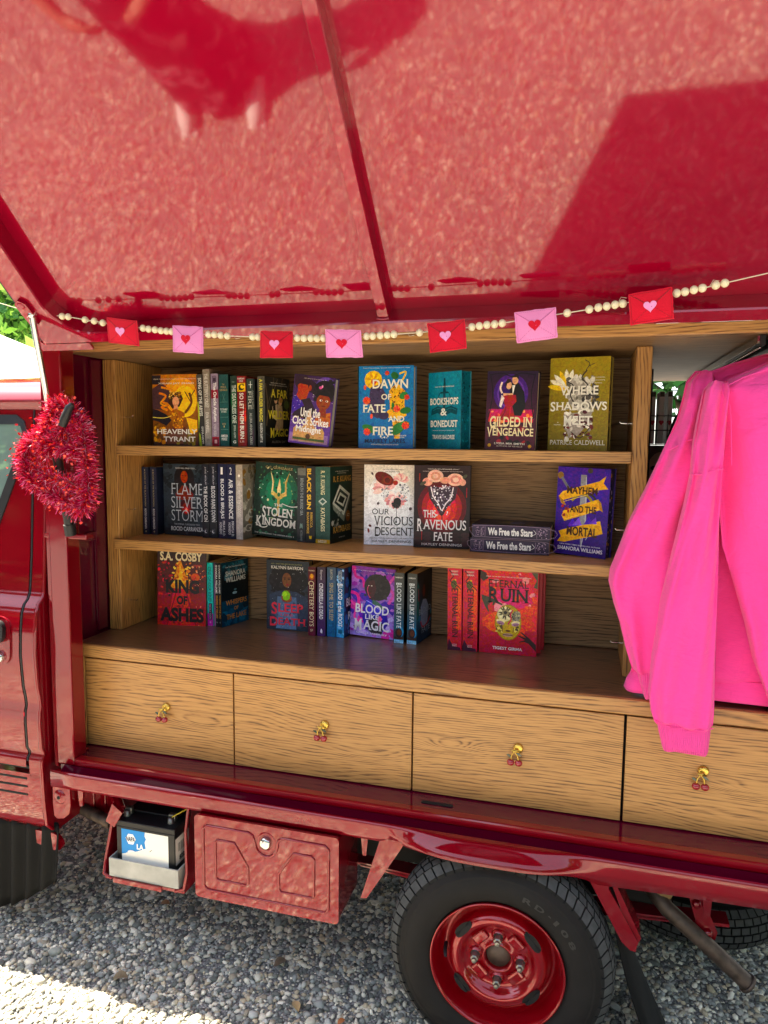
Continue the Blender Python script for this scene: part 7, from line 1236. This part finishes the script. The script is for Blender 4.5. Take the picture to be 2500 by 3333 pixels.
# ================================================================== BATTERY
BT = empty('battery', (-1.362, 1.80, 0.2145), 'black battery with a torn blue and white label sitting in the grey tray', 'battery')
bm_ = MB(); bm_.box(0, 0.205, 0, 0.125, 0, 0.158, None, 0.004); bm_.build('case', M['black'], BT)
bm_ = MB(); bm_.box(-0.003, 0.208, -0.003, 0.128, 0.1585, 0.176, None, 0.003); bm_.box(0.02, 0.185, 0.055, 0.12, 0.1765, 0.183, None, 0.002)
for k in range(4): bm_.box(0.03, 0.19, 0.128 + 0.012 * k, 0.136 + 0.012 * k, 0.185 + 0.006 * k, 0.215 + 0.005 * k, None, 0.002)
bm_.build('lid', M['black'], BT)
lb = MB(); fn = lambda a, q, o_: (0.019 + a, -0.0008 - o_, 0.012 + q); LWd, LHt = 0.165, 0.138
draw(lb, [('r', .0, .0, 1, 1, '#f2efe6'), ('p', [(0, 1), (.51, 1), (.50, .90), (.53, .84), (.50, .76), (.52, .62), (.34, .52), (0, .40)], '#1687d2'), ('p', [(0, .2), (.3, .16), (.6, .12), (1, .05), (1, .0), (0, 0)], '#1778c0'), ('p', [(.09, .79), (.15, .90), (.25, .90), (.31, .79), (.25, .66), (.15, .66)], '#f4f6f4'), ('l', [(.60, .56), (.65, .61)], .012, '#6a6a62')], LWd, LHt, fn)
fit_text(lb, 'NAPA', .105 * LWd, .295 * LWd, .73 * LHt, .84 * LHt, fn, '#1c2a4a', bold=.02, off=.0012)
fit_text(lb, 'LA', .33 * LWd, .48 * LWd, .57 * LHt, .70 * LHt, fn, '#e8eef2', bold=.05, off=.0012)
draw(lb, [('e', .22, .475, .09, .05, '#e8eef2'), ('p', [(.10, .45), (.34, .52), (.34, .40), (.10, .36)], '#f2efe6')], LWd, LHt, lambda a, q, o_: fn(a, q, o_ + .0011))
lb.build('label', M['printc'], BT)
l2 = MB(); f2 = lambda a, q, o_: (0.2055 + o_, 0.004 + a, 0.055 + q)
draw(l2, [('r', 0, 0, 1, 1, '#e4e2da')] + [('r', .18 + .05 * k, .45, .18 + .05 * k + (.028 if k % 3 else .015), .78, '#2a2a2c') for k in range(13)], 0.075, 0.085, f2)
fit_text(l2, '8227', .25 * .075, .78 * .075, .12 * .085, .30 * .085, f2, '#1c1c1e', bold=.05, off=.0012); l2.build('barcode_sticker', M['printc'], BT)
for px, nm in ((0.02, 'a'), (0.175, 'b')):
    t_ = MB(); t_.lathe([(0.011, 0.0), (0.009, 0.018), (0.0, 0.018)], 14, lambda r, a, d: (px + r * math.cos(a), 0.03 + r * math.sin(a), 0.176 + d)); t_.box(px - 0.012, px + 0.012, 0.034, 0.05, 0.176, 0.20, None, 0.003); t_.build('terminal', M['steel'], BT)
cpm = MB(); cpm.tube([(0.005, 0.01, 0.203), (-0.02, 0.03, 0.225), (-0.035, 0.06, 0.25), (-0.03, 0.08, 0.30)], [0.020, 0.018, 0.014, 0.006], 8); cpm.prism([(-0.03, 0.17), (0.0, 0.155), (0.03, 0.205), (-0.005, 0.23)], 0.0, 0.012, lambda a, b, d: (a, d - 0.01, b)); cpm.build('red_terminal_cover', M['red'], BT)
ym = MB(); ym.tube([(0.178, 0.03, 0.195), (0.20, 0.05, 0.205), (0.225, 0.08, 0.215), (0.24, 0.10, 0.235)], 0.0022, 6); ym.build('yellow_wire', plain('yellow_wire', '#d8c23a', 0.5), BT)

# fallen leaves on the gravel
def fallen_leaf(x, y, s, col, rz, label):
    mb = MB(); n = 7
    for i in range(n - 1):
        t0, t1 = i / (n - 1), (i + 1) / (n - 1); w0, w1 = math.sin(math.pi * t0) ** .7 * .32, math.sin(math.pi * t1) ** .7 * .32
        z0, z1 = .12 * math.sin(3 * t0), .12 * math.sin(3 * t1)
        mb.add([(t0, -w0, z0 + w0 * .5), (t0, 0, z0), (t1, 0, z1), (t1, -w1, z1 + w1 * .5), (t0, w0, z0 + w0 * .4), (t1, w1, z1 + w1 * .4)], [(0, 1, 2, 3), (1, 4, 5, 2)], lin(col), True)
    o = mb.build('fallen_leaf', M['leaves']); o.scale = (s * .62, s * .62, s * .62); o.location = (x, y, GZ + 0.010); o.rotation_euler = (0.15, -0.1, rz)
    tag(o, label, 'leaf', 'dry leaves on the gravel')
for a in ((-0.955, 2.10, 0.035, '#d8481c', 1.2, 'small orange leaf on the gravel below the red locker'), (-1.30, 1.68, 0.075, '#7a6a50', 0.3, 'curled brown leaf nearest the sunlit gravel'), (-1.36, 2.02, 0.06, '#8a6a4a', 0.1, 'narrow tan leaf on the gravel below the battery'), (-0.86, 1.86, 0.07, '#6a5a48', 0.8, 'crumpled brown leaf lying in front of the locker'), (-0.72, 1.72, 0.06, '#b89a6c', 2.4, 'pale tan leaf left of the tyre at the bottom edge'), (-0.60, 1.71, 0.04, '#b06a3a', 0.9, 'rust coloured leaf scrap between tan leaf and tyre'), (-0.52, 2.02, 0.05, '#a08c54', 1.9, 'yellowish leaf on the gravel left of the tyre')): fallen_leaf(*a)

# ================================================================== BYSTANDER (stands left of the camera, seen only mirrored in the lid)
def person(x, y, face, label):
    """one continuous skinned body in a patterned dress, facing the truck, one arm raised to the hip"""
    H = 1.66
    J = dict(pel=(0, 0, .93), waist=(0, 0, 1.05), chest=(0, -.01, 1.24), neck=(0, 0, 1.42), head0=(0, .02, 1.50), head1=(0, .025, 1.60),
             shl=(-.165, 0, 1.36), ell=(-.30, .02, 1.12), wrl=(-.20, .14, .98), hal=(-.14, .16, .95), shr=(.165, 0, 1.36), elr=(.33, -.02, 1.14), wrr=(.20, .12, 1.0), har=(.14, .15, .97),
             hil=(-.09, 0, .90), knl=(-.15, .03, .49), anl=(-.19, .04, .08), tol=(-.20, .18, .03), hir=(.09, 0, .90), knr=(.15, .03, .49), anr=(.19, .04, .08), tor=(.20, .18, .03))
    Rd = dict(pel=.15, waist=.115, chest=.135, neck=.055, head0=.075, head1=.088, shl=.062, ell=.042, wrl=.028, hal=.030, shr=.062, elr=.042, wrr=.028, har=.030, hil=.092, knl=.058, anl=.038, tol=.030, hir=.092, knr=.058, anr=.038, tor=.030)
    ed = [('pel', 'waist'), ('waist', 'chest'), ('chest', 'neck'), ('neck', 'head0'), ('head0', 'head1'), ('chest', 'shl'), ('shl', 'ell'), ('ell', 'wrl'), ('wrl', 'hal'), ('chest', 'shr'), ('shr', 'elr'), ('elr', 'wrr'), ('wrr', 'har'), ('pel', 'hil'), ('hil', 'knl'), ('knl', 'anl'), ('anl', 'tol'), ('pel', 'hir'), ('hir', 'knr'), ('knr', 'anr'), ('anr', 'tor')]
    pts = dict(J); E_ = list(ed)
    for s, h, w in ((-1, 'hal', 'wrl'), (1, 'har', 'wrr')):                 # five fingers, thumb from the side of the palm
        hp = Vector(J[h]); d = (hp - Vector(J[w])).normalized(); side = Vector((0, 0, -1)); 
        for f in range(4):
            b = hp + d * .02 + side * (.018 * (f - 1.5)); l = (.062, .07, .066, .052)[f]
            for k in range(3):
                n_ = f'{h}{f}{k}'; pts[n_] = tuple(b + d * l * (k + 1) / 3 + Vector((0, -.008 * k * k, -.004 * k))); Rd[n_] = .0085 - .001 * k; E_.append((h if k == 0 else f'{h}{f}{k-1}', n_))
        for k in range(2): n_ = f'{h}t{k}'; pts[n_] = tuple(hp + Vector((0, 0, .024 + .016 * k)) + d * (.012 + .02 * k)); Rd[n_] = .0095 - .001 * k; E_.append((h if k == 0 else f'{h}t0', n_))
    names = list(pts); ix = {n: i for i, n in enumerate(names)}
    me = bpy.data.meshes.new('body'); me.from_pydata([pts[n] for n in names], [(ix[a], ix[b]) for a, b in E_], [])
    tmp = bpy.data.objects.new('tmp', me); COL.objects.link(tmp); sk = tmp.modifiers.new('s', 'SKIN'); sk.use_smooth_shade = True; sb_ = tmp.modifiers.new('u', 'SUBSURF'); sb_.levels = 2; sb_.render_levels = 2
    for n in names: me.skin_vertices[0].data[ix[n]].radius = (Rd[n], Rd[n] * (.72 if n in ('pel', 'waist', 'chest') else 1))
    me.skin_vertices[0].data[ix['pel']].use_root = True
    dg = bpy.context.evaluated_depsgraph_get(); m2 = bpy.data.meshes.new_from_object(tmp.evaluated_get(dg)); bpy.data.objects.remove(tmp)
    m2.materials.clear(); m2.materials.append(M['skin'])
    p = empty('person', (x, y, GZ), label, 'person', None, (0, 0, R(face))); b = bpy.data.objects.new('body', m2); link(b, p)
    d = MB(); rg = random.Random(2); seg = 40; pr = [(1.40, .10, .075), (1.36, .15, .10), (1.24, .155, .115), (1.05, .128, .10), (.93, .165, .135), (.75, .20, .15), (.5, .235, .15), (.14, .275, .235)]
    vs = [(a * math.cos(6.2832 * k / seg) * (1 + .05 * math.sin(7 * 6.2832 * k / seg) * (1.3 - z)), c * math.sin(6.2832 * k / seg) * (1 + .05 * math.sin(7 * 6.2832 * k / seg) * (1.3 - z)), z) for z, a, c in pr for k in range(seg)]
    for i in range(len(pr) - 1):
        for k in range(seg): d.add([vs[i * seg + k], vs[(i + 1) * seg + k], vs[(i + 1) * seg + (k + 1) % seg], vs[i * seg + (k + 1) % seg]], [(0, 1, 2, 3)], None, True)
    d.build('dress', dress_mat(), p)
    h = MB(); h.ball((0, .005, 1.60), .098, .105, .115); h.ball((0, -.055, 1.47), .085, .05, .15)
    hb = h.build('hair', M['hair'], p)
    f = MB()
    f.ball((0, .075, 1.575), .068, .05, .088); f.ball((0, .128, 1.565), .011, .016, .014); f.ball((-.075, .03, 1.57), .012, .02, .03); f.ball((.075, .03, 1.57), .012, .02, .03); f.build('face', M['skin'], p)
    e = MB()
    for s in (-1, 1): e.ball((s * .028, .118, 1.585), .010, .006, .005)
    e.build('eyes', M['black'], p); m_ = MB(); m_.ball((0, .121, 1.528), .022, .006, .006); m_.build('mouth', M['cherry'], p)
    for s, (tx, ty_) in ((-1, (-.20, .15)), (1, (.20, .15))):
        sh_ = MB(); sh_.ball((tx, ty_, .04), .055, .135, .05); sh_.box(tx - .05, tx + .05, ty_ - .125, ty_ + .13, .0, .022, None, .01); sh_.build('shoe', M['white'], p)
    return p
def dress_mat():
    m, t, b = new_mat('patterned_dress'); tc = N(t, 'ShaderNodeTexCoord'); v = N(t, 'ShaderNodeTexNoise'); v.inputs['Scale'].default_value = 11; v.inputs['Detail'].default_value = 2
    t.links.new(tc.outputs['Object'], v.inputs['Vector']); rp = N(t, 'ShaderNodeValToRGB'); rp.color_ramp.interpolation = 'CONSTANT'; e = rp.color_ramp.elements
    e[0].color = (.012, .013, .02, 1); e[1].position = .56; e[1].color = (.30, .12, .16, 1); x = e.new(.66); x.color = (.5, .35, .35, 1)
    t.links.new(v.outputs['Fac'], rp.inputs[0]); t.links.new(rp.outputs[0], b.inputs['Base Color']); b.inputs['Roughness'].default_value = .9; return m
person(-1.92, 0.30, 0, 'person in a dark patterned dress and white shoes standing on the gravel facing the truck')
